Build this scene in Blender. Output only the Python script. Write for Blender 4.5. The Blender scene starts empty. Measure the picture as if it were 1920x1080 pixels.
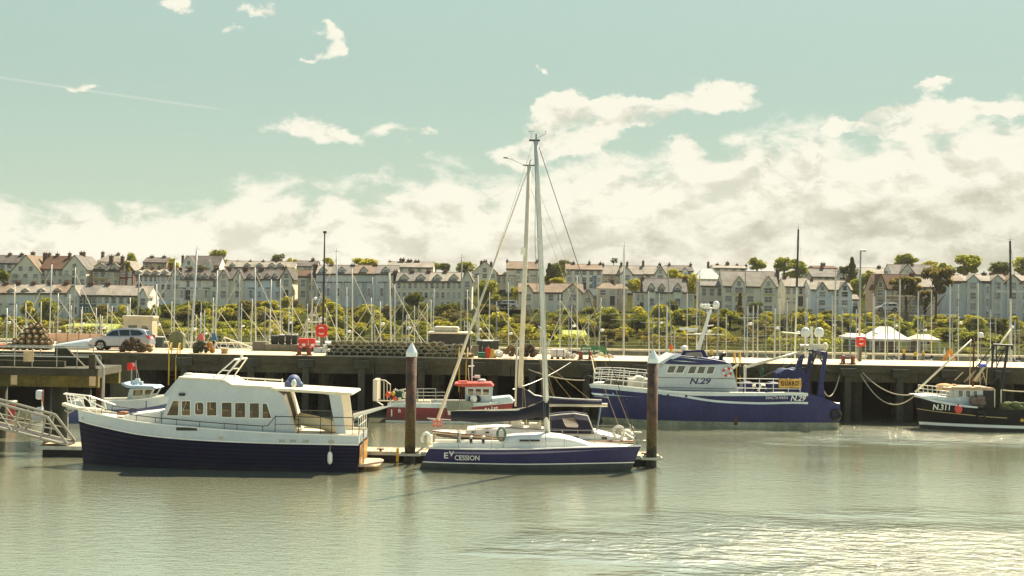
import bpy, bmesh, math, random
from mathutils import Vector, Matrix
from mathutils.bvhtree import BVHTree
random.seed(7)
R = math.radians
SC = bpy.context.scene
COL = SC.collection

# ------------------------------------------------------------------ camera
F, HC, ROLL, PITCH = 2750.0, 8.4, R(0.95), math.atan(26 / 2750.0)
FWD = Vector((0, math.cos(PITCH), math.sin(PITCH)))
_r0, _u0 = Vector((1, 0, 0)), Vector((0, -math.sin(PITCH), math.cos(PITCH)))
RGT = _r0 * math.cos(ROLL) + _u0 * math.sin(ROLL)
UPV = _u0 * math.cos(ROLL) - _r0 * math.sin(ROLL)
CAMP = Vector((0, 0, HC))
cd = bpy.data.cameras.new('camera')
cd.sensor_width = 36; cd.lens = 36 * F / 1920; cd.clip_start = 0.5; cd.clip_end = 6000
cam = bpy.data.objects.new('camera', cd); COL.objects.link(cam)
cam.matrix_world = Matrix(((RGT.x, UPV.x, -FWD.x, 0), (RGT.y, UPV.y, -FWD.y, 0), (RGT.z, UPV.z, -FWD.z, HC), (0, 0, 0, 1)))
SC.camera = cam

# ------------------------------------------------------------------ light
SUN_AZ, SUN_EL = R(28), R(49)
HAZE = .00008
EXPOSURE, SUN_STR, SKY_STR = 1.3, 5.0, 0.12
SC.view_settings.view_transform = 'Standard'; SC.view_settings.look = 'None'
SC.view_settings.exposure = EXPOSURE; SC.view_settings.gamma = 1.0
SC.view_settings.use_curve_mapping = False
ld = bpy.data.lights.new('sun', 'SUN'); ld.energy = SUN_STR; ld.angle = R(0.53); ld.color = (1.0, 0.86, 0.64)
sun = bpy.data.objects.new('sun', ld); COL.objects.link(sun)
SDIR = Vector((math.sin(SUN_AZ) * math.cos(SUN_EL), math.cos(SUN_AZ) * math.cos(SUN_EL), math.sin(SUN_EL)))
sun.rotation_euler = (-SDIR).to_track_quat('-Z', 'Y').to_euler()
sun.location = (60, 60, 90)

world = bpy.data.worlds.new('World'); SC.world = world; world.use_nodes = True
class NG:
    def __init__(s, nt): s.nt = nt
    def n(s, t, **kw):
        x = s.nt.nodes.new(t)
        for k, v in kw.items(): setattr(x, k, v)
        return x
    def put(s, sock, v):
        if isinstance(v, bpy.types.NodeSocket): s.nt.links.new(v, sock)
        else: sock.default_value = v
    def m(s, op, a, b=0.0, c=0.0, clamp=False):
        x = s.n('ShaderNodeMath', operation=op, use_clamp=clamp)
        s.put(x.inputs[0], a); s.put(x.inputs[1], b); s.put(x.inputs[2], c)
        return x.outputs[0]
    def mix(s, f, a, b, mode='MIX'):
        x = s.n('ShaderNodeMix', data_type='RGBA', blend_type=mode)
        s.put(x.inputs[0], f)
        for i, v in ((6, a), (7, b)):
            s.put(x.inputs[i], v if isinstance(v, bpy.types.NodeSocket) else (*v[:3], 1))
        return x.outputs[2]
    def ss(s, v, a, b):
        x = s.n('ShaderNodeMapRange', interpolation_type='SMOOTHSTEP')
        s.put(x.inputs[0], v); x.inputs[1].default_value = a; x.inputs[2].default_value = b
        return x.outputs[0]
    def noise(s, vec, scale, detail=4, rough=.55, dist=0.0, d='3D'):
        x = s.n('ShaderNodeTexNoise', noise_dimensions=d)
        if vec is not None: s.put(x.inputs['Vector'], vec)
        x.inputs['Scale'].default_value = scale; x.inputs['Detail'].default_value = detail
        x.inputs['Roughness'].default_value = rough; x.inputs['Distortion'].default_value = dist
        return x.outputs[0]
    def comb(s, x, y, z=0.0):
        c = s.n('ShaderNodeCombineXYZ')
        for i, v in enumerate((x, y, z)): s.put(c.inputs[i], v)
        return c.outputs[0]

def build_world():
    nt = world.node_tree; nt.nodes.clear(); g = NG(nt)
    out = g.n('ShaderNodeOutputWorld'); bg = g.n('ShaderNodeBackground'); nt.links.new(bg.outputs[0], out.inputs[0])
    bg.inputs[1].default_value = SKY_STR
    sky = g.n('ShaderNodeTexSky', sky_type='NISHITA'); sky.sun_disc = False
    sky.sun_elevation = SUN_EL; sky.sun_rotation = SUN_AZ; sky.air_density = 1.0; sky.dust_density = 0.6; sky.ozone_density = 1.5
    clear = g.mix(1.0, sky.outputs[0], (0.80, 0.78, 0.58), 'MULTIPLY')
    tc = g.n('ShaderNodeTexCoord'); sep = g.n('ShaderNodeSeparateXYZ'); nt.links.new(tc.outputs['Generated'], sep.inputs[0])
    az = g.m('ARCTAN2', sep.outputs[0], sep.outputs[1]); el = g.m('ARCSINE', sep.outputs[2])
    # even the clear sky out a little: a milky summer haze towards the horizon
    hz = g.ss(el, 0.75, 0.12)
    clear = g.mix(g.m('MULTIPLY', hz, 0.90), clear, SKY_HAZE)
    clear = g.mix(g.m('MULTIPLY', g.ss(el, 0.16, 0.02), .55), clear, SKY_LOW)
    # cloud field over azimuth / elevation
    def field(da, de):
        a = g.m('ADD', az, da); e = g.m('ADD', el, de)
        v = g.comb(a, g.m('MULTIPLY', e, 1.7), 0.37)
        big = g.noise(v, 12.0, 2, .5, 0.0)
        fine = g.noise(v, 27.0, 10, .62, 0.25)
        return g.m('ADD', g.m('MULTIPLY', g.m('SUBTRACT', big, .5), .9), g.m('MULTIPLY', g.m('SUBTRACT', fine, .5), 2.7)), a, e
    def dens(da, de):
        n, a, e = field(da, de)
        top = g.m('ADD', 0.099, g.m('MULTIPLY', g.m('SINE', g.m('MULTIPLY', g.m('ADD', a, -0.03), 4.0)), 0.034))
        bank = g.m('MULTIPLY', g.m('SUBTRACT', top, e), 26.0)
        bank = g.m('MINIMUM', bank, 1.55)
        bank = g.m('MAXIMUM', bank, -1.35)
        d = -1.35
        w1 = g.n('ShaderNodeTexNoise'); g.put(w1.inputs['Vector'], g.comb(a, g.m('MULTIPLY', e, 1.4), 2.7)); w1.inputs['Scale'].default_value = 34.0; w1.inputs['Detail'].default_value = 6; w1.inputs['Roughness'].default_value = .6
        wsep = g.n('ShaderNodeSeparateColor'); nt.links.new(w1.outputs[1], wsep.inputs[0])
        aw = g.m('ADD', a, g.m('MULTIPLY', g.m('SUBTRACT', wsep.outputs[0], .5), .05)); ew = g.m('ADD', e, g.m('MULTIPLY', g.m('SUBTRACT', wsep.outputs[1], .5), .03))
        for (px, py, sx, sy, k) in CLOUDS:
            ca = (px - 960) / F; ce = (566 - (py - (px - 960) * math.tan(ROLL))) / F
            q = g.m('ADD', g.m('POWER', g.m('DIVIDE', g.m('SUBTRACT', aw, ca), sx * 1.12 / F), 2.0),
                    g.m('POWER', g.m('DIVIDE', g.m('SUBTRACT', ew, ce), sy * 1.12 / F), 2.0))
            b = g.m('MULTIPLY', g.m('EXPONENT', g.m('MULTIPLY', q, -1.0)), k * 1.95)
            d = g.m('ADD', d, b)
        d = g.m('MAXIMUM', g.m('MINIMUM', d, 0.66), bank)
        return g.m('ADD', d, n), g.m('SUBTRACT', top, e)
    d0, deep = dens(0, 0)
    n2, _, _ = field(0.004, 0.011)
    n1, _, _ = field(0, 0)
    n3, _, _ = field(0.01, 0.03)
    cover = g.ss(d0, -0.02, 0.62)
    rim = g.ss(g.m('SUBTRACT', n1, n2), -0.42, 0.34)
    rim2 = g.ss(g.m('SUBTRACT', n1, n3), -0.65, 0.5)
    thick = g.ss(d0, 0.5, 2.0)
    low = g.ss(g.m('ADD', deep, g.m('MULTIPLY', n1, .022)), 0.012, 0.07)
    shade = g.m('MULTIPLY', g.m('MULTIPLY', thick, low), 0.80)
    shade = g.m('ADD', shade, g.m('MULTIPLY', g.m('SUBTRACT', .50, rim), .55))
    shade = g.m('ADD', shade, g.m('MULTIPLY', g.m('SUBTRACT', .45, rim2), .60), clamp=True)
    cl = g.mix(shade, CLOUD_LIT, CLOUD_SHADE)
    col = g.mix(g.m('MULTIPLY', cover, 0.97), clear, cl)
    # faint contrail, high on the left
    ca0, ce0 = (-200 - 960) / F, (566 - (145 + 1160 * math.tan(ROLL))) / F
    ca1, ce1 = (430 - 960) / F, (566 - (215 + 530 * math.tan(ROLL))) / F
    sl = (ce1 - ce0) / (ca1 - ca0)
    dist = g.m('ABSOLUTE', g.m('SUBTRACT', el, g.m('ADD', ce0, g.m('MULTIPLY', g.m('SUBTRACT', az, ca0), sl))))
    tr = g.m('MULTIPLY', g.ss(dist, 0.0012, 0.0002), g.m('MULTIPLY', g.ss(az, ca1 + .005, ca1 - .02), g.ss(az, ca0 - .1, ca0)))
    tr = g.m('MULTIPLY', tr, 0.22)
    col = g.mix(tr, col, CLOUD_LIT)
    nt.links.new(col, bg.inputs[0])
_k = 1.0 / (SKY_STR * 2 ** EXPOSURE)
SKY_LOW = (0.60 * _k, 0.70 * _k, 0.55 * _k)
SKY_HAZE = (0.40 * _k, 0.535 * _k, 0.455 * _k)
CLOUD_LIT = (0.97 * _k, 0.94 * _k, 0.79 * _k)
CLOUD_SHADE = (0.53 * _k, 0.51 * _k, 0.40 * _k)
CLOUDS = [(550, 240, 95, 26, .95), (630, 268, 50, 22, .8), (735, 243, 48, 28, 1.0), (812, 240, 34, 18, .85), (600, 62, 34, 22, 1.0), (628, 100, 24, 22, .95), (575, 110, 30, 12, .8),
          (328, 20, 42, 20, 1.05), (488, 25, 50, 18, 1.05), (443, 76, 40, 16, .85), (158, 174, 44, 14, 1.05), (1355, 190, 78, 36, 1.25), (1060, 195, 46, 34, 1.2), (1115, 222, 70, 40, 1.2),
          (1210, 212, 60, 22, 1.05), (1275, 262, 32, 18, .9), (1615, 243, 52, 14, 1.0), (1720, 215, 95, 34, 1.15), (1880, 228, 70, 20, 1.05), (1728, 172, 36, 9, .9), (1905, 160, 44, 16, 1.0), (1000, 130, 24, 14, .95), (1040, 255, 90, 34, 1.2), (1270, 285, 60, 20, .9), (960, 300, 90, 26, 1.1), (1650, 250, 120, 30, 1.0), (20, 370, 40, 18, .8)]
build_world()
world.cycles.sampling_method = 'MANUAL'; world.cycles.sample_map_resolution = 256
SC.cycles.use_denoising = True
SC.cycles.sample_clamp_indirect = 6.0; SC.cycles.sample_clamp_direct = 250.0
SC.cycles.max_bounces = 6
SC.cycles.transparent_max_bounces = 12

# ------------------------------------------------------------------ pixel <-> place (survey of the photograph)
def P(px, py, Y):
    d = RGT * ((px - 960) / F) + UPV * ((540 - py) / F) + FWD
    return CAMP + d * (Y / d.y)
def XP(px, Y, py=700): return P(px, py, Y).x
def ZP(py, Y, px=960): return P(px, py, Y).z

# ------------------------------------------------------------------ mesh builder
def lin(c): return tuple(((v / 255) / 12.92 if v / 255 <= .04045 else ((v / 255 + .055) / 1.055) ** 2.4) for v in c)
class MB:
    def __init__(s): s.v = []; s.f = []
    def add(s, vs, fs):
        b = len(s.v); s.v += [tuple(v) for v in vs]; s.f += [tuple(i + b for i in f) for f in fs]; return s
    def box(s, x0, x1, y0, y1, z0, z1):
        return s.add([(x0,y0,z0),(x1,y0,z0),(x1,y1,z0),(x0,y1,z0),(x0,y0,z1),(x1,y0,z1),(x1,y1,z1),(x0,y1,z1)],
                     [(0,3,2,1),(4,5,6,7),(0,1,5,4),(1,2,6,5),(2,3,7,6),(3,0,4,7)])
    def cbox(s, c, d): return s.box(c[0]-d[0]/2, c[0]+d[0]/2, c[1]-d[1]/2, c[1]+d[1]/2, c[2]-d[2]/2, c[2]+d[2]/2)
    def prism(s, poly, y0, y1):            # poly in (x, z)
        n = len(poly)
        return s.add([(x, y0, z) for x, z in poly] + [(x, y1, z) for x, z in poly],
                     [tuple(range(n)), tuple(range(2*n-1, n-1, -1))] + [(i, n+i, n+(i+1) % n, (i+1) % n) for i in range(n)])
    def prismx(s, poly, x0, x1):           # poly in (y, z)
        n = len(poly)
        return s.add([(x0, y, z) for y, z in poly] + [(x1, y, z) for y, z in poly],
                     [tuple(range(n)), tuple(range(2*n-1, n-1, -1))] + [(i, n+i, n+(i+1) % n, (i+1) % n) for i in range(n)])
    def prismz(s, poly, z0, z1):
        n = len(poly)
        return s.add([(x, y, z0) for x, y in poly] + [(x, y, z1) for x, y in poly],
                     [tuple(range(n)), tuple(range(2*n-1, n-1, -1))] + [(i, n+i, n+(i+1) % n, (i+1) % n) for i in range(n)])
    def hexa(s, a, b):                     # two quads joined
        return s.add(list(a) + list(b), [(0,1,2,3),(7,6,5,4)] + [(i, 4+i, 4+(i+1) % 4, (i+1) % 4) for i in range(4)])
    def tube(s, pts, r, n=6, r2=None):
        pts = [Vector(p) for p in pts]; m = len(pts); r2 = r if r2 is None else r2
        vs = []; fs = []
        for i, p in enumerate(pts):
            t = (pts[min(i+1, m-1)] - pts[max(i-1, 0)])
            t = t.normalized() if t.length > 1e-9 else Vector((0, 0, 1))
            a = t.cross(Vector((0, 0, 1)) if abs(t.z) < .95 else Vector((1, 0, 0))).normalized(); b = t.cross(a)
            rr = r + (r2 - r) * i / max(1, m-1)
            for k in range(n):
                w = 2*math.pi*k/n + math.pi/n
                vs.append(p + a*math.cos(w)*rr + b*math.sin(w)*rr)
        for i in range(m-1):
            for k in range(n): fs.append((i*n+k, i*n+(k+1) % n, (i+1)*n+(k+1) % n, (i+1)*n+k))
        fs += [tuple(range(n-1, -1, -1)), tuple(range((m-1)*n, m*n))]
        return s.add(vs, fs)
    def lathe(s, prof, c, n=12, axis='z'):  # prof [(r, h)]
        vs = []; fs = []
        for r, h in prof:
            for k in range(n):
                w = 2*math.pi*k/n; a, b = r*math.cos(w), r*math.sin(w)
                vs.append((c[0]+a, c[1]+b, c[2]+h) if axis == 'z' else (c[0]+a, c[1]+h, c[2]+b) if axis == 'y' else (c[0]+h, c[1]+a, c[2]+b))
        m = len(prof)
        for i in range(m-1):
            for k in range(n): fs.append((i*n+k, i*n+(k+1) % n, (i+1)*n+(k+1) % n, (i+1)*n+k))
        fs += [tuple(range(n-1, -1, -1)), tuple(range((m-1)*n, m*n))]
        return s.add(vs, fs)
    def ball(s, c, r, nu=10, nv=7):
        if not hasattr(r, '__len__'): r = (r, r, r)
        vs = []; fs = []
        for j in range(nv+1):
            p = math.pi*j/nv - math.pi/2
            pp = max(-1.55, min(1.55, p))
            for k in range(nu):
                w = 2*math.pi*k/nu
                vs.append((c[0]+r[0]*math.cos(pp)*math.cos(w), c[1]+r[1]*math.cos(pp)*math.sin(w), c[2]+r[2]*math.sin(pp)))
        for j in range(nv):
            for k in range(nu): fs.append((j*nu+k, j*nu+(k+1) % nu, (j+1)*nu+(k+1) % nu, (j+1)*nu+k))
        fs += [tuple(range(nu-1, -1, -1)), tuple(range(nv*nu, nv*nu+nu))]
        return s.add(vs, fs)
    def torus(s, c, R0, r, axis='y', n=18, m=6, a0=0, a1=2*math.pi, sx=1.0, sz=1.0):
        pts = []
        for i in range(n+1):
            w = a0+(a1-a0)*i/n; a, b = R0*math.cos(w)*sx, R0*math.sin(w)*sz
            pts.append((c[0]+a, c[1], c[2]+b) if axis == 'y' else (c[0]+a, c[1]+b, c[2]) if axis == 'z' else (c[0], c[1]+a, c[2]+b))
        return s.tube(pts, r, m)
    def grid(s, rows):                     # rows of equally long point lists
        n = len(rows[0]); vs = [p for r in rows for p in r]
        return s.add(vs, [(i*n+k, i*n+k+1, (i+1)*n+k+1, (i+1)*n+k) for i in range(len(rows)-1) for k in range(n-1)])
    def mesh(s, name, o=(0, 0, 0), fix=True):
        me = bpy.data.meshes.new(name)
        me.from_pydata([(x-o[0], y-o[1], z-o[2]) for x, y, z in s.v], [], s.f)
        if fix:
            bm = bmesh.new(); bm.from_mesh(me); bmesh.ops.recalc_face_normals(bm, faces=bm.faces); bm.to_mesh(me); bm.free()
        return me
    def build(s, name, mat, parent=None, smooth=False, bevel=0.0, fix=True):
        o = origin_of(parent)
        me = s.mesh(name, o, fix)
        return link(name, me, mat, parent, smooth, bevel)
ORG = {}
def origin_of(p):
    while p is not None:
        if p.name in ORG: return ORG[p.name]
        p = p.parent
    return (0, 0, 0)
def link(name, me, mat, parent=None, smooth=False, bevel=0.0, loc=None):
    if mat is not None and len(me.materials) == 0: me.materials.append(mat)
    if smooth:
        me.polygons.foreach_set('use_smooth', [True]*len(me.polygons))
    ob = bpy.data.objects.new(name, me); COL.objects.link(ob)
    if parent is not None: ob.parent = parent
    if loc is not None: ob.location = loc
    if bevel:
        b = ob.modifiers.new('bevel', 'BEVEL'); b.width = bevel; b.segments = 2; b.limit_method = 'ANGLE'; b.angle_limit = R(35)
    return ob
LABELS = set()
def tag(o, label, cat, group=None, kind=None):
    o['label'] = label; o['category'] = cat
    if group: o['group'] = group
    if kind: o['kind'] = kind
    LABELS.add(label)
    return o
def thing(name, label, cat, loc, group=None):
    e = bpy.data.objects.new(name, None); COL.objects.link(e); e.location = loc; e.empty_display_size = .3
    ORG[e.name] = tuple(loc)
    tag(e, label, cat, group); return e
def struct(o): o['kind'] = 'structure'; return o
def copy_tree(o, parent=None, loc=None, rot=None, scale=None):
    c = o.copy(); COL.objects.link(c); c.parent = parent
    if loc is not None: c.location = loc
    if rot is not None: c.rotation_euler = rot
    if scale is not None: c.scale = scale
    for ch in o.children: copy_tree(ch, c)
    return c
def catenary(a, b, sag, n=12):
    a, b = Vector(a), Vector(b)
    return [a.lerp(b, i/n) - Vector((0, 0, sag*4*(i/n)*(1-i/n))) for i in range(n+1)]

# ------------------------------------------------------------------ materials
MATS = {}
def mat(name, col, rough=.6, var=.12, scale=1.5, metal=0.0, bump=0.0, bscale=20., col2=None, streak=0.0, spec=.5, coat=0.0, grime=0.0):
    """procedural paint / concrete / cloth: colour mottled by two noises, optional vertical streaks and fine relief"""
    if name in MATS: return MATS[name]
    m = bpy.data.materials.new(name); m.use_nodes = True; nt = m.node_tree; g = NG(nt)
    b = nt.nodes['Principled BSDF']; c = lin(col); MATS[name] = m
    b.inputs['Roughness'].default_value = rough; b.inputs['Metallic'].default_value = metal; b.inputs['Specular IOR Level'].default_value = spec
    b.inputs['Coat Weight'].default_value = coat
    tc = g.n('ShaderNodeTexCoord').outputs['Object']
    n1 = g.noise(tc, scale, 5, .6); n2 = g.noise(tc, scale*7, 4, .6)
    f = g.m('ADD', g.m('MULTIPLY', n1, .65), g.m('MULTIPLY', n2, .35))
    f = g.ss(f, .32, .68)
    c2 = lin(col2) if col2 else tuple(v*(1-var*2.2) for v in c)
    hi = tuple(min(1, v*(1+var)) for v in c) if not col2 else c
    colr = g.mix(f, c2, hi)
    if streak:
        mp = g.n('ShaderNodeMapping'); nt.links.new(tc, mp.inputs[0]); mp.inputs['Scale'].default_value = (6, 6, .5)
        st = g.ss(g.noise(mp.outputs[0], 1.2, 5, .65), .5, .72)
        colr = g.mix(g.m('MULTIPLY', st, streak), colr, tuple(v*.35 for v in c))
    if grime:
        wp = g.n('ShaderNodeNewGeometry').outputs['Position']; sz = g.n('ShaderNodeSeparateXYZ'); nt.links.new(wp, sz.inputs[0])
        gn = g.noise(tc, 1.7, 6, .65); gz = g.m('ADD', sz.outputs[2], g.m('MULTIPLY', g.m('SUBTRACT', gn, .5), -.9))
        colr = g.mix(g.m('MULTIPLY', g.ss(gz, .55, .05), grime), colr, lin((78, 76, 56)))
        mp2 = g.n('ShaderNodeMapping'); nt.links.new(tc, mp2.inputs[0]); mp2.inputs['Scale'].default_value = (2.2, 2.2, .25)
        colr = g.mix(g.m('MULTIPLY', g.ss(g.noise(mp2.outputs[0], 1.6, 6, .7), .56, .74), grime*.35), colr, lin((96, 94, 96)))
    nt.links.new(colr, b.inputs['Base Color'])
    if bump:
        bn = g.n('ShaderNodeBump'); bn.inputs['Strength'].default_value = bump; bn.inputs['Distance'].default_value = .03
        nt.links.new(g.noise(tc, bscale, 5, .6), bn.inputs['Height']); nt.links.new(bn.outputs[0], b.inputs['Normal'])
    return m
def glass(name, tint, gloss=.18, trans=.75, rough=.03):
    if name in MATS: return MATS[name]
    m = bpy.data.materials.new(name); m.use_nodes = True; nt = m.node_tree; nt.nodes.clear(); g = NG(nt); MATS[name] = m
    o = g.n('ShaderNodeOutputMaterial'); t = g.n('ShaderNodeBsdfTransparent'); gl = g.n('ShaderNodeBsdfGlossy'); df = g.n('ShaderNodeBsdfDiffuse')
    t.inputs[0].default_value = (*lin(tint), 1); gl.inputs['Roughness'].default_value = rough; df.inputs[0].default_value = (*[v*.3 for v in lin(tint)], 1)
    m1 = g.n('ShaderNodeMixShader'); m1.inputs[0].default_value = 1-trans; nt.links.new(t.outputs[0], m1.inputs[1]); nt.links.new(df.outputs[0], m1.inputs[2])
    fr = g.n('ShaderNodeFresnel'); fr.inputs[0].default_value = 1.5
    m2 = g.n('ShaderNodeMixShader'); nt.links.new(g.m('ADD', fr.outputs[0], gloss*.5, clamp=True), m2.inputs[0])
    nt.links.new(m1.outputs[0], m2.inputs[1]); nt.links.new(gl.outputs[0], m2.inputs[2]); nt.links.new(m2.outputs[0], o.inputs[0])
    return m
def leafmat(name, c1, c2, tr=.4):
    if name in MATS: return MATS[name]
    m = bpy.data.materials.new(name); m.use_nodes = True; nt = m.node_tree; nt.nodes.clear(); g = NG(nt); MATS[name] = m
    o = g.n('ShaderNodeOutputMaterial'); tc = g.n('ShaderNodeTexCoord').outputs['Object']
    f = g.ss(g.noise(tc, 2.6, 3, .6), .35, .65)
    gi = g.n('ShaderNodeNewGeometry')
    f = g.m('ADD', g.m('MULTIPLY', f, .6), g.m('MULTIPLY', gi.outputs['Random Per Island'], .4))
    c = g.mix(f, c1, c2)
    d = g.n('ShaderNodeBsdfDiffuse'); t = g.n('ShaderNodeBsdfTranslucent'); x = g.n('ShaderNodeMixShader'); x.inputs[0].default_value = tr
    nt.links.new(c, d.inputs[0]); nt.links.new(g.mix(1.0, c, (1.25, 1.15, .6), 'MULTIPLY'), t.inputs[0])
    nt.links.new(d.outputs[0], x.inputs[1]); nt.links.new(t.outputs[0], x.inputs[2]); nt.links.new(x.outputs[0], o.inputs[0])
    return m
WHITE = mat('white_paint', (188, 196, 197), .35, .05, .8, streak=.10)
WHITE2 = mat('white_gelcoat', (232, 230, 218), .3, .05, .6, streak=.08)
CREAM = mat('cream_paint', (224, 214, 186), .45, .08, 1.0, streak=.12)
NAVY = mat('navy_hull_paint', (9, 9, 44), .5, .15, .7, spec=.12, grime=.16)
PURPLE = mat('purple_hull_paint', (32, 32, 78), .45, .10, .5, streak=.1, spec=.3, grime=.3)
TRAWL = mat('trawler_blue_paint', (40, 44, 92), .45, .14, .5, streak=.3, spec=.3, grime=.5)
BLUEC = mat('navy_canvas', (30, 32, 58), .8, .15, 3, bump=.4, bscale=12)
DCANV = mat('dark_canvas', (22, 24, 38), .85, .15, 3, bump=.5, bscale=9)
RED = mat('red_hull_paint', (128, 26, 32), .4, .14, .7, streak=.25, grime=.5)
REDB = mat('bright_red_paint', (205, 42, 30), .4, .08, 2)
ORANGE = mat('orange_plastic', (235, 92, 40), .5, .08, 4)
YELL = mat('yellow_paint', (208, 168, 44), .5, .12, 3, streak=.2)
STEEL = mat('galvanised_steel', (168, 168, 158), .4, .1, 3, metal=.6)
ALLOY = mat('mast_alloy', (202, 204, 196), .35, .06, 1, metal=.35)
CMAST = mat('cream_mast_paint', (204, 198, 178), .4, .06, 1)
DARKM = mat('dark_metal', (34, 36, 38), .5, .15, 3)
BLACKR = mat('black_rubber', (16, 16, 17), .75, .2, 4)
ROPE = mat('pale_rope', (190, 180, 150), .9, .15, 9)
WIRE = mat('rigging_wire', (120, 120, 114), .4, .1, 3, metal=.5)
DWIRE = mat('dark_rigging', (48, 48, 50), .6, .1, 3)
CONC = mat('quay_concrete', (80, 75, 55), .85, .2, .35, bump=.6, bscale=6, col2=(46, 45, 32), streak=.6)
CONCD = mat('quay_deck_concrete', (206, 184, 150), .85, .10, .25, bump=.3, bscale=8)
PILEC = mat('fender_pile_concrete', (68, 67, 54), .85, .2, .6, bump=.6, bscale=6, col2=(40, 41, 30), streak=.55)
WEED = mat('weedy_beam', (112, 96, 44), .9, .2, .8, bump=.8, bscale=9, col2=(60, 60, 22), streak=.5)
RUST = mat('rusty_brown_steel', (104, 66, 42), .8, .25, 1.2, bump=.5, bscale=10, col2=(62, 40, 28), streak=.5)
WOOD = mat('bleached_deck_timber', (205, 178, 140), .8, .12, 2, bump=.4, bscale=14)
VARN = mat('varnished_wood', (150, 92, 44), .4, .2, 2.5)
GLASSB = glass('boat_window_glass', (225, 215, 190), .03, .95)
GLASSD = glass('dark_window_glass', (70, 80, 80), .25, .35)

# ================================================================== SETTING
def water_mat():
    m = bpy.data.materials.new('harbour_water'); m.use_nodes = True; nt = m.node_tree; g = NG(nt)
    nt.nodes.clear(); out = g.n('ShaderNodeOutputMaterial'); df = g.n('ShaderNodeBsdfDiffuse'); gl = g.n('ShaderNodeBsdfGlossy'); mx = g.n('ShaderNodeMixShader')
    df.inputs[0].default_value = (.27, .285, .19, 1); gl.inputs[0].default_value = (1.0, .98, .84, 1); gl.inputs['Roughness'].default_value = .025
    fr = g.n('ShaderNodeFresnel'); fr.inputs[0].default_value = 1.55
    nt.links.new(g.m('ADD', g.m('MULTIPLY', fr.outputs[0], .30), .62, clamp=True), mx.inputs[0]); nt.links.new(df.outputs[0], mx.inputs[1]); nt.links.new(gl.outputs[0], mx.inputs[2]); nt.links.new(mx.outputs[0], out.inputs[0])
    tc = g.n('ShaderNodeTexCoord').outputs['Object']
    def mapped(sx, sy, rz):
        mp = g.n('ShaderNodeMapping'); nt.links.new(tc, mp.inputs[0]); mp.inputs['Scale'].default_value = (sx, sy, 1); mp.inputs['Rotation'].default_value = (0, 0, rz)
        return mp.outputs[0]
    a = g.noise(mapped(.6, 1.0, .25), 2.1, 3, .55, .3)
    c = g.noise(mapped(.6, 1.0, -.35), 6.0, 3, .6, .4)
    d = g.noise(mapped(.7, 1.0, .1), 16.0, 2, .55, .2)
    patch = g.ss(g.noise(mapped(.5, 1.0, .4), .055, 3, .55), .36, .66)
    h = g.m('ADD', g.m('MULTIPLY', a, .24), g.m('ADD', g.m('MULTIPLY', c, .145), g.m('MULTIPLY', d, .055)))
    # a breeze ruffles the near right of the basin and a strip along the quay
    sx = g.n('ShaderNodeSeparateXYZ'); nt.links.new(tc, sx.inputs[0]); wob = g.m('MULTIPLY', g.m('SUBTRACT', g.noise(mapped(.6, 1.0, .2), .16, 4, .6), .5), 34.0)
    gx = g.m('ADD', sx.outputs[0], wob); gy = g.m('ADD', sx.outputs[1], g.m('MULTIPLY', wob, .5))
    gust = g.m('MULTIPLY', g.ss(gx, -1.0, 14.0), g.ss(gy, 62.0, 49.0))
    gust = g.m('ADD', gust, g.m('MULTIPLY', g.m('MULTIPLY', g.ss(gx, 8.0, 26.0), g.ss(gy, 86.0, 97.0)), .4))
    h = g.m('MULTIPLY', h, g.m('ADD', g.m('ADD', .55, g.m('MULTIPLY', patch, .75)), g.m('MULTIPLY', gust, 2.3)))
    chop = g.m('ADD', g.m('MULTIPLY', g.noise(mapped(.75, 1.0, .3), 1.5, 2, .5, .2), .40), g.m('MULTIPLY', g.noise(mapped(.8, 1.0, -.5), 4.2, 3, .6, .3), .22))
    nt.links.new(g.m('ADD', .025, g.m('MULTIPLY', gust, .035)), gl.inputs['Roughness'])
    h = g.m('ADD', h, g.m('MULTIPLY', chop, g.m('MULTIPLY', gust, 10.5)))
    bn = g.n('ShaderNodeBump'); bn.inputs['Strength'].default_value = 1.0; bn.inputs['Distance'].default_value = WAVE
    nt.links.new(h, bn.inputs['Height']); 
    for q in (df, gl, fr): nt.links.new(bn.outputs[0], q.inputs['Normal'])
    return m
WAVE = .10
w = MB(); w.grid([[(x, y, 0) for x in (-2600, -300, 0, 300, 2600)] for y in (-300, 0, 120, 320)])
struct(w.build('water', water_mat()))

def sstep(a, b, x):
    t = max(0, min(1, (x-a)/(b-a))); return t*t*(3-2*t)
def zter(x, y):
    lo = 2.3 + 7.7*sstep(296, 336, y)
    hi = 2.3 + .5*sstep(195, 240, y) + 3.7*sstep(246, 302, y) + 4.9*sstep(318, 356, y)
    z = lo + (hi-lo)*sstep(-92, -74, x)
    return z + 4.5*sstep(372, 430, y) + 5*sstep(430, 800, y)
tm = MB()
xs = [-2600, -900, -500] + [-320+8*i for i in range(81)] + [500, 900, 2600]
ys = [190.4, 194] + [200+6*i for i in range(42)] + [470, 520, 600, 800, 1200, 3200]
tm.grid([[(x, y, zter(x, y) + .25*math.sin(x*.21+y*.13)*sstep(230, 260, y)) for x in xs] for y in ys])
GRASS = mat('hillside_grass', (70, 74, 36), .9, .3, .12, col2=(44, 48, 25), bump=.5, bscale=2, spec=0.0)
struct(tm.build('hillside', GRASS, smooth=True))
ROADM = mat('promenade_paving', (158, 144, 120), .9, .1, .4, spec=0.0)
pr = MB(); pr.grid([[(x, y, 2.35) for x in (-900, 900)] for y in (190.4, 197)])
struct(pr.build('promenade', ROADM))
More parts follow.
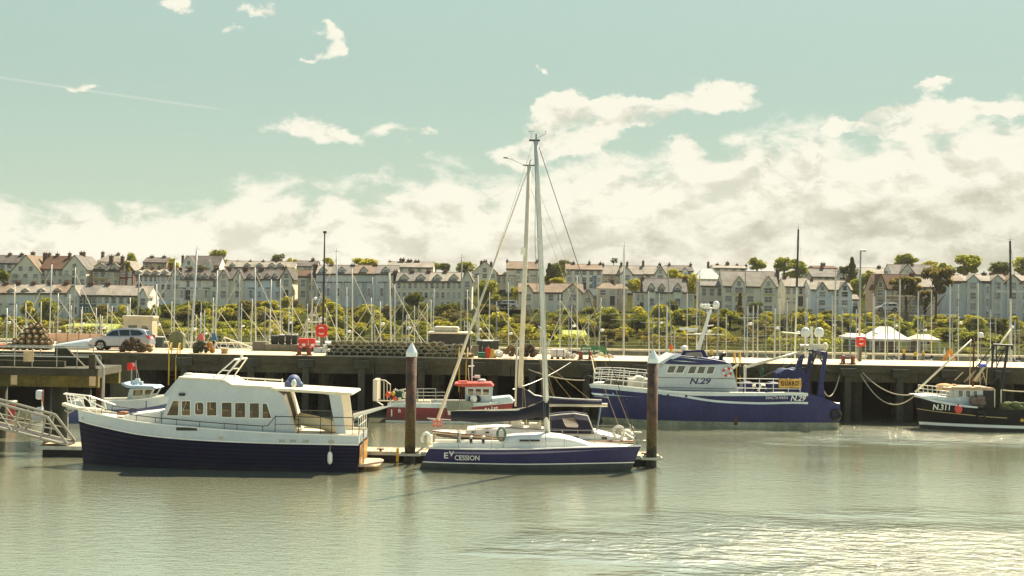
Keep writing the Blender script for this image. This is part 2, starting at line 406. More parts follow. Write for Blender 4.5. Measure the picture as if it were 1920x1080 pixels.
# sea wall on the far shore, a string of cast panels under a pale coping
SEAW = mat('sea_wall_stone', (128, 124, 106), .9, .2, .5, bump=.6, bscale=4, col2=(92, 90, 76), streak=.4)
COPE = mat('pale_coping', (214, 198, 166), .85, .08, .5)
sw = thing('sea_wall', 'long grey stone sea wall with pale coping across the marina', 'wall', (0, 190, 0))
for i in range(26):
    x0 = -130 + i*10
    MB().box(x0+.04, x0+9.96, 189.6+.03*(i % 3), 190.5, -2, 2.28).build('wall_panel', SEAW, sw)
    MB().box(x0+.02, x0+9.98, 189.4, 190.6, 2.284, 2.52).build('coping', COPE, sw)
rl = MB()
for i in range(105): rl.tube([(-130+i*2.5, 190.2, 2.5), (-130+i*2.5, 190.2, 3.45)], .025, 4)
for zz in (3.0, 3.45): rl.tube([(-130, 190.2, zz), (130, 190.2, zz)], .025, 4)
rl.build('railing', STEEL, sw)

# ------------------------------------------------------------------ quay
QF, QZ, QB = 107.8, 4.2, 118.6
qy = thing('quay', 'concrete quay on piles with bright deck and dark open underside', 'quay', (0, 113, 0))
d = MB()
for i in range(28):
    x0 = -140 + i*10
    MB().box(x0+.02, x0+9.98, QF, QB, QZ-.5, QZ).build('deck_slab', CONCD, qy)
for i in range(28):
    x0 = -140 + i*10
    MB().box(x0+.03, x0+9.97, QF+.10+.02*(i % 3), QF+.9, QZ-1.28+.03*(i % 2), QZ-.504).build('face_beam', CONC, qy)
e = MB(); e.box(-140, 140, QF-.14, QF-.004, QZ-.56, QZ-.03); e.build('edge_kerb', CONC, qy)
MB().box(-140, 140, 115.6, 116.2, -3, QZ-.504).build('shade_backing', mat('painted_void_shade', (20, 20, 20), .9, .2, .6, streak=.4), qy)  # backing added to keep light out; near-black stands for shade under the deck
capx = [230, 345, 470, 573, 678, 790, 895, 998, 1100, 1200, 1300, 1400, 1495, 1590, 1688, 1780, 1880]
for i, px in enumerate(capx):
    x = XP(px, QF-.3)
    wd = .58 if px > 300 else .9
    if px > 300:
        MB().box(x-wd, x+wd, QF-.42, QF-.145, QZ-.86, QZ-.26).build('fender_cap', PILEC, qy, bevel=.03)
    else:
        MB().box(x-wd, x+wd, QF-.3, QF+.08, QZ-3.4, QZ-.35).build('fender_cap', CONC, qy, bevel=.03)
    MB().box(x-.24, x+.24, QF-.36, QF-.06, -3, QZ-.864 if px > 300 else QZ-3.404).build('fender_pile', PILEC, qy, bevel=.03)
    for yy in (109.5, 113):
        MB().lathe([(.42, -3), (.42, QZ-.51)], (x+1.1, yy, 0), 10).build('bearing_pile', PILEC, qy, smooth=False)
# low parapet behind the parked car
xa, xb = XP(84, 118.2), XP(232, 118.2)
pw = thing('parapet_wall', 'low pinkish concrete parapet behind the upturned dinghy', 'wall', (xa, 118.2, QZ))
MB().box(xa, xb, 118.05, 118.4, QZ+.004, QZ+1.05).build('parapet', mat('pink_render', (218, 184, 156), .85, .1, .6), pw)
t = MB()
for k in range(8):
    x = xa + (xb-xa)*k/7; t.tube([(x, 118.0, QZ), (x, 118.0, QZ+1.45)], .02, 4)
t.tube([(xa, 118.0, QZ+1.45), (xb, 118.0, QZ+1.45)], .02, 4); t.build('railing', RUST, pw)
# concrete plinth carrying the wheelie bins
x0, x1 = XP(474, 116.5), XP(616, 116.5)
pl = thing('concrete_plinth', 'long grey concrete plinth under the black and red bins', 'plinth', (x0, 116.5, QZ))
MB().box(x0, XP(498, 116.5), 116.1, 117.9, QZ+.004, QZ+.72).build('end_block', SEAW, pl, bevel=.03)
MB().box(XP(498, 116.5)+.01, x1, 115.9, 117.9, QZ+.004, QZ+.52).build('slab', SEAW, pl, bevel=.03)

# ------------------------------------------------------------------ floating pontoon, piles
PY0, PY1, PZ = 75.95, 78.3, .52
po = thing('pontoon', 'long timber-decked floating pontoon behind the two nearest boats', 'pontoon', (0, 77, 0))
xL, xR = XP(67, PY0, 845), XP(1238, PY0, 860)
nb = int((xR-xL)/.29)
pm = None
for i in range(nb):
    xx = xL + (xR-xL)*(i+.5)/nb
    if pm is None:
        b_ = MB(); b_.box(-.13, .13, -1.12, 1.12, -.025, .025); pm = b_.mesh('plank'); pm.materials.append(WOOD)
    o = link('plank', pm, None, po, loc=(xx, .12, PZ-.02+.004*((i*7) % 3)))
wl = MB(); wl.box(xL, xR, PY0, PY0+.10, PZ-.16, PZ+.03); wl.build('edge_beam', STEEL, po)
wl = MB(); wl.box(xL, xR, PY1-.05, PY1+.05, PZ-.16, PZ+.03); wl.build('edge_beam', STEEL, po)
k = 0; xx = xL+.3
while xx < xR-2.2:
    MB().box(xx, min(xx+4.6, xR-.3), PY0+.14, PY1-.2, -.4, PZ-.06).build('float', BLACKR, po, bevel=.05); xx += 5.4
for px in (716, 1120, 1212):
    x = XP(px, PY0+.3); c = MB(); c.tube([(x-.2, PY0+.35, PZ+.12), (x+.2, PY0+.35, PZ+.12)], .04, 6); c.box(x-.06, x+.06, PY0+.29, PY0+.41, PZ, PZ+.12); c.build('cleat', DARKM, po)
x = XP(748, PY0-.05); MB().box(x-.07, x+.07, PY0-.10, PY0-.01, .02, PZ+.22).build('yellow_marker', YELL, po)

TIMB = bpy.data.materials.new('weathered_pile'); MATS['weathered_pile'] = TIMB
def pile_mat(m):
    m.use_nodes = True; nt = m.node_tree; g = NG(nt); b = nt.nodes['Principled BSDF']; b.inputs['Roughness'].default_value = .8
    geo = g.n('ShaderNodeNewGeometry').outputs['Position']; sp = g.n('ShaderNodeSeparateXYZ'); nt.links.new(geo, sp.inputs[0])
    n = g.noise(geo, 2.2, 5, .65); n2 = g.noise(geo, 11, 4, .6)
    base = g.mix(g.ss(n, .35, .65), lin((56, 40, 30)), lin((98, 70, 48)))
    zz = g.m('ADD', sp.outputs[2], g.m('MULTIPLY', g.m('SUBTRACT', n, .5), 2.6))
    base = g.mix(g.ss(zz, 2.9, 1.9), base, g.mix(g.ss(n2, .4, .6), lin((96, 78, 34)), lin((52, 50, 24))))
    base = g.mix(g.ss(zz, 1.3, .6), base, lin((24, 26, 20)))
    nt.links.new(base, b.inputs['Base Color'])
    bn = g.n('ShaderNodeBump'); bn.inputs['Strength'].default_value = .6; bn.inputs['Distance'].default_value = .04; nt.links.new(n2, bn.inputs['Height']); nt.links.new(bn.outputs[0], b.inputs['Normal'])
pile_mat(TIMB)
CAPM = mat('pale_pile_cap', (214, 224, 224), .5, .06, 2, streak=.15)
for px, pt, pb, pcone, lab in ((770, 668, 868, 642, 'tall brown pile with white cone cap beside the motor yacht stern'),
                               (1223, 680, 880, 654, 'tall brown pile with white cone cap off the purple yacht bow')):
    y = 75.55; x = XP(px, y, 770); zt = P(px, pt, y).z; zc = P(px, pcone, y).z
    pi_ = thing('mooring_pile', lab, 'pile', (x, y, 0), 'mooring piles')
    MB().lathe([(.275, -3), (.275, zt)], (x, y, 0), 16).build('shaft', TIMB, pi_, smooth=True)
    MB().lathe([(.29, zt-.02), (.29, zt+.22), (.02, zc)], (x, y, 0), 16).build('cone_cap', CAPM, pi_)
    gd = MB(); gd.box(x-.55, x+.55, y-.42, y-.36, PZ-.1, PZ+.02); gd.box(x-.55, x-.47, y-.36, PY0-.004, PZ-.1, PZ+.02); gd.box(x+.47, x+.55, y-.36, PY0-.004, PZ-.1, PZ+.02)
    gd.build('pile_guide', STEEL, pi_)

# ------------------------------------------------------------------ landing stage, gangway at the left
LY0, LY1 = 81.0, 86.0
zt = P(90, 690, LY0).z
xr = XP(183, LY0, 690); xl = -44
ls = thing('landing_stage', 'weed-stained concrete landing stage with steel rails on a thick pile', 'landing stage', (xl, 83, 0))
MB().box(xl, xr, LY0, LY1, zt-.42, zt).build('deck_slab', CONC, ls, bevel=.03)
MB().box(xl, xr, LY0+.12, LY0+.5, zt-1.05, zt-.424).build('edge_beam', WEED, ls)
MB().box(xl, xr, LY1-.6, LY1-.2, zt-1.05, zt-.424).build('edge_beam', WEED, ls)
for px in (27, 174): x = XP(px, LY0+.1); MB().box(x-.17, x+.17, LY0+.02, LY0+.118, zt-.95, zt-.43).build('bracket', WOOD, ls)
MB().box(xl, xr-2.2, LY0+1.2, LY0+1.5, zt+.004, zt+.34).build('upstand', CONC, ls)
MB().box(xl, xr-.9, LY1-1.3, LY1-1.0, zt+.004, zt+.5).build('upstand', CONC, ls)
MB().prism([(xr-3.2, zt+.004), (xr-1.5, zt+.004), (xr-2.6, zt+1.1), (xr-3.2, zt+1.1)], LY0+2.6, LY0+2.9).build('splay_wall', CONC, ls)
x = XP(113, 82.6); MB().lathe([(.44, -3), (.44, zt-.43)], (x, 82.6, 0), 16).build('pile', PILEC, ls, smooth=True)
x = XP(90, 84.6); MB().lathe([(.22, -3), (.22, zt-.43)], (x, 84.6, 0), 12).build('pile', DARKM, ls, smooth=True)
for px in (161, 168, 2): x = XP(px, 85.5); MB().lathe([(.12 if px > 9 else .4, -3), (.12 if px > 9 else .4, zt-.43)], (x, 85.5, 0), 12).build('pile', PILEC, ls, smooth=True)
x = XP(185, 84); MB().lathe([(.22, -3), (.22, zt-.2)], (x+.1, 84, 0), 12).build('pile', RUST, ls, smooth=True)
rr = MB()
for px in (-20, 27, 60, 106, 144):
    x = XP(px, LY0+.2); rr.tube([(x, LY0+.2, zt), (x, LY0+.2, zt+1.12)], .03, 5)
for dz in (.62, 1.12): rr.tube([(xl, LY0+.2, zt+dz), (XP(171, LY0+.2), LY0+.2, zt+dz)], .035, 5)
rr.build('front_railing', STEEL, ls)
rr = MB()
for px in (5, 75, 144, 175): x = XP(px, LY1-.4); rr.tube([(x, LY1-.4, zt), (x, LY1-.4, zt+1.05)], .03, 5)
for dz in (.55, 1.05): rr.tube([(xl, LY1-.4, zt+dz), (XP(188, LY1-.4), LY1-.4, zt+dz)], .03, 5)
rr.build('rear_railing', STEEL, ls)
x = XP(173, LY0+.2); MB().box(x-.17, x+.17, LY0+.05, LY0+.4, zt+.004, zt+.78).build('end_post', CONC, ls, bevel=.03)
x2 = XP(194, LY0+.25)
MB().tube([(x+.1, LY0+.25, zt+.7), (x2, LY0+.25, zt+.05), (x2, LY0+.25, .9)], .085, 8).build('guide_pipe', STEEL, ls)
MB().box(XP(186, LY0), x2, LY0+.2, LY0+.3, zt-.5, zt-.38).build('guide_bracket', STEEL, ls)
MB().box(XP(43, LY0+.1), XP(62, LY0+.1), LY0+.12, LY0+.16, zt+.33, zt+.92).build('notice_board', WOOD, ls)
MB().box(xl, xl+2.4, LY1+.02, QF-.02, zt-.4, zt-.02).build('link_bridge', CONC, ls)

gw = thing('gangway', 'grey aluminium truss gangway sloping down to the pontoon', 'gangway', (XP(126, 76.6), 76.6, PZ))
GWM = mat('gangway_alloy', (158, 154, 136), .45, .08, 2, metal=.2)
for gy in (76.1, 77.5):
    q = lambda a, b_: tuple(P(a, b_, 76.1)[i] if i != 1 else gy for i in range(3))
    top = lambda a: q(a, 757.5 + (781.7-757.5)*a/88); bot = lambda a: q(a, 802 + 32*a/125)
    s_ = MB(); s_.tube([top(-200), top(88)], .075, 8); s_.tube([top(88), q(126, 832)], .07, 8); s_.build('top_chord', GWM, gw, smooth=False)
    s_ = MB(); s_.tube([bot(-200), bot(126)], .085, 6); s_.build('bottom_chord', GWM, gw)
    s_ = MB()
    for k, (a, b_) in enumerate(((86, 77), (37, 25), (-14, -27), (-66, -79), (-118, -131))): s_.tube([top(a), bot(b_)], .05, 6)
    for a, b_ in ((84, 27), (-16, 23), (-16, -78), (-118, -80)): s_.tube([top(a), bot(b_)], .04, 6)
    s_.tube([q(-200, 742), q(102, 805)], .03, 5)
    s_.build('lattice', GWM, gw)
fl = MB(); a, b_ = P(-200, 750, 76.1), P(126, 834, 76.1)
fl.hexa([(a.x, 76.2, a.z), (a.x, 77.4, a.z), (b_.x, 77.4, b_.z), (b_.x, 76.2, b_.z)], [(a.x, 76.2, a.z-.06), (a.x, 77.4, a.z-.06), (b_.x, 77.4, b_.z-.06), (b_.x, 76.2, b_.z-.06)])
fl.build('walkway', DARKM, gw)

# ================================================================== BOATS
def crom(vals, u):
    n = len(vals)-1; i = min(int(u), n-1); t = u-i
    p0, p1, p2, p3 = vals[max(i-1, 0)], vals[i], vals[i+1], vals[min(i+2, n)]
    return p1+.5*t*((p2-p0)+t*(2*p0-5*p1+4*p2-p3+t*(3*(p1-p2)+p3-p0)))
class Hull:
    """stations from one end to the other: (px_sheer, py_sheer, half_beam, px_bottom, half_beam_bottom, *py of colour lines)"""
    def __init__(s, st, Yc, zk=-.5, n=26, e=.6, ex=1.0):
        s.Yc, s.zk, s.e, s.ex, s.n = Yc, zk, e, ex, n
        rows = []
        for q in st:
            px, py, b, pb, bb = q[:5]; Y = Yc-b
            a = P(px, py, Y); rows.append([a.x, a.z, b, P(pb, 870, Yc-bb).x, bb] + [P(px, l, Y).z for l in q[5:]])
        m = len(rows)-1; s.S = []
        for i in range(n+1):
            u = m*i/n; s.S.append([crom([r[k] for r in rows], u) if m > 1 else 0 for k in range(len(rows[0]))])
        for r in s.S: r[2] = max(r[2], .02); r[4] = max(r[4], .015)
    def pt(s, i, z, side, off=0.0):
        x1, z1, b, x0, bb = s.S[i][:5]
        t = max(0, min(1, (z-s.zk)/(z1-s.zk)))
        return (x0+(x1-x0)*t**s.ex, s.Yc+side*(bb+(b-bb)*t**s.e+off), z)
    def zl(s, i, k):                       # k: 'k' keel, 's' sheer, int -> colour line
        return s.zk if k == 'k' else s.S[i][1] if k == 's' else s.S[i][5+k] if isinstance(k, int) else k
    def band(s, k0, k1, name, m, parent, i0=0, i1=None, nt=6, off=0.0, ends=(True, True), dz0=0, dz1=0, smooth=True, sides=(-1, 1)):
        i1 = s.n if i1 is None else i1; g = MB()
        for side in sides:
            g.grid([[s.pt(i, s.zl(i, k0)+dz0+((s.zl(i, k1)+dz1)-(s.zl(i, k0)+dz0))*j/nt, side, off) for i in range(i0, i1+1)] for j in range(nt+1)])
        for q, i in ((0, i0), (1, i1)):
            if ends[q]:
                a = [s.pt(i, s.zl(i, k0)+dz0+((s.zl(i, k1)+dz1)-(s.zl(i, k0)+dz0))*j/nt, -1, off) for j in range(nt+1)]
                b = [s.pt(i, s.zl(i, k0)+dz0+((s.zl(i, k1)+dz1)-(s.zl(i, k0)+dz0))*j/nt, 1, off) for j in range(nt+1)]
                g.grid([a, b])
        o = g.build(name, m, parent, smooth=False)
        if smooth:
            for p in o.data.polygons: p.use_smooth = abs(p.normal.x) < .8
        return o
    def deck(s, drop, name, m, parent, i0=0, i1=None, inset=.02, camber=.06):
        i1 = s.n if i1 is None else i1; g = MB(); rows = [[], [], []]
        for i in range(i0, i1+1):
            z = s.S[i][1]-drop; a = s.pt(i, z, -1, -min(inset, s.S[i][2]*.5)); b = s.pt(i, z, 1, -min(inset, s.S[i][2]*.5))
            rows[0].append(a); rows[1].append((a[0], s.Yc, z+camber)); rows[2].append(b)
        g.grid(rows); return g.build(name, m, parent)
    def bvh(s):
        v = []; f = []
        for j in range(13):
            for i in range(s.n+1): v.append(s.pt(i, s.zk+(s.S[i][1]-s.zk)*j/12, -1))
        n = s.n+1
        for j in range(12):
            for i in range(s.n): f.append((j*n+i, j*n+i+1, (j+1)*n+i+1, (j+1)*n+i))
        return BVHTree.FromPolygons(v, f)
    def rail(s, drop, r, name, m, parent, i0=0, i1=None, off=0.0, sides=(-1, 1)):
        i1 = s.n if i1 is None else i1; g = MB()
        for sd in sides: g.tube([s.pt(i, s.S[i][1]-drop, sd, off) if drop >= 0 else tuple(Vector(s.pt(i, s.S[i][1], sd, off))-Vector((0, 0, drop))) for i in range(i0, i1+1)], r, 6)
        return g.build(name, m, parent)

def text_mesh(txt, x0, x1, z0, z1, y, name, m, parent, bvh=None, shear=0.0, off=.025, bold=0.0, sp=1.0, tilt=0.0, thick=0.0):
    cu = bpy.data.curves.new('lettering', 'FONT'); cu.body = txt; cu.shear = shear; cu.resolution_u = 3; cu.offset = bold; cu.space_character = sp
    cu.extrude = 0
    ob = bpy.data.objects.new('lettering_tmp', cu); COL.objects.link(ob)
    me = bpy.data.meshes.new_from_object(ob); bpy.data.objects.remove(ob); bpy.data.curves.remove(cu)
    vs = [v.co.copy() for v in me.vertices]
    ax, bx = min(v.x for v in vs), max(v.x for v in vs); ay, by = min(v.y for v in vs), max(v.y for v in vs)
    o = origin_of(parent)
    for v in me.vertices:
        u = (v.co.x-ax)/(bx-ax); X = x0+(x1-x0)*u; Z = z0+(z1-z0)*(v.co.y-ay)/(by-ay)+tilt*u; Y = y
        if bvh is not None:
            h = bvh.ray_cast(Vector((X, y-30, Z)), Vector((0, 1, 0)))
            if h[0] is not None: Y = h[0].y-off
        v.co = (X-o[0], Y-o[1], Z-o[2])
    return link(name, me, m, parent)
def ptext(txt, pbox, Y, name, m, parent, **kw):   # pbox = pixel box left, top, right, bottom
    a, b = P(pbox[0], pbox[3], Y), P(pbox[2], pbox[1], Y)
    dz = P(pbox[2], pbox[3], Y).z-a.z
    return text_mesh(txt, a.x, b.x, a.z, b.z-dz, Y, name, m, parent, tilt=dz, **kw)
def plate(outline, holes, y0, y1, name, m, parent):   # flat wall in the x-z plane with real openings
    cu = bpy.data.curves.new('plate', 'CURVE'); cu.dimensions = '2D'; cu.fill_mode = 'BOTH'; cu.extrude = abs(y1-y0)/2
    for poly in [outline]+holes:
        sp = cu.splines.new('POLY'); sp.points.add(len(poly)-1); sp.use_cyclic_u = True
        for p_, (x, z) in zip(sp.points, poly): p_.co = (x, z, 0, 1)
    ob = bpy.data.objects.new('plate_tmp', cu); COL.objects.link(ob)
    me = bpy.data.meshes.new_from_object(ob); bpy.data.objects.remove(ob); bpy.data.curves.remove(cu)
    o = origin_of(parent); ym = (y0+y1)/2
    for v in me.vertices: v.co = (v.co.x-o[0], ym-v.co.z-o[1], v.co.y-o[2])
    return link(name, me, m, parent)
def pp(lst, Y): return [(P(a, b, Y).x, P(a, b, Y).z) for a, b in lst]
def p3(a, b, Y): return tuple(P(a, b, Y))
def ring(poly, k):                          # grow a polygon about its centre
    cx = sum(p[0] for p in poly)/len(poly); cz = sum(p[1] for p in poly)/len(poly)
    return [(x+(.0 if abs(x-cx) < 1e-6 else math.copysign(k, x-cx)), z+math.copysign(k, z-cz)) for x, z in poly]
def window(poly, y, parent, gm, fm, name='window', fw=.04, th=.05):
    f = plate(ring(poly, fw), [poly], y-th, y+.01, name, fm, parent)
    MB().prism(poly, y-.012, y-.002).build('pane', gm, f)
    return f
def rect(x0, y0, x1, y1): return [(x0, y1), (x1, y1), (x1, y0), (x0, y0)]
def fender(parent_label, x, y, z0, z1, r, mt=WHITE, rope_to=None):
    f = thing('fender', parent_label, 'fender', (x, y, z0))
    MB().lathe([(.03, z0), (r*.8, z0+.06), (r, z0+.16), (r, z1-.16), (r*.8, z1-.06), (.03, z1)], (x, y, 0), 12).build('body', mt, f, smooth=True)
    if rope_to: MB().tube([(x, y, z1), rope_to], .014, 4).build('lanyard', ROPE, f)
    return f

# ------------------------------------------------------------------ 1. motor yacht, left foreground
Yc = 73.4
H1 = Hull([(146, 767.6, .04, 158, .03, 788), (163, 772, .55, 172, .2, 793.5), (190, 778, 1.0, 196, .6, 800), (255, 790.5, 1.68, 256, 1.3, 813.5), (330, 798.5, 2.02, 330, 1.82, 822),
           (420, 806, 2.15, 420, 2.02, 827.5), (515, 812, 2.15, 515, 2.08, 831), (600, 815, 2.15, 600, 2.06, 832.7), (673, 817, 2.1, 670, 2.0, 834)], Yc, n=32, e=.7)
m1 = thing('motor_yacht', 'large white motor yacht with navy hull moored at the left', 'motor yacht', (XP(410, Yc), Yc, 0))
hl = H1.band('k', 0, 'hull', NAVY, m1)
PLKM = mat('navy_plank_seam', (10, 13, 30), .5, .1, 1)
for q in range(1, 9):                      # lapped plank lines on the hull
    g = MB()
    for sd in (-1, 1): g.tube([H1.pt(i, -.3+(H1.zl(i, 0)+.3)*q/9, sd, .004) for i in range(0, H1.n+1)], .012, 4)
    g.build('plank_seam', PLKM, hl)
H1.band(0, 's', 'topside', WHITE, m1, off=.012)
H1.band(0, 0, 'rubbing_strake', WHITE2, m1, off=.05, dz0=-.03, dz1=.03, nt=1, ends=(False, True))
H1.deck(.10, 'foredeck', CREAM, m1, inset=.04)
H1.rail(0, .035, 'toe_rail', WHITE2, m1)
near, far = Yc-1.78, Yc+1.78
hous = pp([(304, 805), (304, 781), (318, 744.5), (309, 742.6), (337.5, 709.4), (418, 714), (434, 723.6), (514, 727.8), (531, 741), (552, 812)], near)
wins = [pp(w_, near) for w_ in (
    [(312.5, 779), (324.7, 751.4), (335.2, 751.4), (334.2, 779)], rect(341, 752, 356.5, 778.8), [(366, 775), (368, 777), (379.5, 777), (381.5, 775), (381.5, 757), (378, 754.6), (369.5, 754.6), (366, 757)],
    rect(388.4, 754, 405.8, 779), rect(416, 754.8, 434.3, 781.8), rect(441, 755.5, 459.8, 782.5), rect(468.2, 756, 485.8, 783.4), [(492.2, 784), (492.6, 756.8), (500, 756.8), (508.8, 784)])]
plate(hous, wins, near, near+.06, 'cabin_side', WHITE, m1)
plate(hous, wins, far-.06, far, 'cabin_side', WHITE, m1)
for w_ in wins:
    f = plate(ring(w_, .035), [w_], near-.025, near-.003, 'window', WHITE2, m1)
    MB().prism(w_, near+.02, near+.03).build('pane', GLASSB, f)
    f = plate(ring(w_, .035), [w_], far+.003, far+.025, 'window', WHITE2, m1)
def span(pts, y0, y1, name, mt, th=.06, parent=m1):   # strip of roof / front following a profile
    g = MB()
    for (ax, az), (bx, bz) in zip(pts[:-1], pts[1:]):
        dx, dz = bx-ax, bz-az; L = math.hypot(dx, dz); nx, nz = -dz/L*th, dx/L*th
        g.hexa([(ax, y0, az), (bx, y0, bz), (bx, y1, bz), (ax, y1, az)], [(ax+nx, y0, az+nz), (bx+nx, y0, bz+nz), (bx+nx, y1, bz+nz), (ax+nx, y1, az+nz)])
    return g.build(name, mt, parent)
span(pp([(304, 781), (318, 744.5)], near), near+.06, far-.06, 'windscreen_frame', WHITE, -.05)
span(pp([(309, 742.6), (337.5, 709.4)], near), near-.05, far+.05, 'brow', WHITE, .07)
span(pp([(318, 744.5), (309, 742.6)], near), near, far, 'brow_soffit', WHITE, .04)
span(pp([(335, 709), (419, 713.8), (434.5, 723.4), (512, 727.6)], near), near-.08, far+.08, 'cabin_roof', CREAM, .07)
span(pp([(531, 741), (552, 812)], near), near+.06, near+1.0, 'aft_bulkhead', WHITE2, -.05)
span(pp([(531, 741), (552, 812)], near), far-1.0, far-.06, 'aft_bulkhead', WHITE2, -.05)
MB().box(XP(306, near), XP(548, near), near+.07, far-.07, ZP(795, near, 420), ZP(794, near, 420)+.02).build('cabin_floor', VARN, m1)
for a, b_, yy in ((316, 332, .5), (345, 352, 1.6), (396, 404, .9), (419, 431, 1.9), (447, 456, 1.2), (470, 484, .7), (494, 505, 1.4)):
    MB().box(XP(a, near), XP(b_, near), near+yy, near+yy+.5, ZP(795, near, 420)+.03, ZP(795, near, 420)+(.75 if a != 419 and a != 447 else 1.35)).build('cabin_furniture', VARN, m1, bevel=.03)
tk = pp([(226, 788), (232, 779), (300, 771), (304, 803)], Yc-1.3)
MB().prism(tk, Yc-1.2, Yc+1.2).build('fore_trunk', WHITE2, m1, bevel=.05)
z = ZP(777, Yc, 245)
MB().box(XP(228, Yc), XP(242, Yc), Yc-.6, Yc+.1, z, z+.16).build('fore_hatch', VARN, m1, bevel=.03)
MB().box(XP(248, Yc), XP(268, Yc), Yc-.7, Yc+.3, z, z+.1).build('fore_hatch', DARKM, m1, bevel=.02)
a, b_ = P(146, 768, Yc), P(119, 757, Yc)
g = MB(); g.prism([(a.x+1.3, a.z-.02), (a.x+.1, a.z), (b_.x, b_.z-.08), (b_.x, b_.z+.06), (a.x, a.z+.14), (a.x+1.3, a.z+.05)], Yc-.28, Yc+.28); g.build('bow_platform', CREAM, m1, bevel=.02)
g = MB(); g.tube([(b_.x+.1, Yc-.05, b_.z), (b_.x+.3, Yc-.05, b_.z-.42)], .04, 6); g.tube([(b_.x+.12, Yc-.2, b_.z-.3), (b_.x+.3, Yc-.05, b_.z-.45), (b_.x+.5, Yc+.1, b_.z-.3)], .045, 6); g.build('anchor', STEEL, m1)
g = MB()                                    # pulpit
for sd in (-1, 1):
    tp = [p3(122, 738, Yc), p3(161, 743.5, Yc), p3(181, 752, Yc), p3(206, 762, Yc)]
    ww = [.22, .55, .8, 1.05]
    tp = [(x, y+sd*w_, z) for (x, y, z), w_ in zip(tp, ww)]; g.tube(tp, .032, 6)
    for px, pt_, pb_, w_ in ((127, 739, 757, .25), (134, 740, 760, .3), (161, 744, 769, .55), (187, 754, 776, .85)):
        x, _, zt_ = p3(px, pt_, Yc); zb_ = P(px, pb_, Yc).z; g.tube([(x, Yc+sd*w_, zt_), (x+.12, Yc+sd*(w_+.03), zb_)], .024, 5)
    g.tube([(P(150, 741, Yc).x, Yc+sd*.45, P(150, 741, Yc).z), (P(168, 764, Yc).x, Yc+sd*.62, P(168, 764, Yc).z), (P(181, 772, Yc).x, Yc+sd*.8, P(181, 772, Yc).z)], .024, 5)
g.tube([(P(122, 738, Yc).x, Yc-.22, P(122, 738, Yc).z), (P(122, 738, Yc).x, Yc+.22, P(122, 738, Yc).z)], .032, 6)
g.build('pulpit', WHITE2, m1)
def hb(px):                                 # hull half beam near a pixel column
    r = min(H1.S, key=lambda r: abs(r[0]-P(px, 800, Yc-r[2]).x)); return r[2], r[1], r[0]
DR = mat('black_handrail', (28, 28, 30), .4, .1, 2)
g = MB()
for sd in (-1, 1):
    pts = []
    for px in (187.6, 219, 254.6, 291, 329.7, 371.8, 411.6, 449, 490):
        b, zs, x = hb(px); b -= .06; pts.append((x, Yc+sd*b, zs+.30)); g.tube([(x, Yc+sd*b, zs-.02), (x, Yc+sd*b, zs+.30)], .016, 5)
    b, zs, x = hb(515); pts += [(x-.35, Yc+sd*2.08, zs+.34), (x, Yc+sd*2.08, zs+.80)]
    b, zs, x = hb(666); pts += [(x, Yc+sd*2.05, zs+.86)]
    g.tube(pts, .022, 6)
    for px in (524.5, 558.7, 592.5, 630, 659.6, 667):
        b, zs, x = hb(px); g.tube([(x, Yc+sd*2.06, zs), (x, Yc+sd*2.06, zs+.84)], .018, 5)
    b, zs, x = hb(515); b2, zs2, x2 = hb(667); g.tube([(x, Yc+sd*2.06, zs+.42), (x2, Yc+sd*2.05, zs2+.46)], .016, 5)
g.build('deck_railing', DR, m1)
for nm, poly in (('arch_leg', [(616, 737), (639, 737), (649, 814), (630, 814)]), ('arch_brace', [(560, 730), (620, 735.5), (617, 741), (603, 737)])):
    q = pp(poly, near)
    MB().prism(q, near, near+.09).build(nm, WHITE, m1, bevel=.02); MB().prism(q, far-.09, far).build(nm, WHITE2, m1, bevel=.02)
q = pp([(507, 727), (660, 736.5), (662, 740), (659, 741.5), (520, 733), (507, 730.5)], near-.1)
MB().prism(q, near-.16, far+.16).build('aft_canopy', CREAM, m1, bevel=.03)
g = MB(); zf = ZP(716, far, 470)
g.box(XP(434, far), XP(531, far), far-.08, far-.02, ZP(724, far, 480), ZP(719, far, 480)); g.build('flybridge_coaming', CREAM, m1)
g = MB(); a, b_ = P(448, 708, far), P(531, 713, far); g.tube([a, b_], .035, 6)
for px in (464, 497, 529): a = P(px, 709.5, far); g.tube([a, (a.x, far, a.z-.42)], .03, 5)
g.build('flybridge_rail', WHITE2, m1)
g = MB()                                    # radar frame on the roof
for py_, dx in ((near+.5, 0), (far-.5, 0)):
    g.tube([p3(396, 712, near+.3), p3(440, 673.5, near+1.0)], .035, 6); g.tube([p3(415, 713.5, near+.3), p3(453, 672.5, near+1.0)], .035, 6); break
g.tube([p3(437, 708, far-.4), p3(463, 671.5, far-1.0)], .035, 6); g.tube([p3(421, 708, far-.4), p3(450, 672, far-1.0)], .035, 6)
g.tube([p3(439, 674, near+1.0), p3(463, 671.5, far-1.0)], .045, 6); g.tube([p3(418, 694, near+.65), p3(430, 695, near+.65)], .028, 5); g.tube([p3(437, 691, far-.7), p3(448, 691, far-.7)], .028, 5)
g.build('radar_frame', WHITE2, m1)
MB().ball(p3(453, 668, Yc), (.08, .08, .12)).build('mast_light', WHITE2, m1, smooth=True)
for px, py_, rx in ((355, 703, .30), (366, 705, .22), (387, 709, .16)): MB().ball(p3(px, py_, Yc), (rx, .25, .12), 10, 6).build('roof_vent', WHITE2, m1, smooth=True)
g = MB(); g.ball(p3(551, 717, Yc), (.36, .5, .40), 12, 8); g.ball(p3(541, 721, Yc-.3), (.22, .3, .22), 10, 6); g.ball(p3(561, 722, Yc+.1), (.22, .3, .2), 10, 6)
g.build('covered_console', mat('blue_cover', (74, 92, 128), .7, .12, 3), m1, smooth=True)
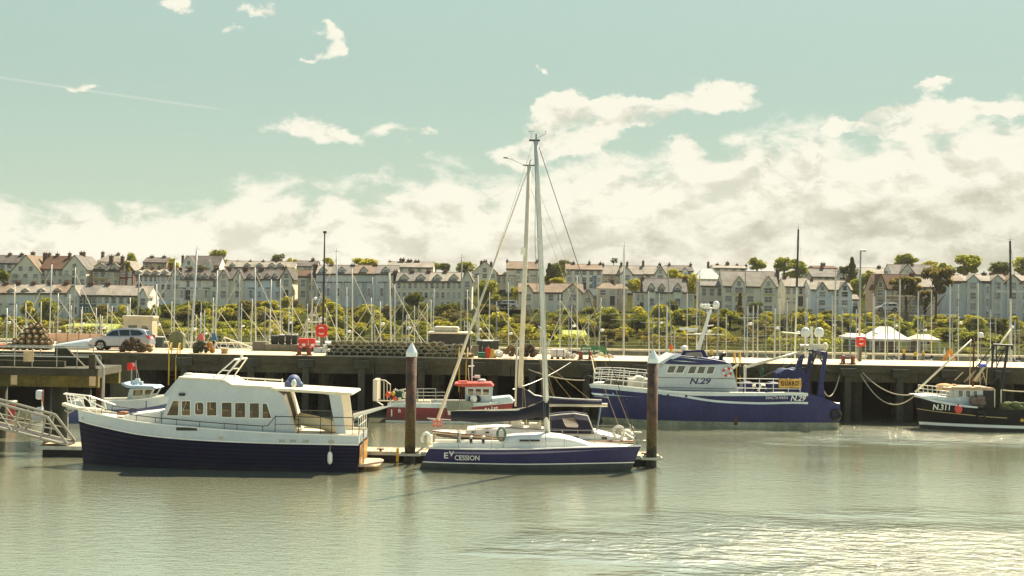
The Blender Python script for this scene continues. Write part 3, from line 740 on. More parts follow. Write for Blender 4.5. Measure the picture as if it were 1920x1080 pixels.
MB().ball(p3(551, 719, near), (.13, .13, .2)).build('searchlight', WHITE2, m1, smooth=True)
for px in (338, 366): pass
MB().box(XP(337, near), XP(348, near), near-.12, near-.003, ZP(742, near, 342), ZP(737, near, 342)).build('navigation_light', DARKM, m1)
bt = H1.bvh()
def onhull(px0, py0, px1, py1, name, mt, parent, tree, Yn, th=.03, poly=None):
    q = pp(poly or rect(px0, py0, px1, py1), Yn); o = []
    for x, z in q:
        h = tree.ray_cast(Vector((x, Yn-20, z)), Vector((0, 1, 0))); o.append(h[0].y if h[0] else Yn)
    n = len(q); g = MB().add([(x, y-th, z) for (x, z), y in zip(q, o)]+[(x, y+.03, z) for (x, z), y in zip(q, o)], [tuple(range(n)), tuple(range(2*n-1, n-1, -1))]+[(i, n+i, n+(i+1) % n, (i+1) % n) for i in range(n)])
    return g.build(name, mt, parent)
for a in ((329.7, 801.5, 369.5, 807.5), (523.7, 823.5, 534.8, 829), (544, 824, 555.6, 829.5), (567.7, 824.2, 579.5, 830), (615.7, 825, 627, 830.5)): onhull(*a, 'hull_vent', DARKM if a[0] < 400 else STEEL, m1, bt, 71.3)
onhull(410, 817.5, 420, 824.5, 'porthole', STEEL, m1, bt, 71.3, poly=[(415+5*math.cos(w_), 821-3.6*math.sin(w_)) for w_ in [i*math.pi/5 for i in range(10)]])
onhull(0, 0, 0, 0, 'hawse_ring', STEEL, m1, bt, 73, poly=[(154+2.4*math.cos(w_), 784-3*math.sin(w_)) for w_ in [i*math.pi/5 for i in range(10)]])
g = MB(); xs_ = H1.S[-1][0]; g.prismz([(xs_-.1, Yc-1.75), (xs_+.75, Yc-1.6), (xs_+.95, Yc-1.1), (xs_+.95, Yc+1.1), (xs_+.75, Yc+1.6), (xs_-.1, Yc+1.75)], .22, .30); g.build('swim_platform', WOOD, m1, bevel=.02)
TRN = mat('varnished_transom', (206, 150, 78), .35, .15, 1.2)
za, zb = H1.zl(H1.n, 0), H1.S[-1][1]
g = MB(); x0_ = H1.S[-1][3]; g.add([(xs_+.02, Yc-2.0, .35), (xs_+.02, Yc+2.0, .35), (xs_+.055, Yc+2.0, za-.03), (xs_+.055, Yc-2.0, za-.03)], [(0, 1, 2, 3)]); g.build('transom_panel', TRN, m1)
g = MB()
for yy in (-1.1, -.75): g.tube([(xs_+.12, Yc+yy, .3), (xs_+.1, Yc+yy, zb+.2)], .025, 5)
for i in range(6): g.tube([(xs_+.11, Yc-1.1, .45+i*.27), (xs_+.11, Yc-.75, .45+i*.27)], .022, 5)
g.build('boarding_ladder', STEEL, m1)
g = MB(); g.tube([p3(663, 781, Yc-.3), p3(733, 760.5, Yc-.3)], .13, 4, .05); g.tube([p3(663, 778, Yc+.5), p3(720, 762, Yc+.5)], .11, 4, .05); g.build('stern_davit', WHITE2, m1)
g = MB()
for yy in (-1.9, -.9, 0, .9, 1.9): g.tube([(xs_-.05, Yc+yy, zb), (xs_-.05, Yc+yy, zb+.85)], .02, 5)
g.tube([(xs_-.05, Yc-1.95, zb+.85), (xs_-.05, Yc+1.95, zb+.85)], .022, 5); g.tube([(xs_-.05, Yc-1.95, zb+.45), (xs_-.05, Yc+1.95, zb+.45)], .018, 5); g.build('stern_rail', WHITE2, m1)
MB().box(XP(560, near), xs_-.2, Yc-1.6, Yc+1.6, zb-.09, zb-.05).build('aft_deck', WOOD, m1)
g = MB(); a, b_ = Vector(p3(557, 789, Yc-.2)), Vector(p3(632, 806, Yc-.2))
dn = thing('inflatable_dinghy', 'pale inflatable dinghy tilted on the motor yacht aft deck', 'dinghy', tuple(b_))
for yy in (-.45, .45): g.tube([a+Vector((0, yy, .12)), a.lerp(b_, .5)+Vector((0, yy, .16)), a.lerp(b_, .85)+Vector((0, yy*.9, .1)), b_+Vector((0, yy*.3, .04))], .27, 10, .22)
g.build('tubes', mat('grey_beige_hypalon', (196, 186, 156), .6, .1, 2), dn, smooth=True)
MB().hexa([a+Vector((0, -.4, .02)), a+Vector((0, .4, .02)), b_+Vector((-.1, .3, 0)), b_+Vector((-.1, -.3, 0))], [a+Vector((0, -.4, -.08)), a+Vector((0, .4, -.08)), b_+Vector((-.1, .3, -.08)), b_+Vector((-.1, -.3, -.08))]).build('floor', CREAM, dn)
g = MB()
for yy in (-.7, .7): g.tube([a+Vector((0, yy, .16)), b_+Vector((-.2, yy*.8, .1))], .03, 5)
g.build('rubbing_strip', DARKM, dn)
x = XP(621, 71.0); fender('white cylindrical fender hanging on the motor yacht side', x, H1.Yc-2.32, ZP(871, 71, 621), ZP(847, 71, 621), .12, WHITE2, (x, Yc-2.19, zb))
g = MB()
for dy in (0,): g.tube(catenary((xs_+.3, Yc+1.2, zb-.2), (XP(716, PY0+.3), PY0+.35, PZ+.15), .12), .02, 5)
tag(g.build('mooring_rope', ROPE), 'short pale rope from the motor yacht stern to a pontoon cleat', 'rope')

# ------------------------------------------------------------------ 2. purple sloop, centre foreground
Yc = 73.9
H2 = Hull([(804.5, 840, .95, 781, .45, 866.5, 845.5, 850), (850, 841.5, 1.35, 822, .7, 868.5, 847, 851), (915, 842.5, 1.6, 905, 1.1, 870, 847.5, 852), (990, 842, 1.68, 985, 1.25, 870.8, 846.7, 851),
           (1060, 839.6, 1.5, 1058, 1.1, 870, 845.2, 848), (1120, 838, 1.1, 1112, .7, 869, 843.5, 844.2), (1170, 836.8, .5, 1155, .2, 868, 841, 841.2), (1202, 835.7, .03, 1178, .02, 867, 838, 838)], Yc, n=30, zk=-.35, e=.55)
# reverse transom: the bottom of the stern section rises clear of the water
def lift(i, H=H2): return 0
s1 = thing('sailing_yacht', 'purple-hulled sloop with dark boom cover in the centre foreground', 'sailing yacht', (XP(990, Yc), Yc, 0), 'sailing yachts at the pontoon')
ANTI = mat('dark_antifouling', (58, 62, 60), .7, .15, 1, streak=.3)
g = MB(); H2x = H2
H2.band('k', 0, 'underbody', ANTI, s1, dz1=-.03)
H2.band(0, 0, 'boot_stripe', WHITE2, s1, dz0=-.03, dz1=.02, nt=1, off=.004)
H2.band(0, 's', 'hull', PURPLE, s1, dz0=.02)
H2.band(2, 1, 'grey_stripe', mat('silver_stripe', (120, 112, 138), .5, .06, 2), s1, i0=4, i1=25, nt=1, off=.012, ends=(False, False))
H2.deck(.03, 'deck', WHITE2, s1)
H2.rail(0, .035, 'toe_rail', WHITE2, s1)
bt2 = H2.bvh()
LET = mat('white_lettering', (226, 224, 214), .5, .03, 5)
ptext('E', (832, 849.8, 840, 861), 72.3, 'lettering', LET, s1, bvh=bt2, bold=.012)
ptext('V', (841, 846.8, 851, 856.5), 72.3, 'lettering', LET, s1, bvh=bt2, bold=.012)
onhull(0, 0, 0, 0, 'red_mark', REDB, s1, bt2, 72.3, .025, poly=[(844.5, 856.5), (847.5, 856.5), (846, 859.5)])
ptext('CESSION', (852, 854.5, 899, 864), 72.3, 'lettering', LET, s1, bvh=bt2, bold=.012)
g = MB()                                    # low coachroof with a long curved front
cr = [(944, 836), (946, 820), (965, 817.5), (1000, 816), (1028, 815.4), (1050, 817.3), (1072, 822), (1094, 829), (1110, 835)]
q = pp(cr, Yc-1.0); rows = []
for yy, k in ((-1.12, .0), (-1.02, .72), (-.8, .96), (0, 1.06), (.8, .96), (1.02, .72), (1.12, .0)):
    zb_ = lambda x: H2.S[15][1]-.05
    rows.append([(x, Yc+yy*(1-.45*max(0, (i-4))/4), zb_(x)+(z-zb_(x))*k) for i, (x, z) in enumerate(q)])
g.grid(rows); g.build('coachroof', WHITE2, s1, smooth=True)
w_ = pp(rect(974, 824.3, 1012, 827.5), Yc-1.1); MB().prism(w_, Yc-1.14, Yc-1.06).build('cabin_window', DARKM, s1)
MB().box(XP(806, Yc), XP(944, Yc), Yc-.55, Yc+.55, H2.S[5][1]-.02, H2.S[5][1]+.02).build('cockpit_sole', CREAM, s1)
for sd in (-1, 1): MB().box(XP(815, Yc), XP(946, Yc), Yc+sd*.85-.14, Yc+sd*.85+.14, H2.S[5][1]-.03, H2.S[5][1]+.24).build('cockpit_coaming', WHITE2, s1, bevel=.04)
g = MB(); g.prism(pp([(855.5, 838), (857.5, 812), (858.8, 803), (860.5, 818), (866, 838)], Yc-.3), Yc-.34, Yc-.24); g.build('steering_pedestal', mat('grey_moulding', (92, 98, 104), .5, .1, 2), s1)
MB().torus(p3(861, 826, Yc), .5, .022, 'x', 20, 5).build('steering_wheel', STEEL, s1)
for px, yy in ((883, -.8), (906, -.8), (883, .8), (906, .8), (952, -.6)):
    x, _, z = p3(px, 834, Yc+yy); MB().lathe([(.10, 0), (.07, .05), (.07, .18), (.11, .22), (.03, .25)], (x, Yc+yy, H2.S[8][1]+.2), 10).build('winch', DARKM if yy < 0 else STEEL, s1)
MB().torus(p3(940, 814, Yc-1.0), .2, .06, 'y', 14, 6, sz=1.6).build('rope_coil', mat('green_rope', (96, 120, 100), .9, .2, 8), s1)
MA, MT = Vector(p3(1026.5, 816, Yc)), Vector(p3(1005, 264, Yc))
g = MB(); g.tube([MA, MA.lerp(MT, .5), MA.lerp(MT, .85), MT], .125, 10, .1)
g.v = [((x-MA.x-(MT.x-MA.x)*(z-MA.z)/(MT.z-MA.z))*1.15+MA.x+(MT.x-MA.x)*(z-MA.z)/(MT.z-MA.z), y, z) for x, y, z in g.v]
ms = g.build('mast', ALLOY, s1, smooth=True)
g = MB(); t_ = MT; g.tube([t_, t_+Vector((0, 0, .35))], .03, 5); g.tube([t_+Vector((0, 0, .1)), t_+Vector((.45, 0, .35)), t_+Vector((.5, 0, .55))], .012, 4); g.tube([t_+Vector((-.25, 0, .05)), t_+Vector((-.25, 0, .5))], .012, 4); g.tube([t_+Vector((-.4, 0, .45)), t_+Vector((-.1, 0, .5))], .012, 4); g.box(t_.x-.35, t_.x+.2, t_.y-.07, t_.y+.07, t_.z-.02, t_.z+.06); g.build('masthead_instruments', DARKM, ms)
for fr in (.36, .66):
    a = MA.lerp(MT, fr); g = MB()
    for sd in (-1, 1): g.tube([a, a+Vector((-.25, sd*(1.15-fr*.5), .12))], .035, 6, .02)
    g.build('spreader', ALLOY, ms)
BM = mat('boom_alloy', (206, 200, 176), .4, .06, 2)
g = MB(); g.tube([p3(840, 774.5, Yc), p3(1024, 768, Yc)], .10, 8); g.build('boom', BM, s1)
cov = MB(); top = [(845, 771), (900, 770), (967, 768.5), (985, 765), (1003, 758.5), (1014, 753), (1029, 749.5)]; bot_ = [(846, 788), (900, 793), (967, 789), (985, 786.5), (1003, 783), (1014, 782), (1030, 795)]
rows = []
for (a, b_) in zip(top, bot_):
    A, B = Vector(p3(*a, Yc)), Vector(p3(*b_, Yc)); r_ = []
    for k in range(9):
        t = k/8; w_ = math.sin(math.pi*min(1, t*.85+.12))*.2*(1+.12*math.sin(a[0]*.31+k)); q_ = A.lerp(B, t); r_.append((q_.x, Yc-w_, q_.z))
    for k in range(8, -1, -1):
        t = k/8; w_ = math.sin(math.pi*min(1, t*.85+.12))*.2; q_ = A.lerp(B, t); r_.append((q_.x, Yc+w_, q_.z))
    rows.append(r_+[r_[0]])
cov.grid(rows); n_ = len(rows[0]); cov.f += [tuple(range(n_-1)), tuple(len(cov.v)-n_+i for i in range(n_-1))]
cov.build('boom_cover', DCANV, s1, smooth=True)
g = MB(); g.tube([p3(845, 770.6, Yc-.03), p3(900, 769.4, Yc), p3(967, 767.8, Yc), p3(985, 764.2, Yc)], .028, 5); g.build('cover_seam', ROPE, s1)
g = MB(); g.tube([MT+Vector((.15, 0, -.3)), p3(1196, 834, Yc)], .022, 4); g.build('forestay', DWIRE, s1)
g = MB(); g.tube([MT+Vector((-.1, 0, 0)), p3(811, 838, Yc)], .009, 4)
for sd in (-1, 1):
    prev = Vector((MA.x-.1, Yc+sd*1.5, H2.S[18][1])); a = MA.lerp(MT, .36)+Vector((-.25, sd*.97, .12)); b_ = MA.lerp(MT, .66)+Vector((-.25, sd*.82, .12))
    g.tube([prev, a, b_, MT-Vector((0, 0, .4))], .010, 4); g.tube([prev, MA.lerp(MT, .36)], .010, 4)
for dx in (.14, .2, -.16): g.tube([MA+Vector((dx, -.1, .2)), MT+Vector((dx*.5, -.05, -.4))], .008, 4)
g.build('rigging', WIRE, s1)
g = MB()
for sd in (-1, 1):
    lines = []
    for i in (1, 5, 9, 13, 17, 21, 25, 28):
        a = Vector(H2.pt(i, H2.S[i][1], sd, -.06)); g.tube([a, a+Vector((0, 0, .62))], .014, 5); lines.append(a)
    for dz in (.33, .61): g.tube([a+Vector((0, 0, dz)) for a in lines], .007, 4)
fr_ = Vector(p3(1211, 826, Yc))
for sd in (-1, 1): g.tube([Vector(H2.pt(26, H2.S[26][1], sd, -.05))+Vector((0, 0, .6)), (fr_.x-.5, Yc+sd*.25, fr_.z+.02), (fr_.x, Yc, fr_.z)], .02, 5)
g.build('guard_rails', STEEL, s1)
g = MB(); g.torus(p3(799, 824, Yc-.4), .22, .07, 'y', 14, 6, a0=-.5, a1=math.pi+.5, sz=1.5); g.build('horseshoe_buoy', WHITE2, s1)
g = MB(); g.cbox(p3(806, 826, Yc+.2), (.25, .5, .6)); g.build('liferaft_pack', CREAM, s1, bevel=.05)
g = MB(); g.tube(catenary(H2.pt(29, H2.S[29][1], 1), (XP(1212, PY0+.3), PY0+.35, PZ+.14), .1), .018, 5); g.tube(catenary(H2.pt(1, H2.S[1][1], 1), (XP(790, PY0+.3), PY0+.35, PZ+.1), .08), .018, 5)
g.build('mooring_line', ROPE, s1)

# ------------------------------------------------------------------ 3. cream yacht behind the pontoon
Yc = 80.6
H3 = Hull([(811, 808.5, .04, 835, .03, 812, 816.5), (845, 812, .75, 858, .35, 816, 822), (900, 817, 1.3, 905, .95, 821, 827), (960, 822, 1.6, 960, 1.35, 826, 831), (1040, 826, 1.7, 1040, 1.45, 830, 834), (1110, 828, 1.6, 1108, 1.3, 831.5, 835), (1188, 827, 1.2, 1178, .8, 830.5, 834)], Yc, n=26, zk=-.4, e=.55)
s2 = thing('sailing_yacht', 'cream sailing yacht with navy sail cover and sprayhood behind the pontoon', 'sailing yacht', (XP(1000, Yc), Yc, 0), 'sailing yachts at the pontoon')
H3.band('k', 's', 'hull', CREAM, s2); H3.band(1, 0, 'navy_stripe', DCANV, s2, i0=1, nt=1, off=.012, ends=(False, False))
H3.deck(.02, 'deck', WHITE2, s2); H3.rail(0, .04, 'toe_rail', VARN, s2); H3.rail(.16, .03, 'rubbing_rail', VARN, s2, off=.02)
q = pp([(868, 822), (876, 804), (930, 800.5), (1035, 806), (1120, 809), (1168, 822)], Yc-1.0); rows = []
for yy, k in ((-1.12, 0), (-1.04, .8), (-.85, 1), (0, 1.08), (.85, 1), (1.04, .8), (1.12, 0)):
    rows.append([(x, Yc+yy*(1-.35*max(0, 2-i)/2), H3.S[13][1]-.03+(z-H3.S[13][1]+.03)*k) for i, (x, z) in enumerate(q)])
MB().grid(rows).build('coachroof', WHITE2, s2)
for a in (rect(884, 808, 890, 811), rect(910, 809, 917, 812), rect(1064, 817, 1085, 821), rect(1128, 819, 1138, 823)):
    MB().prism(pp(a, Yc-1.05), Yc-1.16, Yc-1.0).build('cabin_window', DARKM, s2)
for sd in (-1, 1): MB().tube([p3(893, 802.5, Yc+sd*.9), p3(960, 802, Yc+sd*.9), p3(1030, 806, Yc+sd*.9)], .03, 5).build('grab_rail', VARN, s2)
hood = pp([(1031, 812), (1030, 780), (1052, 777.5), (1076, 775.8), (1102, 780), (1113, 808), (1112, 812)], Yc-1.0)
g = MB(); rows = []
for yy, k in ((-1.15, .0), (-1.1, .75), (-.85, 1), (0, 1.07), (.85, 1), (1.1, .75), (1.15, 0)):
    zb_ = hood[0][1]; rows.append([(x, Yc+yy, zb_+(z-zb_)*(k if 0 < i < 6 else 0)) for i, (x, z) in enumerate(hood)])
g.grid(rows); sh = g.build('sprayhood', BLUEC, s2)
f = window(pp([(1053.5, 783.5), (1059, 797), (1063, 801), (1083, 801.6), (1085, 798), (1075.5, 783)], Yc-1.12), Yc-1.14, sh, glass('hood_window', (214, 176, 150), .2, .35), BLUEC, 'hood_window', .03, .03)
MB().tube([p3(1030, 779.5, Yc-1.1), p3(1052, 777, Yc-1.1), p3(1076, 775, Yc-1.1), p3(1102, 779.5, Yc-1.1), p3(1113, 808, Yc-1.12)], .03, 5).build('white_piping', WHITE2, sh)
g = MB(); g.hexa([p3(988, 806, Yc-.6), p3(1014, 778+10, Yc-.6), p3(1016, 806, Yc-.6), p3(1012, 808, Yc-.6)], [p3(988, 806, Yc+.6), p3(1014, 788, Yc+.6), p3(1016, 806, Yc+.6), p3(1012, 808, Yc+.6)]); g.build('windscreen', CREAM, s2)
MA, MT = Vector(p3(972, 806, Yc)), Vector(p3(992.5, 311, Yc))
ms = MB().tube([MA, MA.lerp(MT, .5), MT], .145, 10, .115).build('mast', CMAST, s2, smooth=True)
g = MB(); g.box(MT.x-.35, MT.x+.35, Yc-.05, Yc+.05, MT.z, MT.z+.06); g.tube([MT, MT+Vector((.05, 0, .35))], .025, 5); g.tube([MT+Vector((-.2, 0, 0)), MT+Vector((-1.0, 0, .35)), MT+Vector((-1.3, 0, .4))], .012, 4); g.ball(MT+Vector((-1.3, 0, .42)), (.15, .04, .04)); g.build('masthead_instruments', DARKM, ms)
MB().cbox(p3(980.5, 471, Yc-.1), (.26, .2, .42)).build('radar_reflector', WHITE2, ms, bevel=.03)
for fr in (.3, .62):
    a = MA.lerp(MT, fr); g = MB()
    for sd in (-1, 1): g.tube([a, a+Vector((.1, sd*(1.2-fr*.5), .1))], .035, 6, .02)
    g.build('spreader', CMAST, ms)
MB().tube([p3(966.5, 762, Yc-.35), p3(969.5, 640, Yc-.35)], .06, 8).build('spinnaker_pole', CMAST, s2, smooth=True)
MB().tube([p3(990, 759, Yc), p3(1139, 759.5, Yc)], .11, 8).build('boom', CMAST, s2, smooth=True)
cov = MB(); rows = []
for a, b_ in zip([(967, 727), (979, 727), (990, 732.5), (1002, 741.5), (1030, 745), (1060, 747.5), (1100, 750), (1128, 750.5)], [(968, 790), (980, 785), (990, 762), (1002, 757), (1030, 757), (1060, 757.5), (1100, 758), (1128, 758.5)]):
    A, B = Vector(p3(*a, Yc)), Vector(p3(*b_, Yc)); r_ = []
    for sd in (-1, 1):
        for k in (range(7) if sd < 0 else range(6, -1, -1)):
            t = k/6; q_ = A.lerp(B, t); r_.append((q_.x, Yc+sd*(.06+.2*math.sin(math.pi*min(1, t*.8+.15))), q_.z))
    rows.append(r_+[r_[0]])
cov.grid(rows); n_ = len(rows[0]); cov.f += [tuple(range(n_-1)), tuple(len(cov.v)-n_+i for i in range(n_-1))]
cov.build('sail_cover', BLUEC, s2, smooth=True)
MB().tube([p3(990, 732, Yc-.08), p3(1002, 741, Yc-.08), p3(1015, 743.5, Yc-.08), p3(1045, 746, Yc-.08), p3(1060, 747.2, Yc-.1), p3(1128, 750, Yc-.08)], .05, 6, .03).build('cover_seam', WHITE2, s2)
fs = MB(); A, B = Vector(p3(990, 318, Yc)), Vector(p3(819, 792, Yc))
fs.tube([A, A.lerp(B, .33)], .025, 6, .045); fs.tube([A.lerp(B, .33), A.lerp(B, .6), B], .05, 8, .105)
fs.build('furled_genoa', CMAST, s2, smooth=True)
g = MB(); g.tube([MT, p3(1186, 812, Yc)], .012, 4); g.tube([MT-Vector((0, 0, 1)), p3(1167, 818, Yc-.8)], .012, 4)
for sd in (-1, 1):
    b0 = Vector((MA.x+.2, Yc+sd*1.55, H3.S[12][1])); g.tube([b0, MA.lerp(MT, .3)+Vector((.1, sd*1.05, .1)), MA.lerp(MT, .62)+Vector((.1, sd*.88, .1)), MT-Vector((0, 0, .3))], .011, 4); g.tube([b0+Vector((.3, 0, 0)), MA.lerp(MT, .3)], .011, 4)
g.tube([MA.lerp(MT, .52), p3(1041, 748, Yc)], .011, 4)
for xx in (1041, 1075, 1110): g.tube([p3(1010, 672, Yc), p3(xx, 752, Yc)], .013, 4)
g.build('rigging', mat('tan_rope', (196, 172, 124), .8, .1, 6), s2)
g = MB()
for sd in (-1, 1):
    lines = []
    for i in (1, 4, 8, 12, 16, 20, 25):
        a = Vector(H3.pt(i, H3.S[i][1], sd, -.05)); g.tube([a, a+Vector((0, 0, .62))], .014, 5); lines.append(a)
    for dz in (.33, .61): g.tube([a+Vector((0, 0, dz)) for a in lines], .008, 4)
    g.tube([Vector(H3.pt(2, H3.S[2][1], sd))+Vector((0, 0, .6)), p3(806, 787, Yc)], .022, 5); g.tube([Vector(H3.pt(1, H3.S[1][1], sd)), p3(818, 787, Yc+sd*.15)], .022, 5)
g.tube([p3(801, 784.5, Yc), p3(845, 787.5, Yc)], .03, 5)
a = Vector(H3.pt(26, H3.S[26][1], -1)); b_ = Vector(H3.pt(26, H3.S[26][1], 1))
for q_ in (a, b_): g.tube([q_, q_+Vector((0, 0, .7))], .018, 5)
g.tube([a+Vector((-1.2, 0, .62)), a+Vector((0, 0, .7)), b_+Vector((0, 0, .7))], .02, 5); g.tube([p3(1180, 810, Yc), p3(1203, 811, Yc)], .04, 5)
g.build('guard_rails', STEEL, s2)
fsn = onhull(0, 0, 0, 0, 'sale_sign', mat('faded_red_board', (226, 120, 92), .7, .1, 4), s2, BVHTree.FromPolygons([(-50, Yc-.3, -5), (50, Yc-.3, -5), (50, Yc-.3, 25), (-50, Yc-.3, 25)], [(0, 1, 2, 3)]), Yc-.3, poly=[(811, 788), (829, 788.5), (829.5, 799.5), (811.5, 799.5)])
ptext('FOR SALE', (812.5, 791, 828, 796.5), Yc-.36, 'lettering', LET, fsn, bold=.01)
MB().torus(p3(1160, 811, Yc-1.1), .28, .085, 'y', 16, 8, sz=1.2).build('horseshoe_buoy', WHITE2, s2)
g = MB()
for px, py_, r_ in ((1175, 812, .3), (1183, 818, .25), (1150, 820, .25)): g.ball(p3(px, py_, Yc-.6), (r_, .3, .22), 8, 6)
g.build('deck_gear', CREAM, s2, smooth=True)
MB().tube([p3(1119, 807, Yc-.5), p3(1126, 764, Yc)], .05, 6).build('boom_crutch', mat('blue_grey_paint', (120, 136, 146), .5, .1, 2), s2)
g = MB()
for px, py_ in ((967, 795), (974, 800), (1000, 800)): g.cbox(p3(px, py_, Yc-.3), (.5, .5, .45))
g.build('deck_box', CREAM, s2, bevel=.06)

# ------------------------------------------------------------------ 4. red fishing boat at the quay
Yc = 103.0
H4 = Hull([(727, 757, 1.55, 720, 1.3, 763, 788), (770, 756.5, 1.75, 768, 1.55, 764, 789), (838, 757, 1.8, 836, 1.6, 765, 790), (885, 757, 1.65, 880, 1.4, 763, 790), (925, 755.5, 1.15, 915, .8, 759.5, 790), (950, 753, .55, 938, .25, 757, 790), (964, 750.5, .04, 948, .03, 755.5, 790)], Yc, n=26, zk=-.5)
b4 = thing('fishing_boat', 'red fishing boat with white wheelhouse and red roof against the quay', 'fishing boat', (XP(840, Yc), Yc, 0), 'working boats along the quay')
H4.band('k', 1, 'underbody', WHITE2, b4); H4.band(1, 0, 'hull', RED, b4, off=.006); H4.band(0, 's', 'bulwark', mat('pale_blue_paint', (196, 208, 206), .5, .1, 1, streak=.3), b4, off=.012)
H4.rail(0, .05, 'gunwale', WHITE2, b4); H4.deck(.45, 'deck', mat('worn_grey_deck', (150, 148, 130), .8, .15, 2), b4)
PALEB = MATS['pale_blue_paint']
g = MB(); g.prism(pp([(887, 762), (893, 757), (919, 747), (956, 743.5), (963, 750), (960, 756)], Yc-1.0), Yc-1.05, Yc+1.05); g.build('whaleback', PALEB, b4, bevel=.08)
near = Yc-1.1
wh = pp([(873.5, 762), (873.5, 725), (922.6, 725), (919.5, 762)], near)
wn = [pp(rect(a, 729, b_, 741), near) for a, b_ in ((877.5, 888), (892, 902), (905.5, 917))]
plate(wh, wn, near, near+.05, 'wheelhouse_side', WHITE, b4); plate(wh, wn, Yc+1.05, Yc+1.1, 'wheelhouse_side', WHITE, b4)
for w_ in wn: window(w_, near, b4, GLASSD, WHITE2, 'window', .03, .03)
span(pp([(922.6, 725), (919.5, 762)], near), near+.05, Yc+1.05, 'wheelhouse_front', WHITE, .05, b4)
span(pp([(873.5, 762), (873.5, 725)], near), near+.05, Yc+1.05, 'wheelhouse_back', WHITE, .05, b4)
REDR = mat('red_roof_paint', (196, 70, 52), .5, .12, 2)
MB().prism(pp([(851, 722), (852, 718.5), (920, 718), (926, 724.5), (870, 725.5)], near), near-.15, Yc+1.25).build('wheelhouse_roof', REDR, b4, bevel=.03)
MB().cbox(p3(868, 717, Yc), (.65, .9, .22)).build('roof_locker', REDR, b4, bevel=.04)
for px in (862, 866, 870): MB().tube([p3(px, 724, Yc-1.0), p3(px, 762, Yc-1.0)], .03, 5).build('shelter_post', RUST, b4)
g = MB(); g.lathe([(.3, 0), (.3, .2), (.2, .24)], p3(903, 717, Yc), 12); g.build('radar_dome', WHITE2, b4, smooth=True)
g = MB(); g.tube([p3(885, 718, Yc), p3(885.5, 672, Yc)], .05, 6); g.tube([p3(880, 718, Yc), p3(878, 690, Yc)], .025, 5); g.cbox(p3(895, 706, Yc), (.38, .3, .2)); g.tube([p3(885, 707, Yc), p3(895, 706, Yc)], .03, 5); g.tube([p3(878, 687, Yc), p3(889, 686, Yc)], .05, 5); g.build('mast', WHITE2, b4)
g = MB()
for k in range(7): g.ball(p3(882+k*2.6, 748+1.5*math.sin(k*2.1), near-.25), (.16, .15, .2), 8, 6)
g.build('fender_cluster', DARKM, b4, smooth=True)
MB().ball(p3(888, 748, near-.3), (.27, .22, .3), 10, 7).build('buoy', WHITE2, b4, smooth=True)
g = MB()
for px in (794, 817): g.tube([p3(px, 758, Yc-1.5), p3(px, 729, Yc-1.5)], .025, 5)
for py_ in (729, 735.5, 742, 748.5): g.tube([p3(780, py_, Yc-1.5), p3(817 if py_ < 731 else 834, py_, Yc-1.5)], .022, 5)
g.tube([p3(783, 758, Yc-1.5), p3(783, 730, Yc-1.5)], .05, 5); g.build('side_railing', STEEL, b4)
MB().prism(pp([(781, 757), (807, 757), (807, 750.5), (781, 750.5)], Yc-1.2), Yc-1.2, Yc-.5).build('fish_bin', CREAM, b4, bevel=.03)
MB().prism(pp([(838, 772), (838, 752), (886, 752), (888, 760), (880, 772)], Yc-1.86), Yc-1.9, Yc-1.84).build('side_shield', mat('grey_green_plate', (140, 142, 120), .7, .15, 2, streak=.4), b4)
g = MB(); g.prism(pp([(699.5, 751), (700, 712), (708, 712), (707, 751)], Yc-1), Yc-1.2, Yc+1.2); g.build('stern_gate', CREAM, b4)
g = MB()
for px, pt_ in ((713, 712.5), (720, 713.5), (726, 717), (732, 721)): g.tube([p3(px, 751, Yc-1.2), p3(px, pt_, Yc-1.2)], .03, 5)
g.tube([p3(702, 711.5, Yc-1.2), p3(722, 713, Yc-1.2), p3(732, 721, Yc-1.2)], .035, 5); g.tube([p3(700, 751, Yc-1.2), p3(733, 752, Yc-1.2)], .04, 5); g.tube([p3(704, 751, Yc-1.2), p3(718, 760, Yc-1.2)], .04, 5)
g.build('stern_basket', CREAM, b4)
for px, py_, r_, mt, nm in ((728, 740, .19, ORANGE, 'orange'), (737, 738, .15, YELL, 'yellow'), (740.5, 747, .16, ORANGE, 'small orange'), (733, 744, .12, TRAWL, 'blue'), (749, 748, .13, CREAM, 'cream'), (759, 741, .2, CREAM, 'white')):
    x, y, z = p3(px, py_, Yc-1.45); bo = thing('net_buoy', '%s buoy hung at the red fishing boat stern' % nm, 'buoy', (x, y, z-r_), 'buoys on the red fishing boat')
    MB().ball((x, y, z), (r_, r_, r_*1.1), 12, 8).build('float', mt, bo, smooth=True); MB().lathe([(.05, 0), (.05, .08)], (x, y, z+r_*1.05), 8).build('eye', DARKM, bo)
GNET = mat('green_net', (44, 92, 74), .9, .2, 4, bump=.8, bscale=14)
g = MB()
for k in range(16): g.ball(p3(742+random.random()*16, 735+random.random()*14, Yc-1.2+random.random()*.6), (.22, .2, .16), 7, 5)
tag(g.build('net_heap', GNET, smooth=True), 'green fishing net heaped on the red boat stern', 'net')
g = MB()
for k in range(26): g.ball(p3(738+random.random()*22, 729+random.random()*5, Yc-1.2), (.05, .05, .05), 5, 4)
g.build('float_line', CREAM, b4)
bt4 = H4.bvh(); ptext('B', (746.5, 767, 751.5, 773.5), 101.3, 'lettering', LET, b4, bvh=bt4, bold=.015)
for a in ((733, 768, 735, 781), (760, 769.5, 761.2, 772)): onhull(*a, 'white_mark', LET, b4, bt4, 101.3)
ptext('Morning Star', (906, 763.2, 934, 768), 101.8, 'lettering', LET, b4, bvh=bt4, shear=.3) if False else None
for a in ((909, 765, 912, 768), (915, 765.5, 917, 768), (921.5, 763, 923, 768), (926, 764.5, 929, 767.5), (930, 764.2, 933, 767.2)): onhull(*a, 'white_mark', LET, b4, bt4, 101.5)

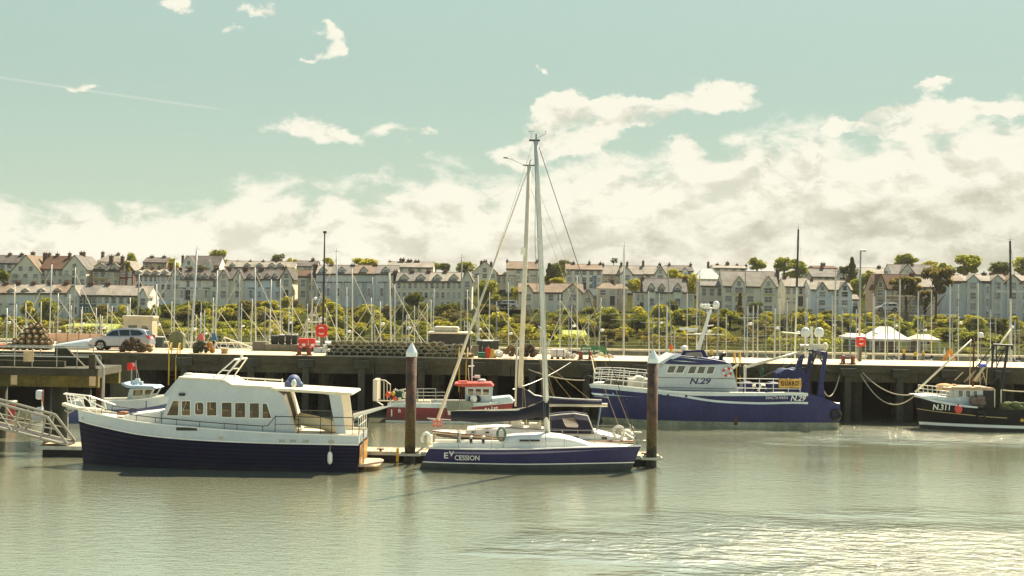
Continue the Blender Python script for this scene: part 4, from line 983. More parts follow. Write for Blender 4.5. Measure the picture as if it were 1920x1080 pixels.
# ------------------------------------------------------------------ 5. blue guard trawler N.29
Yc = 104.2
H5 = Hull([(1105, 721.5, .05, 1140, .04, 727, 731, 735, 782), (1120, 721, 1.1, 1146, .35, 728, 731.5, 735.5, 783), (1160, 724, 2.2, 1172, 1.2, 732, 733.5, 737, 785.5), (1213, 729.5, 2.9, 1214, 2.3, 737, 737, 738, 788), (1270, 734.5, 3.1, 1270, 2.8, 740.8, 739, 743.5, 789.5),
           (1340, 736, 3.15, 1340, 3.0, 742.5, 750, 754, 791), (1420, 737, 3.15, 1420, 3.0, 742.5, 754, 758, 792), (1515, 738.5, 3.1, 1512, 2.9, 743, 753.8, 757.8, 792.5), (1576, 759, 2.9, 1570, 2.6, 762, 767, 770, 793)], Yc, n=48, zk=-.6, e=.65, ex=.75)
b5 = thing('trawler', 'blue and white guard trawler with two radar domes and net drum', 'trawler', (XP(1340, Yc), Yc, 0), 'working boats along the quay')
BOOT = mat('stained_cream_boot', (164, 160, 132), .7, .2, .8, streak=.6, col2=(112, 112, 92))
H5.band('k', 3, 'boot_top', BOOT, b5, off=.004); H5.band(3, 0, 'hull', TRAWL, b5)
PALEW = mat('pale_white_paint', (204, 214, 214), .45, .06, 1, streak=.15)
H5.band(0, 's', 'white_gunwale', PALEW, b5, off=.01, i1=42); H5.band(0, 's', 'stern_bulwark', TRAWL, b5, off=.01, i0=42)
[H5.band(2, 1, 'rubbing_strake', PALEW, b5, off=.07, i0=21, i1=42, nt=1, ends=(False, False), sides=(q,)) for q in (-1, 1)]
H5.rail(0, .06, 'gunwale_rail', WHITE2, b5, i1=42); H5.deck(.7, 'deck', MATS['worn_grey_deck'], b5)
bt5 = H5.bvh()
for poly in ([(1108, 736.5), (1149, 740), (1149, 737.2), (1205, 744.2), (1150, 742.4), (1112, 740.2)], [(1113, 743), (1140, 745), (1178, 748.8), (1140, 747.8), (1116, 746.8)]):
    onhull(0, 0, 0, 0, 'bow_flash', PALEW, b5, bt5, 102, .02, poly=poly)
for a in (1252, 1286, 1320, 1354): onhull(0, 0, 0, 0, 'porthole', DARKM, b5, bt5, 101.2, .09, poly=[(a+2.4*math.cos(w_), 741+(a-1252)*.045-2.6*math.sin(w_)) for w_ in [i*math.pi/5 for i in range(10)]])
for a in ((1378, 779, 1383, 783), (1448, 780, 1454, 783), (1498, 778, 1503, 782.5)): onhull(*a, 'scupper', DARKM, b5, bt5, 101.1, .015)
onhull(1376, 783, 1383, 797, 'rust_streak', RUST, b5, bt5, 101.1, .012)
ptext('SANCTA MARIA', (1435, 742.8, 1477, 748.2), 101.1, 'lettering', LET, b5, bvh=bt5, shear=.35, bold=-.004)
ptext('N.29', (1482, 741.5, 1511, 752), 101.1, 'lettering', LET, b5, bvh=bt5, shear=.25, bold=.022)
near = Yc-2.4; far = Yc+2.4
wh = pp([(1228, 738), (1231, 703), (1246, 681), (1370, 683), (1385, 738)], near)
wn = [pp(a, near) for a in ([(1250, 698.6), (1254.8, 686.3), (1268, 686), (1263, 698.8)], [(1267, 698.8), (1272, 686), (1286, 686), (1279.8, 699)], [(1289, 700), (1294.7, 687), (1306.5, 686.8), (1301.8, 700)], [(1306.5, 700), (1311, 687.2), (1323, 687.2), (1319, 700.2)], [(1324.4, 700.6), (1328.6, 687.4), (1340.7, 687.4), (1336.4, 700.6)])]
plate(wh, wn, near, near+.08, 'wheelhouse_side', WHITE, b5); plate(wh, wn, far-.08, far, 'wheelhouse_side', WHITE, b5)
for w_ in wn: window(w_, near, b5, GLASSD, WHITE2, 'window', .05, .04)
span(pp([(1228, 738), (1231, 703), (1246, 681)], near), near+.08, far-.08, 'wheelhouse_front', WHITE, .06, b5)
span(pp([(1370, 683), (1385, 738)], near), near+.08, far-.08, 'wheelhouse_back', WHITE, .06, b5)
for py_ in (709.5, 728, 733): MB().tube([p3(1232, py_-2, near-.02), p3(1379, py_+1, near-.02)], .025, 5).build('side_moulding', mat('grey_seam', (120, 124, 118), .6, .1, 2), b5)
vis = pp([(1243, 682), (1266, 665.5), (1320, 670.5), (1356, 677), (1372, 682.8), (1300, 684)], near)
MB().prism(vis, near-.1, far+.1).build('blue_visor', TRAWL, b5, bevel=.04)
for poly in ([(1256, 672.5), (1266, 665), (1278, 667), (1262, 673.5)], [(1258, 676), (1283, 676.5), (1310, 679.5), (1284, 678.2)], [(1272, 669.2), (1300, 671.5), (1335, 676), (1298, 673)]):
    MB().prism(pp(poly, near-.1), near-.125, near-.103).build('visor_flash', PALEW, b5)
MB().prism(pp([(1233, 682), (1262, 665), (1266, 665.5), (1244, 682)], near), near-.09, far+.09).build('roof_front', WHITE, b5)
g = MB(); g.prism(pp([(1271, 667), (1278, 656), (1316, 655), (1324, 672), (1316, 671), (1310, 659), (1283, 660), (1277, 667.5)], Yc), Yc-1.3, Yc-1.1); g.build('flying_bridge', TRAWL, b5)
g = MB(); g.prism(pp([(1277, 668), (1283, 660), (1310, 659), (1316, 671)], Yc), Yc-1.0, Yc+1.0); g.build('bridge_cabin', CREAM, b5, bevel=.05)
MB().ball(p3(1283, 653, Yc), (.28, .28, .2), 10, 6).build('radar_pod', WHITE2, b5, smooth=True)
ptext('N.29', (1293, 708.5, 1333, 720.5), near-.02, 'lettering', mat('dark_blue_lettering', (40, 44, 96), .5, .05, 4), b5, shear=.25, bold=.03)
g = MB()
for k in range(8):
    a0 = k*math.pi/4; g2 = MB(); g2.torus(p3(1363.5, 697.5, near-.09), .27, .075, 'y', 4, 8, a0, a0+math.pi/4)
    if k == 0: lb = thing('lifebuoy', 'red and white lifebuoy on the blue trawler wheelhouse side', 'lifebuoy', p3(1363.5, 697.5, near-.09))
    g2.build('segment', REDB if k % 2 else WHITE2, lb)
mA, mB = Vector(p3(1309, 656, Yc)), Vector(p3(1333, 580, Yc))
ma = MB().tube([mA, mB], .2, 4, .12).build('signal_mast', WHITE2, b5)
g = MB(); g.tube([p3(1318, 577, Yc), p3(1345, 578, Yc)], .06, 6); g.tube([p3(1312, 570, Yc), p3(1340, 571, Yc)], .02, 4)
for px in (1316, 1322, 1328): g.ball(p3(px, 573, Yc), (.16, .16, .14), 8, 6)
g.build('mast_lights', WHITE2, ma); MB().lathe([(.2, 0), (.24, .1), (.24, .3), (.14, .44), (.02, .48)], p3(1342.7, 577, Yc), 12).build('satellite_dome', WHITE2, ma, smooth=True)
MB().cbox(p3(1291, 616.5, Yc-.3), (1.3, .16, .16)).build('radar_scanner', WHITE2, ma); g = MB(); g.cbox(p3(1297, 620, Yc-.2), (.5, .3, .2)); g.tube([p3(1290, 625.5, Yc-.2), p3(1316, 627, Yc-.2)], .06, 5); g.tube([p3(1322, 612, Yc), p3(1338, 610, Yc)], .05, 5); g.tube([p3(1286, 627, Yc), p3(1358, 627, Yc)], .03, 5); g.build('mast_platform', CREAM, ma)
g = MB(); g.tube([p3(1345, 670, Yc+.4), p3(1347, 577, Yc+.4)], .06, 6); g.tube([p3(1305, 660, Yc+.8), p3(1306.5, 520, Yc+.8)], .02, 4); g.build('aerial', STEEL, b5)
g = MB(); g.tube([p3(1351, 676, Yc-.5), p3(1352, 668, Yc-.5), p3(1355, 664, Yc-.5), p3(1361, 663.5, Yc-.5)], .16, 8); g.build('exhaust_stack', DARKM, b5, smooth=True)
MB().lathe([(.75, 0), (.6, .3), (.2, .4)], p3(1342, 679, Yc+.2), 14).build('roof_tank', PALEW, b5, smooth=True)
g = MB()                                    # bow rails
for sd in (-1, 1):
    def bp(px, dz):
        r_ = min(range(H5.n+1), key=lambda i: abs(H5.S[i][0]-XP(px, Yc-H5.S[i][2]))); a = Vector(H5.pt(r_, H5.S[r_][1], sd, -.08)); return a+Vector((0, 0, dz))
    cols = (1112, 1126, 1145, 1166, 1180, 1200, 1222)
    for px in cols: g.tube([bp(px, 0), bp(px, 1.08)+Vector((.15, 0, 0))], .028, 5)
    for dz in (.42, .75, 1.08): g.tube([bp(px, dz)+Vector((.15*dz, 0, 0)) for px in cols], .026, 5)
g.build('bow_railing', WHITE2, b5)
g = MB(); g.cbox(p3(1198, 720, Yc), (1.6, 1.6, .8)); g.lathe([(.45, -.9), (.45, .9)], p3(1198, 716, Yc), 12, 'y'); g.build('windlass', CREAM, b5, bevel=.04)
g = MB(); g.ball(p3(1150, 718, Yc), (.7, .5, .3), 10, 6); g.ball(p3(1165, 720, Yc-.5), (.5, .4, .3), 10, 6); g.build('rope_pile', mat('dark_rope', (86, 84, 66), .9, .2, 6), b5, smooth=True)
MB().torus(p3(1105, 714, Yc), .28, .12, 'y', 16, 8).build('bow_tyre', BLACKR, b5)
g = MB()                                    # aft deck rails
for px in (1397, 1424, 1450, 1478, 1500): g.tube([p3(px, 738, Yc-2.9), p3(px, 709, Yc-2.9)], .03, 5)
for py_ in (709.5, 718, 727.5): g.tube([p3(1382, py_, Yc-2.9), p3(1502, py_+2, Yc-2.9)], .026, 5)
g.build('aft_railing', WHITE2, b5)
sg = MB().prism(pp([(1460, 710), (1502.5, 711), (1502.5, 727), (1460, 727)], Yc-2.97), Yc-3.0, Yc-2.95).build('guard_sign', mat('orange_yellow_board', (208, 160, 70), .7, .2, 2), b5)
ptext('GUARD', (1464, 714.5, 1497.5, 723.5), Yc-3.012, 'lettering', BLACKR, sg, bold=.03, sp=1.2)
for a, b_, yy in ((1385, 1402, -1.5), (1408, 1430, -.8), (1434, 1450, -1.6), (1456, 1512, 0)): MB().box(XP(a, Yc), XP(b_, Yc), Yc+yy-.5, Yc+yy+.8, ZP(746, Yc, 1440), ZP(714 if a != 1408 else 718, Yc, 1440)).build('winch_housing', TRAWL, b5, bevel=.08)
g = MB(); g.tube([p3(1411, 724, Yc-2.5), p3(1417, 723, Yc-2.5)], .1, 6); g.tube([p3(1421, 733, Yc-2.4), p3(1428, 722, Yc-2.4), p3(1435, 723, Yc-2.4)], .07, 6); g.build('deck_gear', CREAM, b5)
for i, (px, py_, r_, yy) in enumerate(((1474, 706, .56, .2), (1495, 706, .60, .2))):
    x, y, z = p3(px, py_, Yc); MB().lathe([(.1, -1.25), (r_, -1.2), (r_, 1.2), (.1, 1.25)], (x, Yc+yy+.4, z), 20, 'y').build('net_drum', TRAWL, b5, smooth=False)
g = MB(); g.prism(pp([(1454, 713), (1458, 700), (1466, 693), (1498, 692), (1506, 698), (1510, 713)], Yc), Yc-.2, Yc+1.6); g.build('drum_guard', TRAWL, b5, bevel=.1)
gl = [(1514, 762), (1522, 716), (1531, 660), (1537, 656), (1537, 664), (1530, 716), (1535, 764)]
for yy, nm in ((-2.6, 'gantry_leg'), (2.3, 'gantry_leg')): MB().prism(pp(gl, Yc), Yc+yy, Yc+yy+.35).build(nm, TRAWL, b5, bevel=.04)
MB().prism(pp([(1489, 690), (1498, 666), (1506, 664), (1504, 672), (1500, 690)], Yc), Yc-.5, Yc-.1).build('gantry_strut', TRAWL, b5, bevel=.03)
MB().box(XP(1528, Yc), XP(1538, Yc), Yc-2.2, Yc+2.25, ZP(665, Yc, 1533), ZP(657, Yc, 1533)).build('gantry_crossbeam', TRAWL, b5, bevel=.04)
g = MB()
for a, b_ in (((1531, 662), (1520, 690)), ((1538, 672), (1552, 697)), ((1524, 655), (1524, 683)), ((1512, 655), (1529, 660))): g.tube([p3(*a, Yc-1), p3(*b_, Yc-1)], .06, 6)
g.build('gantry_brace', DARKM, b5)
for px in (1510, 1536):
    g = MB(); x, y, z = p3(px, 632, Yc); g.lathe([(.05, 0), (.26, .02), (.33, .2), (.33, .42), (.24, .62), (.04, .7)], (x, y, z), 16); dm = g.build('satellite_dome', WHITE2, b5, smooth=True)
    MB().tube([(x, y, z+.05), (x, y, z-.95)], .06, 6).build('dome_post', WHITE2, dm)
MB().box(XP(1519, Yc), XP(1523, Yc), Yc-.1, Yc+.1, ZP(662, Yc, 1520), ZP(612, Yc, 1520)).build('light_mast', WHITE2, b5)
g = MB(); g.tube([p3(1500, 648, Yc), p3(1548, 649, Yc)], .1, 6); g.ball(p3(1547, 650, Yc), (.25, .25, .3), 8, 6); g.cbox(p3(1528, 650, Yc), (.9, .5, .35)); g.tube([p3(1466, 623, Yc), p3(1500, 626, Yc)], .04, 5); g.build('light_platform', CREAM, b5)
bo = MB(); bo.tube([p3(1399, 688, Yc-.5), p3(1507, 658, Yc-.5)], .11, 8, .07); bo.build('cargo_boom', CREAM, b5, smooth=True)
MB().tube([p3(1397, 738, Yc-.5), p3(1397, 684, Yc-.5)], .1, 8).build('boom_post', CREAM, b5, smooth=True)
g = MB(); g.tube([p3(1429, 678, Yc-.5), p3(1428, 700, Yc-.5)], .02, 4); g.tube([p3(1399, 688, Yc-.5), p3(1461, 676, Yc-.5)], .02, 4); g.tube([p3(1427, 707, Yc-1), p3(1505, 672, Yc-1)], .025, 4); g.tube([p3(1469, 672, Yc), p3(1470, 690, Yc)], .02, 4); g.build('rigging', WIRE, b5)
MB().ball(p3(1428, 697, Yc-.5), (.14, .1, .3), 8, 6).build('hook_block', GNET, b5, smooth=True)
MB().tube([p3(1369, 694, Yc-2), p3(1385, 683, Yc-2)], .09, 6).build('stay_arm', CREAM, b5)
g = MB(); g.torus(p3(1567, 778, Yc-2.95), .3, .12, 'y', 14, 6); g.build('stern_tyre', BLACKR, b5)
g = MB(); g.tube([p3(1538, 748, Yc-2.6), p3(1574, 758, Yc-2.6)], .05, 6); g.tube([p3(1547, 757, Yc-2.6), p3(1574, 757.5, Yc-2.6)], .1, 6); g.build('stern_rail', CREAM, b5)

# ------------------------------------------------------------------ 6. dark fishing boat N.311
Yc = 103.4
H6 = Hull([(1714.5, 740.5, .04, 1726, .03, 744, 766, 792), (1730, 743.5, .9, 1738, .4, 747.5, 768.5, 793), (1757, 750.5, 1.6, 1760, 1.1, 755, 772, 794.5), (1805, 759, 2.15, 1806, 1.8, 763, 777, 796.5), (1845, 764, 2.3, 1845, 2.05, 766, 781, 798), (1890, 768, 2.3, 1890, 2.1, 769.5, 784, 799.5), (1930, 769, 2.25, 1930, 2.1, 770.5, 786, 800.5), (1985, 768, 2.1, 1982, 1.9, 769.5, 786, 801)], Yc, n=34, zk=-.5)
b6 = thing('fishing_boat', 'black-hulled fishing boat with pole booms and red buoy at the right', 'fishing boat', (XP(1850, Yc), Yc, 0), 'working boats along the quay')
BLKH = mat('black_hull_paint', (15, 16, 21), .5, .2, .7, streak=.2, grime=.22, spec=.2)
H6.band('k', 2, 'boot_top', mat('black_boot', (44, 42, 38), .7, .2, 1), b6, off=.004); H6.band(2, 0, 'hull', BLKH, b6); H6.band(2, 2, 'white_waterline', WHITE2, b6, off=.015, dz0=-.14, dz1=.06, nt=1, ends=(False, False))
H6.band(1, 1, 'strake', mat('tan_strake', (166, 146, 96), .6, .1, 2), b6, off=.05, dz0=-.03, dz1=.03, nt=1, i1=24, ends=(False, False)); H6.band(0, 's', 'gunwale', PALEW, b6, off=.012, i1=18); H6.band(0, 's', 'aft_gunwale', BLKH, b6, off=.012, i0=18)
H6.deck(.5, 'deck', MATS['worn_grey_deck'], b6); bt6 = H6.bvh()
ptext('N.311', (1751, 758, 1779, 769), 101.8, 'lettering', LET, b6, bvh=bt6, bold=.02, shear=.06)
MB().prism(pp([(1722, 742), (1750, 741.5), (1800, 746), (1806, 757), (1806, 762), (1760, 752)], Yc-1.3), Yc-1.4, Yc+1.4).build('whaleback', PALEW, b6, bevel=.06)
near = Yc-1.3
wh = pp([(1782, 750), (1784, 729), (1843, 731), (1843, 768), (1806, 764), (1806, 757)], near)
wn = [pp(rect(a, b_, c, d_), near) for a, b_, c, d_ in ((1797, 732, 1805, 744), (1811, 732.5, 1819, 744), (1825, 733, 1832, 744))]
plate(wh, wn, near, near+.05, 'wheelhouse_side', WHITE, b6); plate(wh, wn, Yc+1.25, Yc+1.3, 'wheelhouse_side', WHITE, b6)
for w_ in wn: window(w_, near, b6, GLASSD, WHITE2, 'window', .03, .03)
span(pp([(1782, 750), (1784, 729)], near), near+.05, Yc+1.25, 'wheelhouse_front', WHITE, .05, b6)
TANR = mat('tan_roof', (182, 154, 120), .7, .12, 1.5)
MB().prism(pp([(1780, 728), (1784, 725), (1862, 727), (1866, 731.5), (1780, 730)], near), near-.2, Yc+1.5).build('wheelhouse_roof', TANR, b6, bevel=.03)
g = MB(); g.ball(p3(1771, 726, Yc), (.65, .8, .28), 12, 6); g.ball(p3(1788, 725, Yc), (.3, .4, .2), 10, 6); g.build('roof_canvas', mat('ochre_canvas', (190, 144, 88), .8, .12, 3), b6, smooth=True)
MB().torus(p3(1801, 725.5, Yc-.5), .26, .08, 'z', 14, 6).build('lifebuoy_ring', ORANGE, b6)
g = MB()
cols = [1722+8.6*k for k in range(9)]
for yy in (-1.4, 1.4):
    for k, px in enumerate(cols): g.tube([p3(px, 721.5+.09*(px-1722), Yc+yy*min(1, .25+k*.15)), p3(px+1, 738.5+.16*(px-1722), Yc+yy*min(1, .25+k*.15))], .028, 5)
    for dy in (0, 6.5, 13): g.tube([p3(px, 721.5+dy+(.09+.03*dy/13)*(px-1722), Yc+yy*min(1, .25+k*.15)) for k, px in enumerate(cols)], .03, 5)
g.build('bow_railing', CREAM, b6)
g = MB(); g.tube([p3(1716, 735, Yc-.2), p3(1822, 637, Yc-.2)], .08, 8, .05); g.build('derrick_pole', CREAM, b6, smooth=True)
g = MB(); g.tube([p3(1827, 714, Yc), p3(1896, 617, Yc)], .09, 8, .06); g.build('derrick_pole', CREAM, b6, smooth=True)
g = MB(); g.tube([p3(1824, 727, Yc), p3(1826.5, 633, Yc)], .08, 8, .05); g.build('mast', RUST, b6, smooth=True)
GB = mat('black_gantry_paint', (26, 28, 32), .6, .15, 2)
for a, b_, r_ in (((1863, 646), (1859, 700), .1), ((1890, 648), (1877, 732), .12), ((1862, 646), (1899, 648), .09), ((1863, 648), (1838, 680), .05), ((1863, 680), (1886, 650), .05), ((1868, 648), (1869, 690), .05), ((1885, 652), (1866, 694), .05), ((1898, 648), (1897, 656), .1), ((1838, 680), (1828, 690), .05), ((1877, 700), (1858, 720), .07)):
    for yy in (-1.0, 1.0): MB().tube([p3(*a, Yc+yy), p3(*b_, Yc+yy)], r_*.8, 6).build('gantry_bar', GB, b6)
g = MB()
for k in range(7): g.tube([p3(1808+k*5, 716-((k*7) % 5), Yc-.4), p3(1822+k*4, 700-((k*3) % 9), Yc-.4)], .02, 4)
for a, b_ in (((1818, 722), (1820, 640)), ((1831, 716), (1841, 690)), ((1841, 692), (1850, 722)), ((1790, 713), (1806, 698)), ((1851, 690), (1849, 722)), ((1836, 716), (1837, 694))): g.tube([p3(*a, Yc), p3(*b_, Yc)], .035, 5)
g.build('rigging', ROPE, b6)
MB().lathe([(.05, 0), (.2, .03), (.22, .25), (.12, .36), (.02, .38)], p3(1839, 633, Yc), 12).build('radar_dome', WHITE2, b6, smooth=True)
MB().tube([p3(1839, 633, Yc), p3(1838, 725, Yc)], .03, 5).build('dome_post', STEEL, b6)
MB().cbox(p3(1842, 685, Yc-.2), (.48, .5, .22)).build('blue_box', mat('blue_plastic', (70, 92, 190), .5, .1, 3), b6, bevel=.03)
for px in (1865, 1877): MB().tube([p3(px, 764, Yc-1.5), p3(px, 730, Yc-1.5)], .04, 5).build('shelter_post', CREAM, b6)
MB().prism(pp([(1843, 732), (1862, 732), (1862, 766), (1843, 768)], Yc+.8), Yc+.8, Yc+.9).build('shelter_back', DARKM, b6)
x, y, z = p3(1797, 767.5, Yc-2.45); bo = thing('net_buoy', 'round red buoy hung on the black fishing boat side', 'buoy', (x, y, z-.27), 'buoys on the black fishing boat')
MB().ball((x, y, z), (.27, .22, .29), 14, 9).build('float', mat('red_buoy', (206, 76, 56), .6, .1, 3), bo, smooth=True); MB().lathe([(.06, 0), (.06, .1)], (x, y, z+.27), 8).build('eye', DARKM, bo)
g = MB()
for k in range(60): g.ball(p3(1883+random.random()*60, 758+random.random()*12+((k % 2)*6), Yc-2.1+random.random()*1.6), (.35, .3, .22), 7, 5)
tag(g.build('net_heap', mat('weedy_green_net', (84, 92, 52), .95, .25, 3, bump=.9, bscale=12), smooth=True), 'dull green fishing net heaped over the black boat stern', 'net')
g = MB()
for k in range(18): g.ball(p3(1822+random.random()*22, 744+random.random()*14, Yc-1.6), (.2, .15, .2), 7, 5)
tag(g.build('net_heap', mat('grey_brown_net', (120, 104, 92), .95, .2, 4, bump=.9, bscale=14), smooth=True), 'grey-brown net hanging beside the black fishing boat wheelhouse', 'net')
for k, (px, py_) in enumerate(((1915, 786), (1918, 790))): pass
x, y, z = p3(1916, 788, Yc-2.5); bo = thing('net_buoy', 'small yellow-orange buoy at the black fishing boat quarter', 'buoy', (x, y, z-.12), 'buoys on the black fishing boat')
MB().ball((x, y, z), .13, 10, 7).build('float', YELL, bo, smooth=True); MB().lathe([(.03, 0), (.03, .06)], (x, y, z+.12), 6).build('eye', DARKM, bo)
g = MB()
for px in (1851, 1857): g.torus(p3(px, 778, Yc-2.42), .24, .09, 'y', 14, 6)
g2 = MB(); g2.torus(p3(1840, 779, Yc-2.42), .26, .1, 'y', 14, 6); g2.build('side_tyre', BLACKR, b6)

# ------------------------------------------------------------------ 7. small blue workboat with the red ensign
Yc = 98.0
H7 = Hull([(127, 752, 1.3, 128, 1.15, 768), (180, 752, 1.4, 180, 1.25, 768.5), (240, 750.5, 1.4, 240, 1.2, 767), (276, 747, 1.3, 274, 1.0, 764), (310, 742, .9, 304, .5, 758), (345, 736, .04, 330, .03, 750)], Yc, n=22, zk=-.4)
b7 = thing('workboat', 'small blue and white workboat with cabin and red ensign', 'workboat', (XP(230, Yc), Yc, 0), 'working boats along the quay')
H7.band('k', 0, 'hull', mat('violet_blue_paint', (72, 80, 122), .5, .1, .7), b7); H7.band(0, 's', 'topside', WHITE, b7, off=.01); H7.rail(0, .05, 'gunwale', WHITE2, b7); H7.deck(.2, 'deck', CREAM, b7)
onhull(0, 0, 0, 0, 'blue_bow_panel', MATS['violet_blue_paint'], b7, H7.bvh(), 96.9, .03, poly=[(275, 751.5), (322, 743), (320, 762), (274, 767)])
near = Yc-.95
cb = pp([(236, 755), (243, 729), (291, 728.5), (283, 742), (272, 755)], near); wn = [pp([(249, 741.5), (250, 731.5), (268, 731), (267, 741)], near), pp([(271, 741), (272, 731), (287, 730.5), (281, 740.5)], near)]
plate(cb, wn, near, near+.05, 'cabin_side', WHITE, b7); plate(cb, wn, Yc+.9, Yc+.95, 'cabin_side', WHITE, b7)
for w_ in wn: window(w_, near, b7, GLASSB, CREAM, 'window', .03, .03)
MB().prism(pp([(228, 717.5), (245, 722.5), (288, 724), (295, 728.5), (285, 729.5), (240, 727), (229, 721)], near), near-.2, Yc+1.15).build('cabin_roof', mat('pale_grey_blue', (150, 170, 186), .5, .08, 1), b7, bevel=.03)
g = MB(); g.prism(pp([(240, 755), (248, 742), (272, 742), (276, 748), (272, 757)], near-.2), near-.2, near-.02); g.build('cabin_step', CREAM, b7, bevel=.04)
g = MB(); g.tube([p3(246, 722, Yc), p3(247, 688, Yc)], .05, 6); g.tube([p3(257, 722, Yc), p3(255, 676, Yc)], .03, 5); g.tube([p3(257, 692, Yc), p3(261, 712, Yc)], .025, 5); g.build('mast', STEEL, b7)
for px, py_, s_ in ((258, 714, .3), (252, 717, .24), (265, 718, .22)): MB().cbox(p3(px, py_, Yc), (s_, s_, s_)).build('roof_instrument', PALEW, b7, bevel=.03)
fl = MB(); rows = []
for j in range(7):
    rows.append([p3(255.5-i*2.1, 679.5+j*2.2+.5*math.sin(i*.9+j*.2)+i*.22, Yc-.06+.1*math.sin(i*1.1+j*.4)) for i in range(9)])
fl.grid(rows); en = thing('ensign_flag', 'bright red ensign flying over the small blue workboat', 'flag', p3(255, 700, Yc))
fm = REDB; fo = fl.build('cloth', mat('red_flag_cloth', (236, 52, 38), .8, .05, 4), en, smooth=True)
sm = fo.modifiers.new('thickness', 'SOLIDIFY'); sm.thickness = .012
g = MB(); g.grid([[tuple(Vector(rows[j][i])+Vector((0, -.02, 0))) for i in range(4)] for j in range(4)]); fo2 = g.build('canton', mat('pale_canton', (224, 180, 172), .8, .1, 6, col2=(150, 90, 120)), en, smooth=True)
g = MB()
for a, b_ in ((195, 215), (135, 155)):
    g.tube([p3(a, 752, Yc-1.2), p3(a, 747, Yc-1.2), p3(b_, 747, Yc-1.2), p3(b_, 752, Yc-1.2)], .03, 5)
g.tube([p3(127, 746, Yc-1.2), p3(180, 747, Yc-1.2)], .025, 5); g.build('deck_rail', WHITE2, b7)
# ------------------------------------------------------------------ 8. two boats half hidden under the landing stage
Yc = 97
H8 = Hull([(-60, 762, 1.0, -60, .8, 780), (-10, 757, 1.1, -10, .9, 778), (20, 755, .5, 16, .3, 776), (30, 752, .04, 24, .03, 775)], Yc, n=14, zk=-.4)
b8 = thing('fishing_boat', 'dark red boat bow showing behind the gangway at the left edge', 'fishing boat', (XP(-10, Yc), Yc, 0), 'working boats along the quay')
H8.band('k', 's', 'hull', RED, b8); H8.rail(0, .06, 'gunwale', CREAM, b8); H8.deck(.15, 'deck', CREAM, b8)
g = MB(); g.tube([p3(3, 757, Yc), p3(3, 733, Yc)], .12, 6); g.tube([p3(8, 756, Yc), p3(26, 751, Yc)], .04, 5); g.build('samson_post', WHITE2, b8)
H9 = Hull([(58, 776, .9, 60, .8, 784), (80, 775, 1.0, 80, .9, 784), (108, 774, 1.0, 108, .85, 783), (126, 770, .3, 122, .2, 782), (132, 768, .04, 126, .03, 781)], 99, n=14, zk=-.4)
b9 = thing('workboat', 'small white boat with outboard half hidden behind the thick pile', 'workboat', (XP(85, 99), 99, 0), 'working boats along the quay')
H9.band('k', 's', 'hull', PALEW, b9); H9.rail(0, .05, 'gunwale', CREAM, b9); H9.deck(.1, 'deck', CREAM, b9)
MB().cbox(p3(74, 740, 98.6), (.42, .5, .62)).build('outboard_cowl', PALEW, b9, bevel=.12); MB().cbox(p3(84, 742, 98.6), (.3, .25, .75)).build('pink_panel', mat('faded_pink_panel', (196, 120, 110), .7, .1, 4), b9, bevel=.03)
g = MB(); g.tube([p3(79, 732, 98.6), p3(79, 778, 98.6)], .05, 5); g.tube([p3(87, 733, 98.6), p3(86, 778, 98.6)], .05, 5); g.tube([p3(78, 732.5, 98.6), p3(88, 733, 98.6)], .05, 5); g.build('stern_frame', CREAM, b9)
MB().ball(p3(78, 772, 98.5), (.5, .5, .35), 10, 6).build('covered_engine', PALEW, b9, smooth=True)

# ================================================================== THINGS ON THE QUAY
DZ = QZ+.004
# ------------------------------------------------------------------ double bollards and mooring warps
BOLM = mat('red_brown_iron', (132, 66, 52), .7, .2, 4, bump=.3)
BOLL = {}
for px, Yb, lab in ((570, 108.5, 'red-brown double bollard below the red bins'), (1098, 108.6, 'red-brown double bollard left of the blue trawler bow'), (1590, 108.6, 'red-brown double bollard behind the blue trawler stern')):
    x = XP(px, Yb, 672); bl = thing('double_bollard', lab, 'bollard', (x, Yb, DZ), 'double bollards on the quay edge'); BOLL[px] = Vector((x, Yb, DZ+.35))
    MB().box(x-.6, x+.6, Yb-.22, Yb+.22, DZ, DZ+.08).build('base_plate', BOLM, bl, bevel=.02)
    for s_ in (-1, 1):
        MB().lathe([(.17, .082), (.15, .3), (.15, .42), (.22, .5), (.2, .6), (.04, .63)], (x+s_*.36, Yb, DZ), 12).build('post', BOLM, bl, smooth=True)
def warp(label, pts, r=.04, m=ROPE):
    tag(MB().tube(pts, r, 6).build('mooring_rope', m), label, 'rope', 'mooring warps at the quay')
warp('pale warp from the trawler bow across to the left bollard', catenary(p3(1115, 700, 104), BOLL[1098]+Vector((.36, 0, 0)), -.15))
warp('pale warp running left from the trawler bow behind the tall masts', catenary(p3(1100, 713, 104.2), p3(985, 690, QF-.2), .25))
warp('thin grey warp slanting down from the left bollard', catenary(BOLL[1098]+Vector((-.36, -.1, 0)), p3(962, 730, 102.6), .3), .025, WIRE)
warp('long warp sagging from the rear bollard to the trawler stern', catenary(BOLL[1590]+Vector((-.36, 0, 0)), p3(1545, 733, 104), 1.3))
warp('upper of two warps sagging to the black boat bow', catenary(BOLL[1590]+Vector((.3, 0, 0)), p3(1715, 739, 103.4), .9))
warp('lower of two warps sagging to the black boat bow', catenary(BOLL[1590]+Vector((.4, 0, 0)), p3(1716, 741, 103.4), 1.75))
warp('straight pale warp leading right from the black boat gantry', catenary(p3(1878, 731, 103.4), p3(1935, 734, 106), .05))

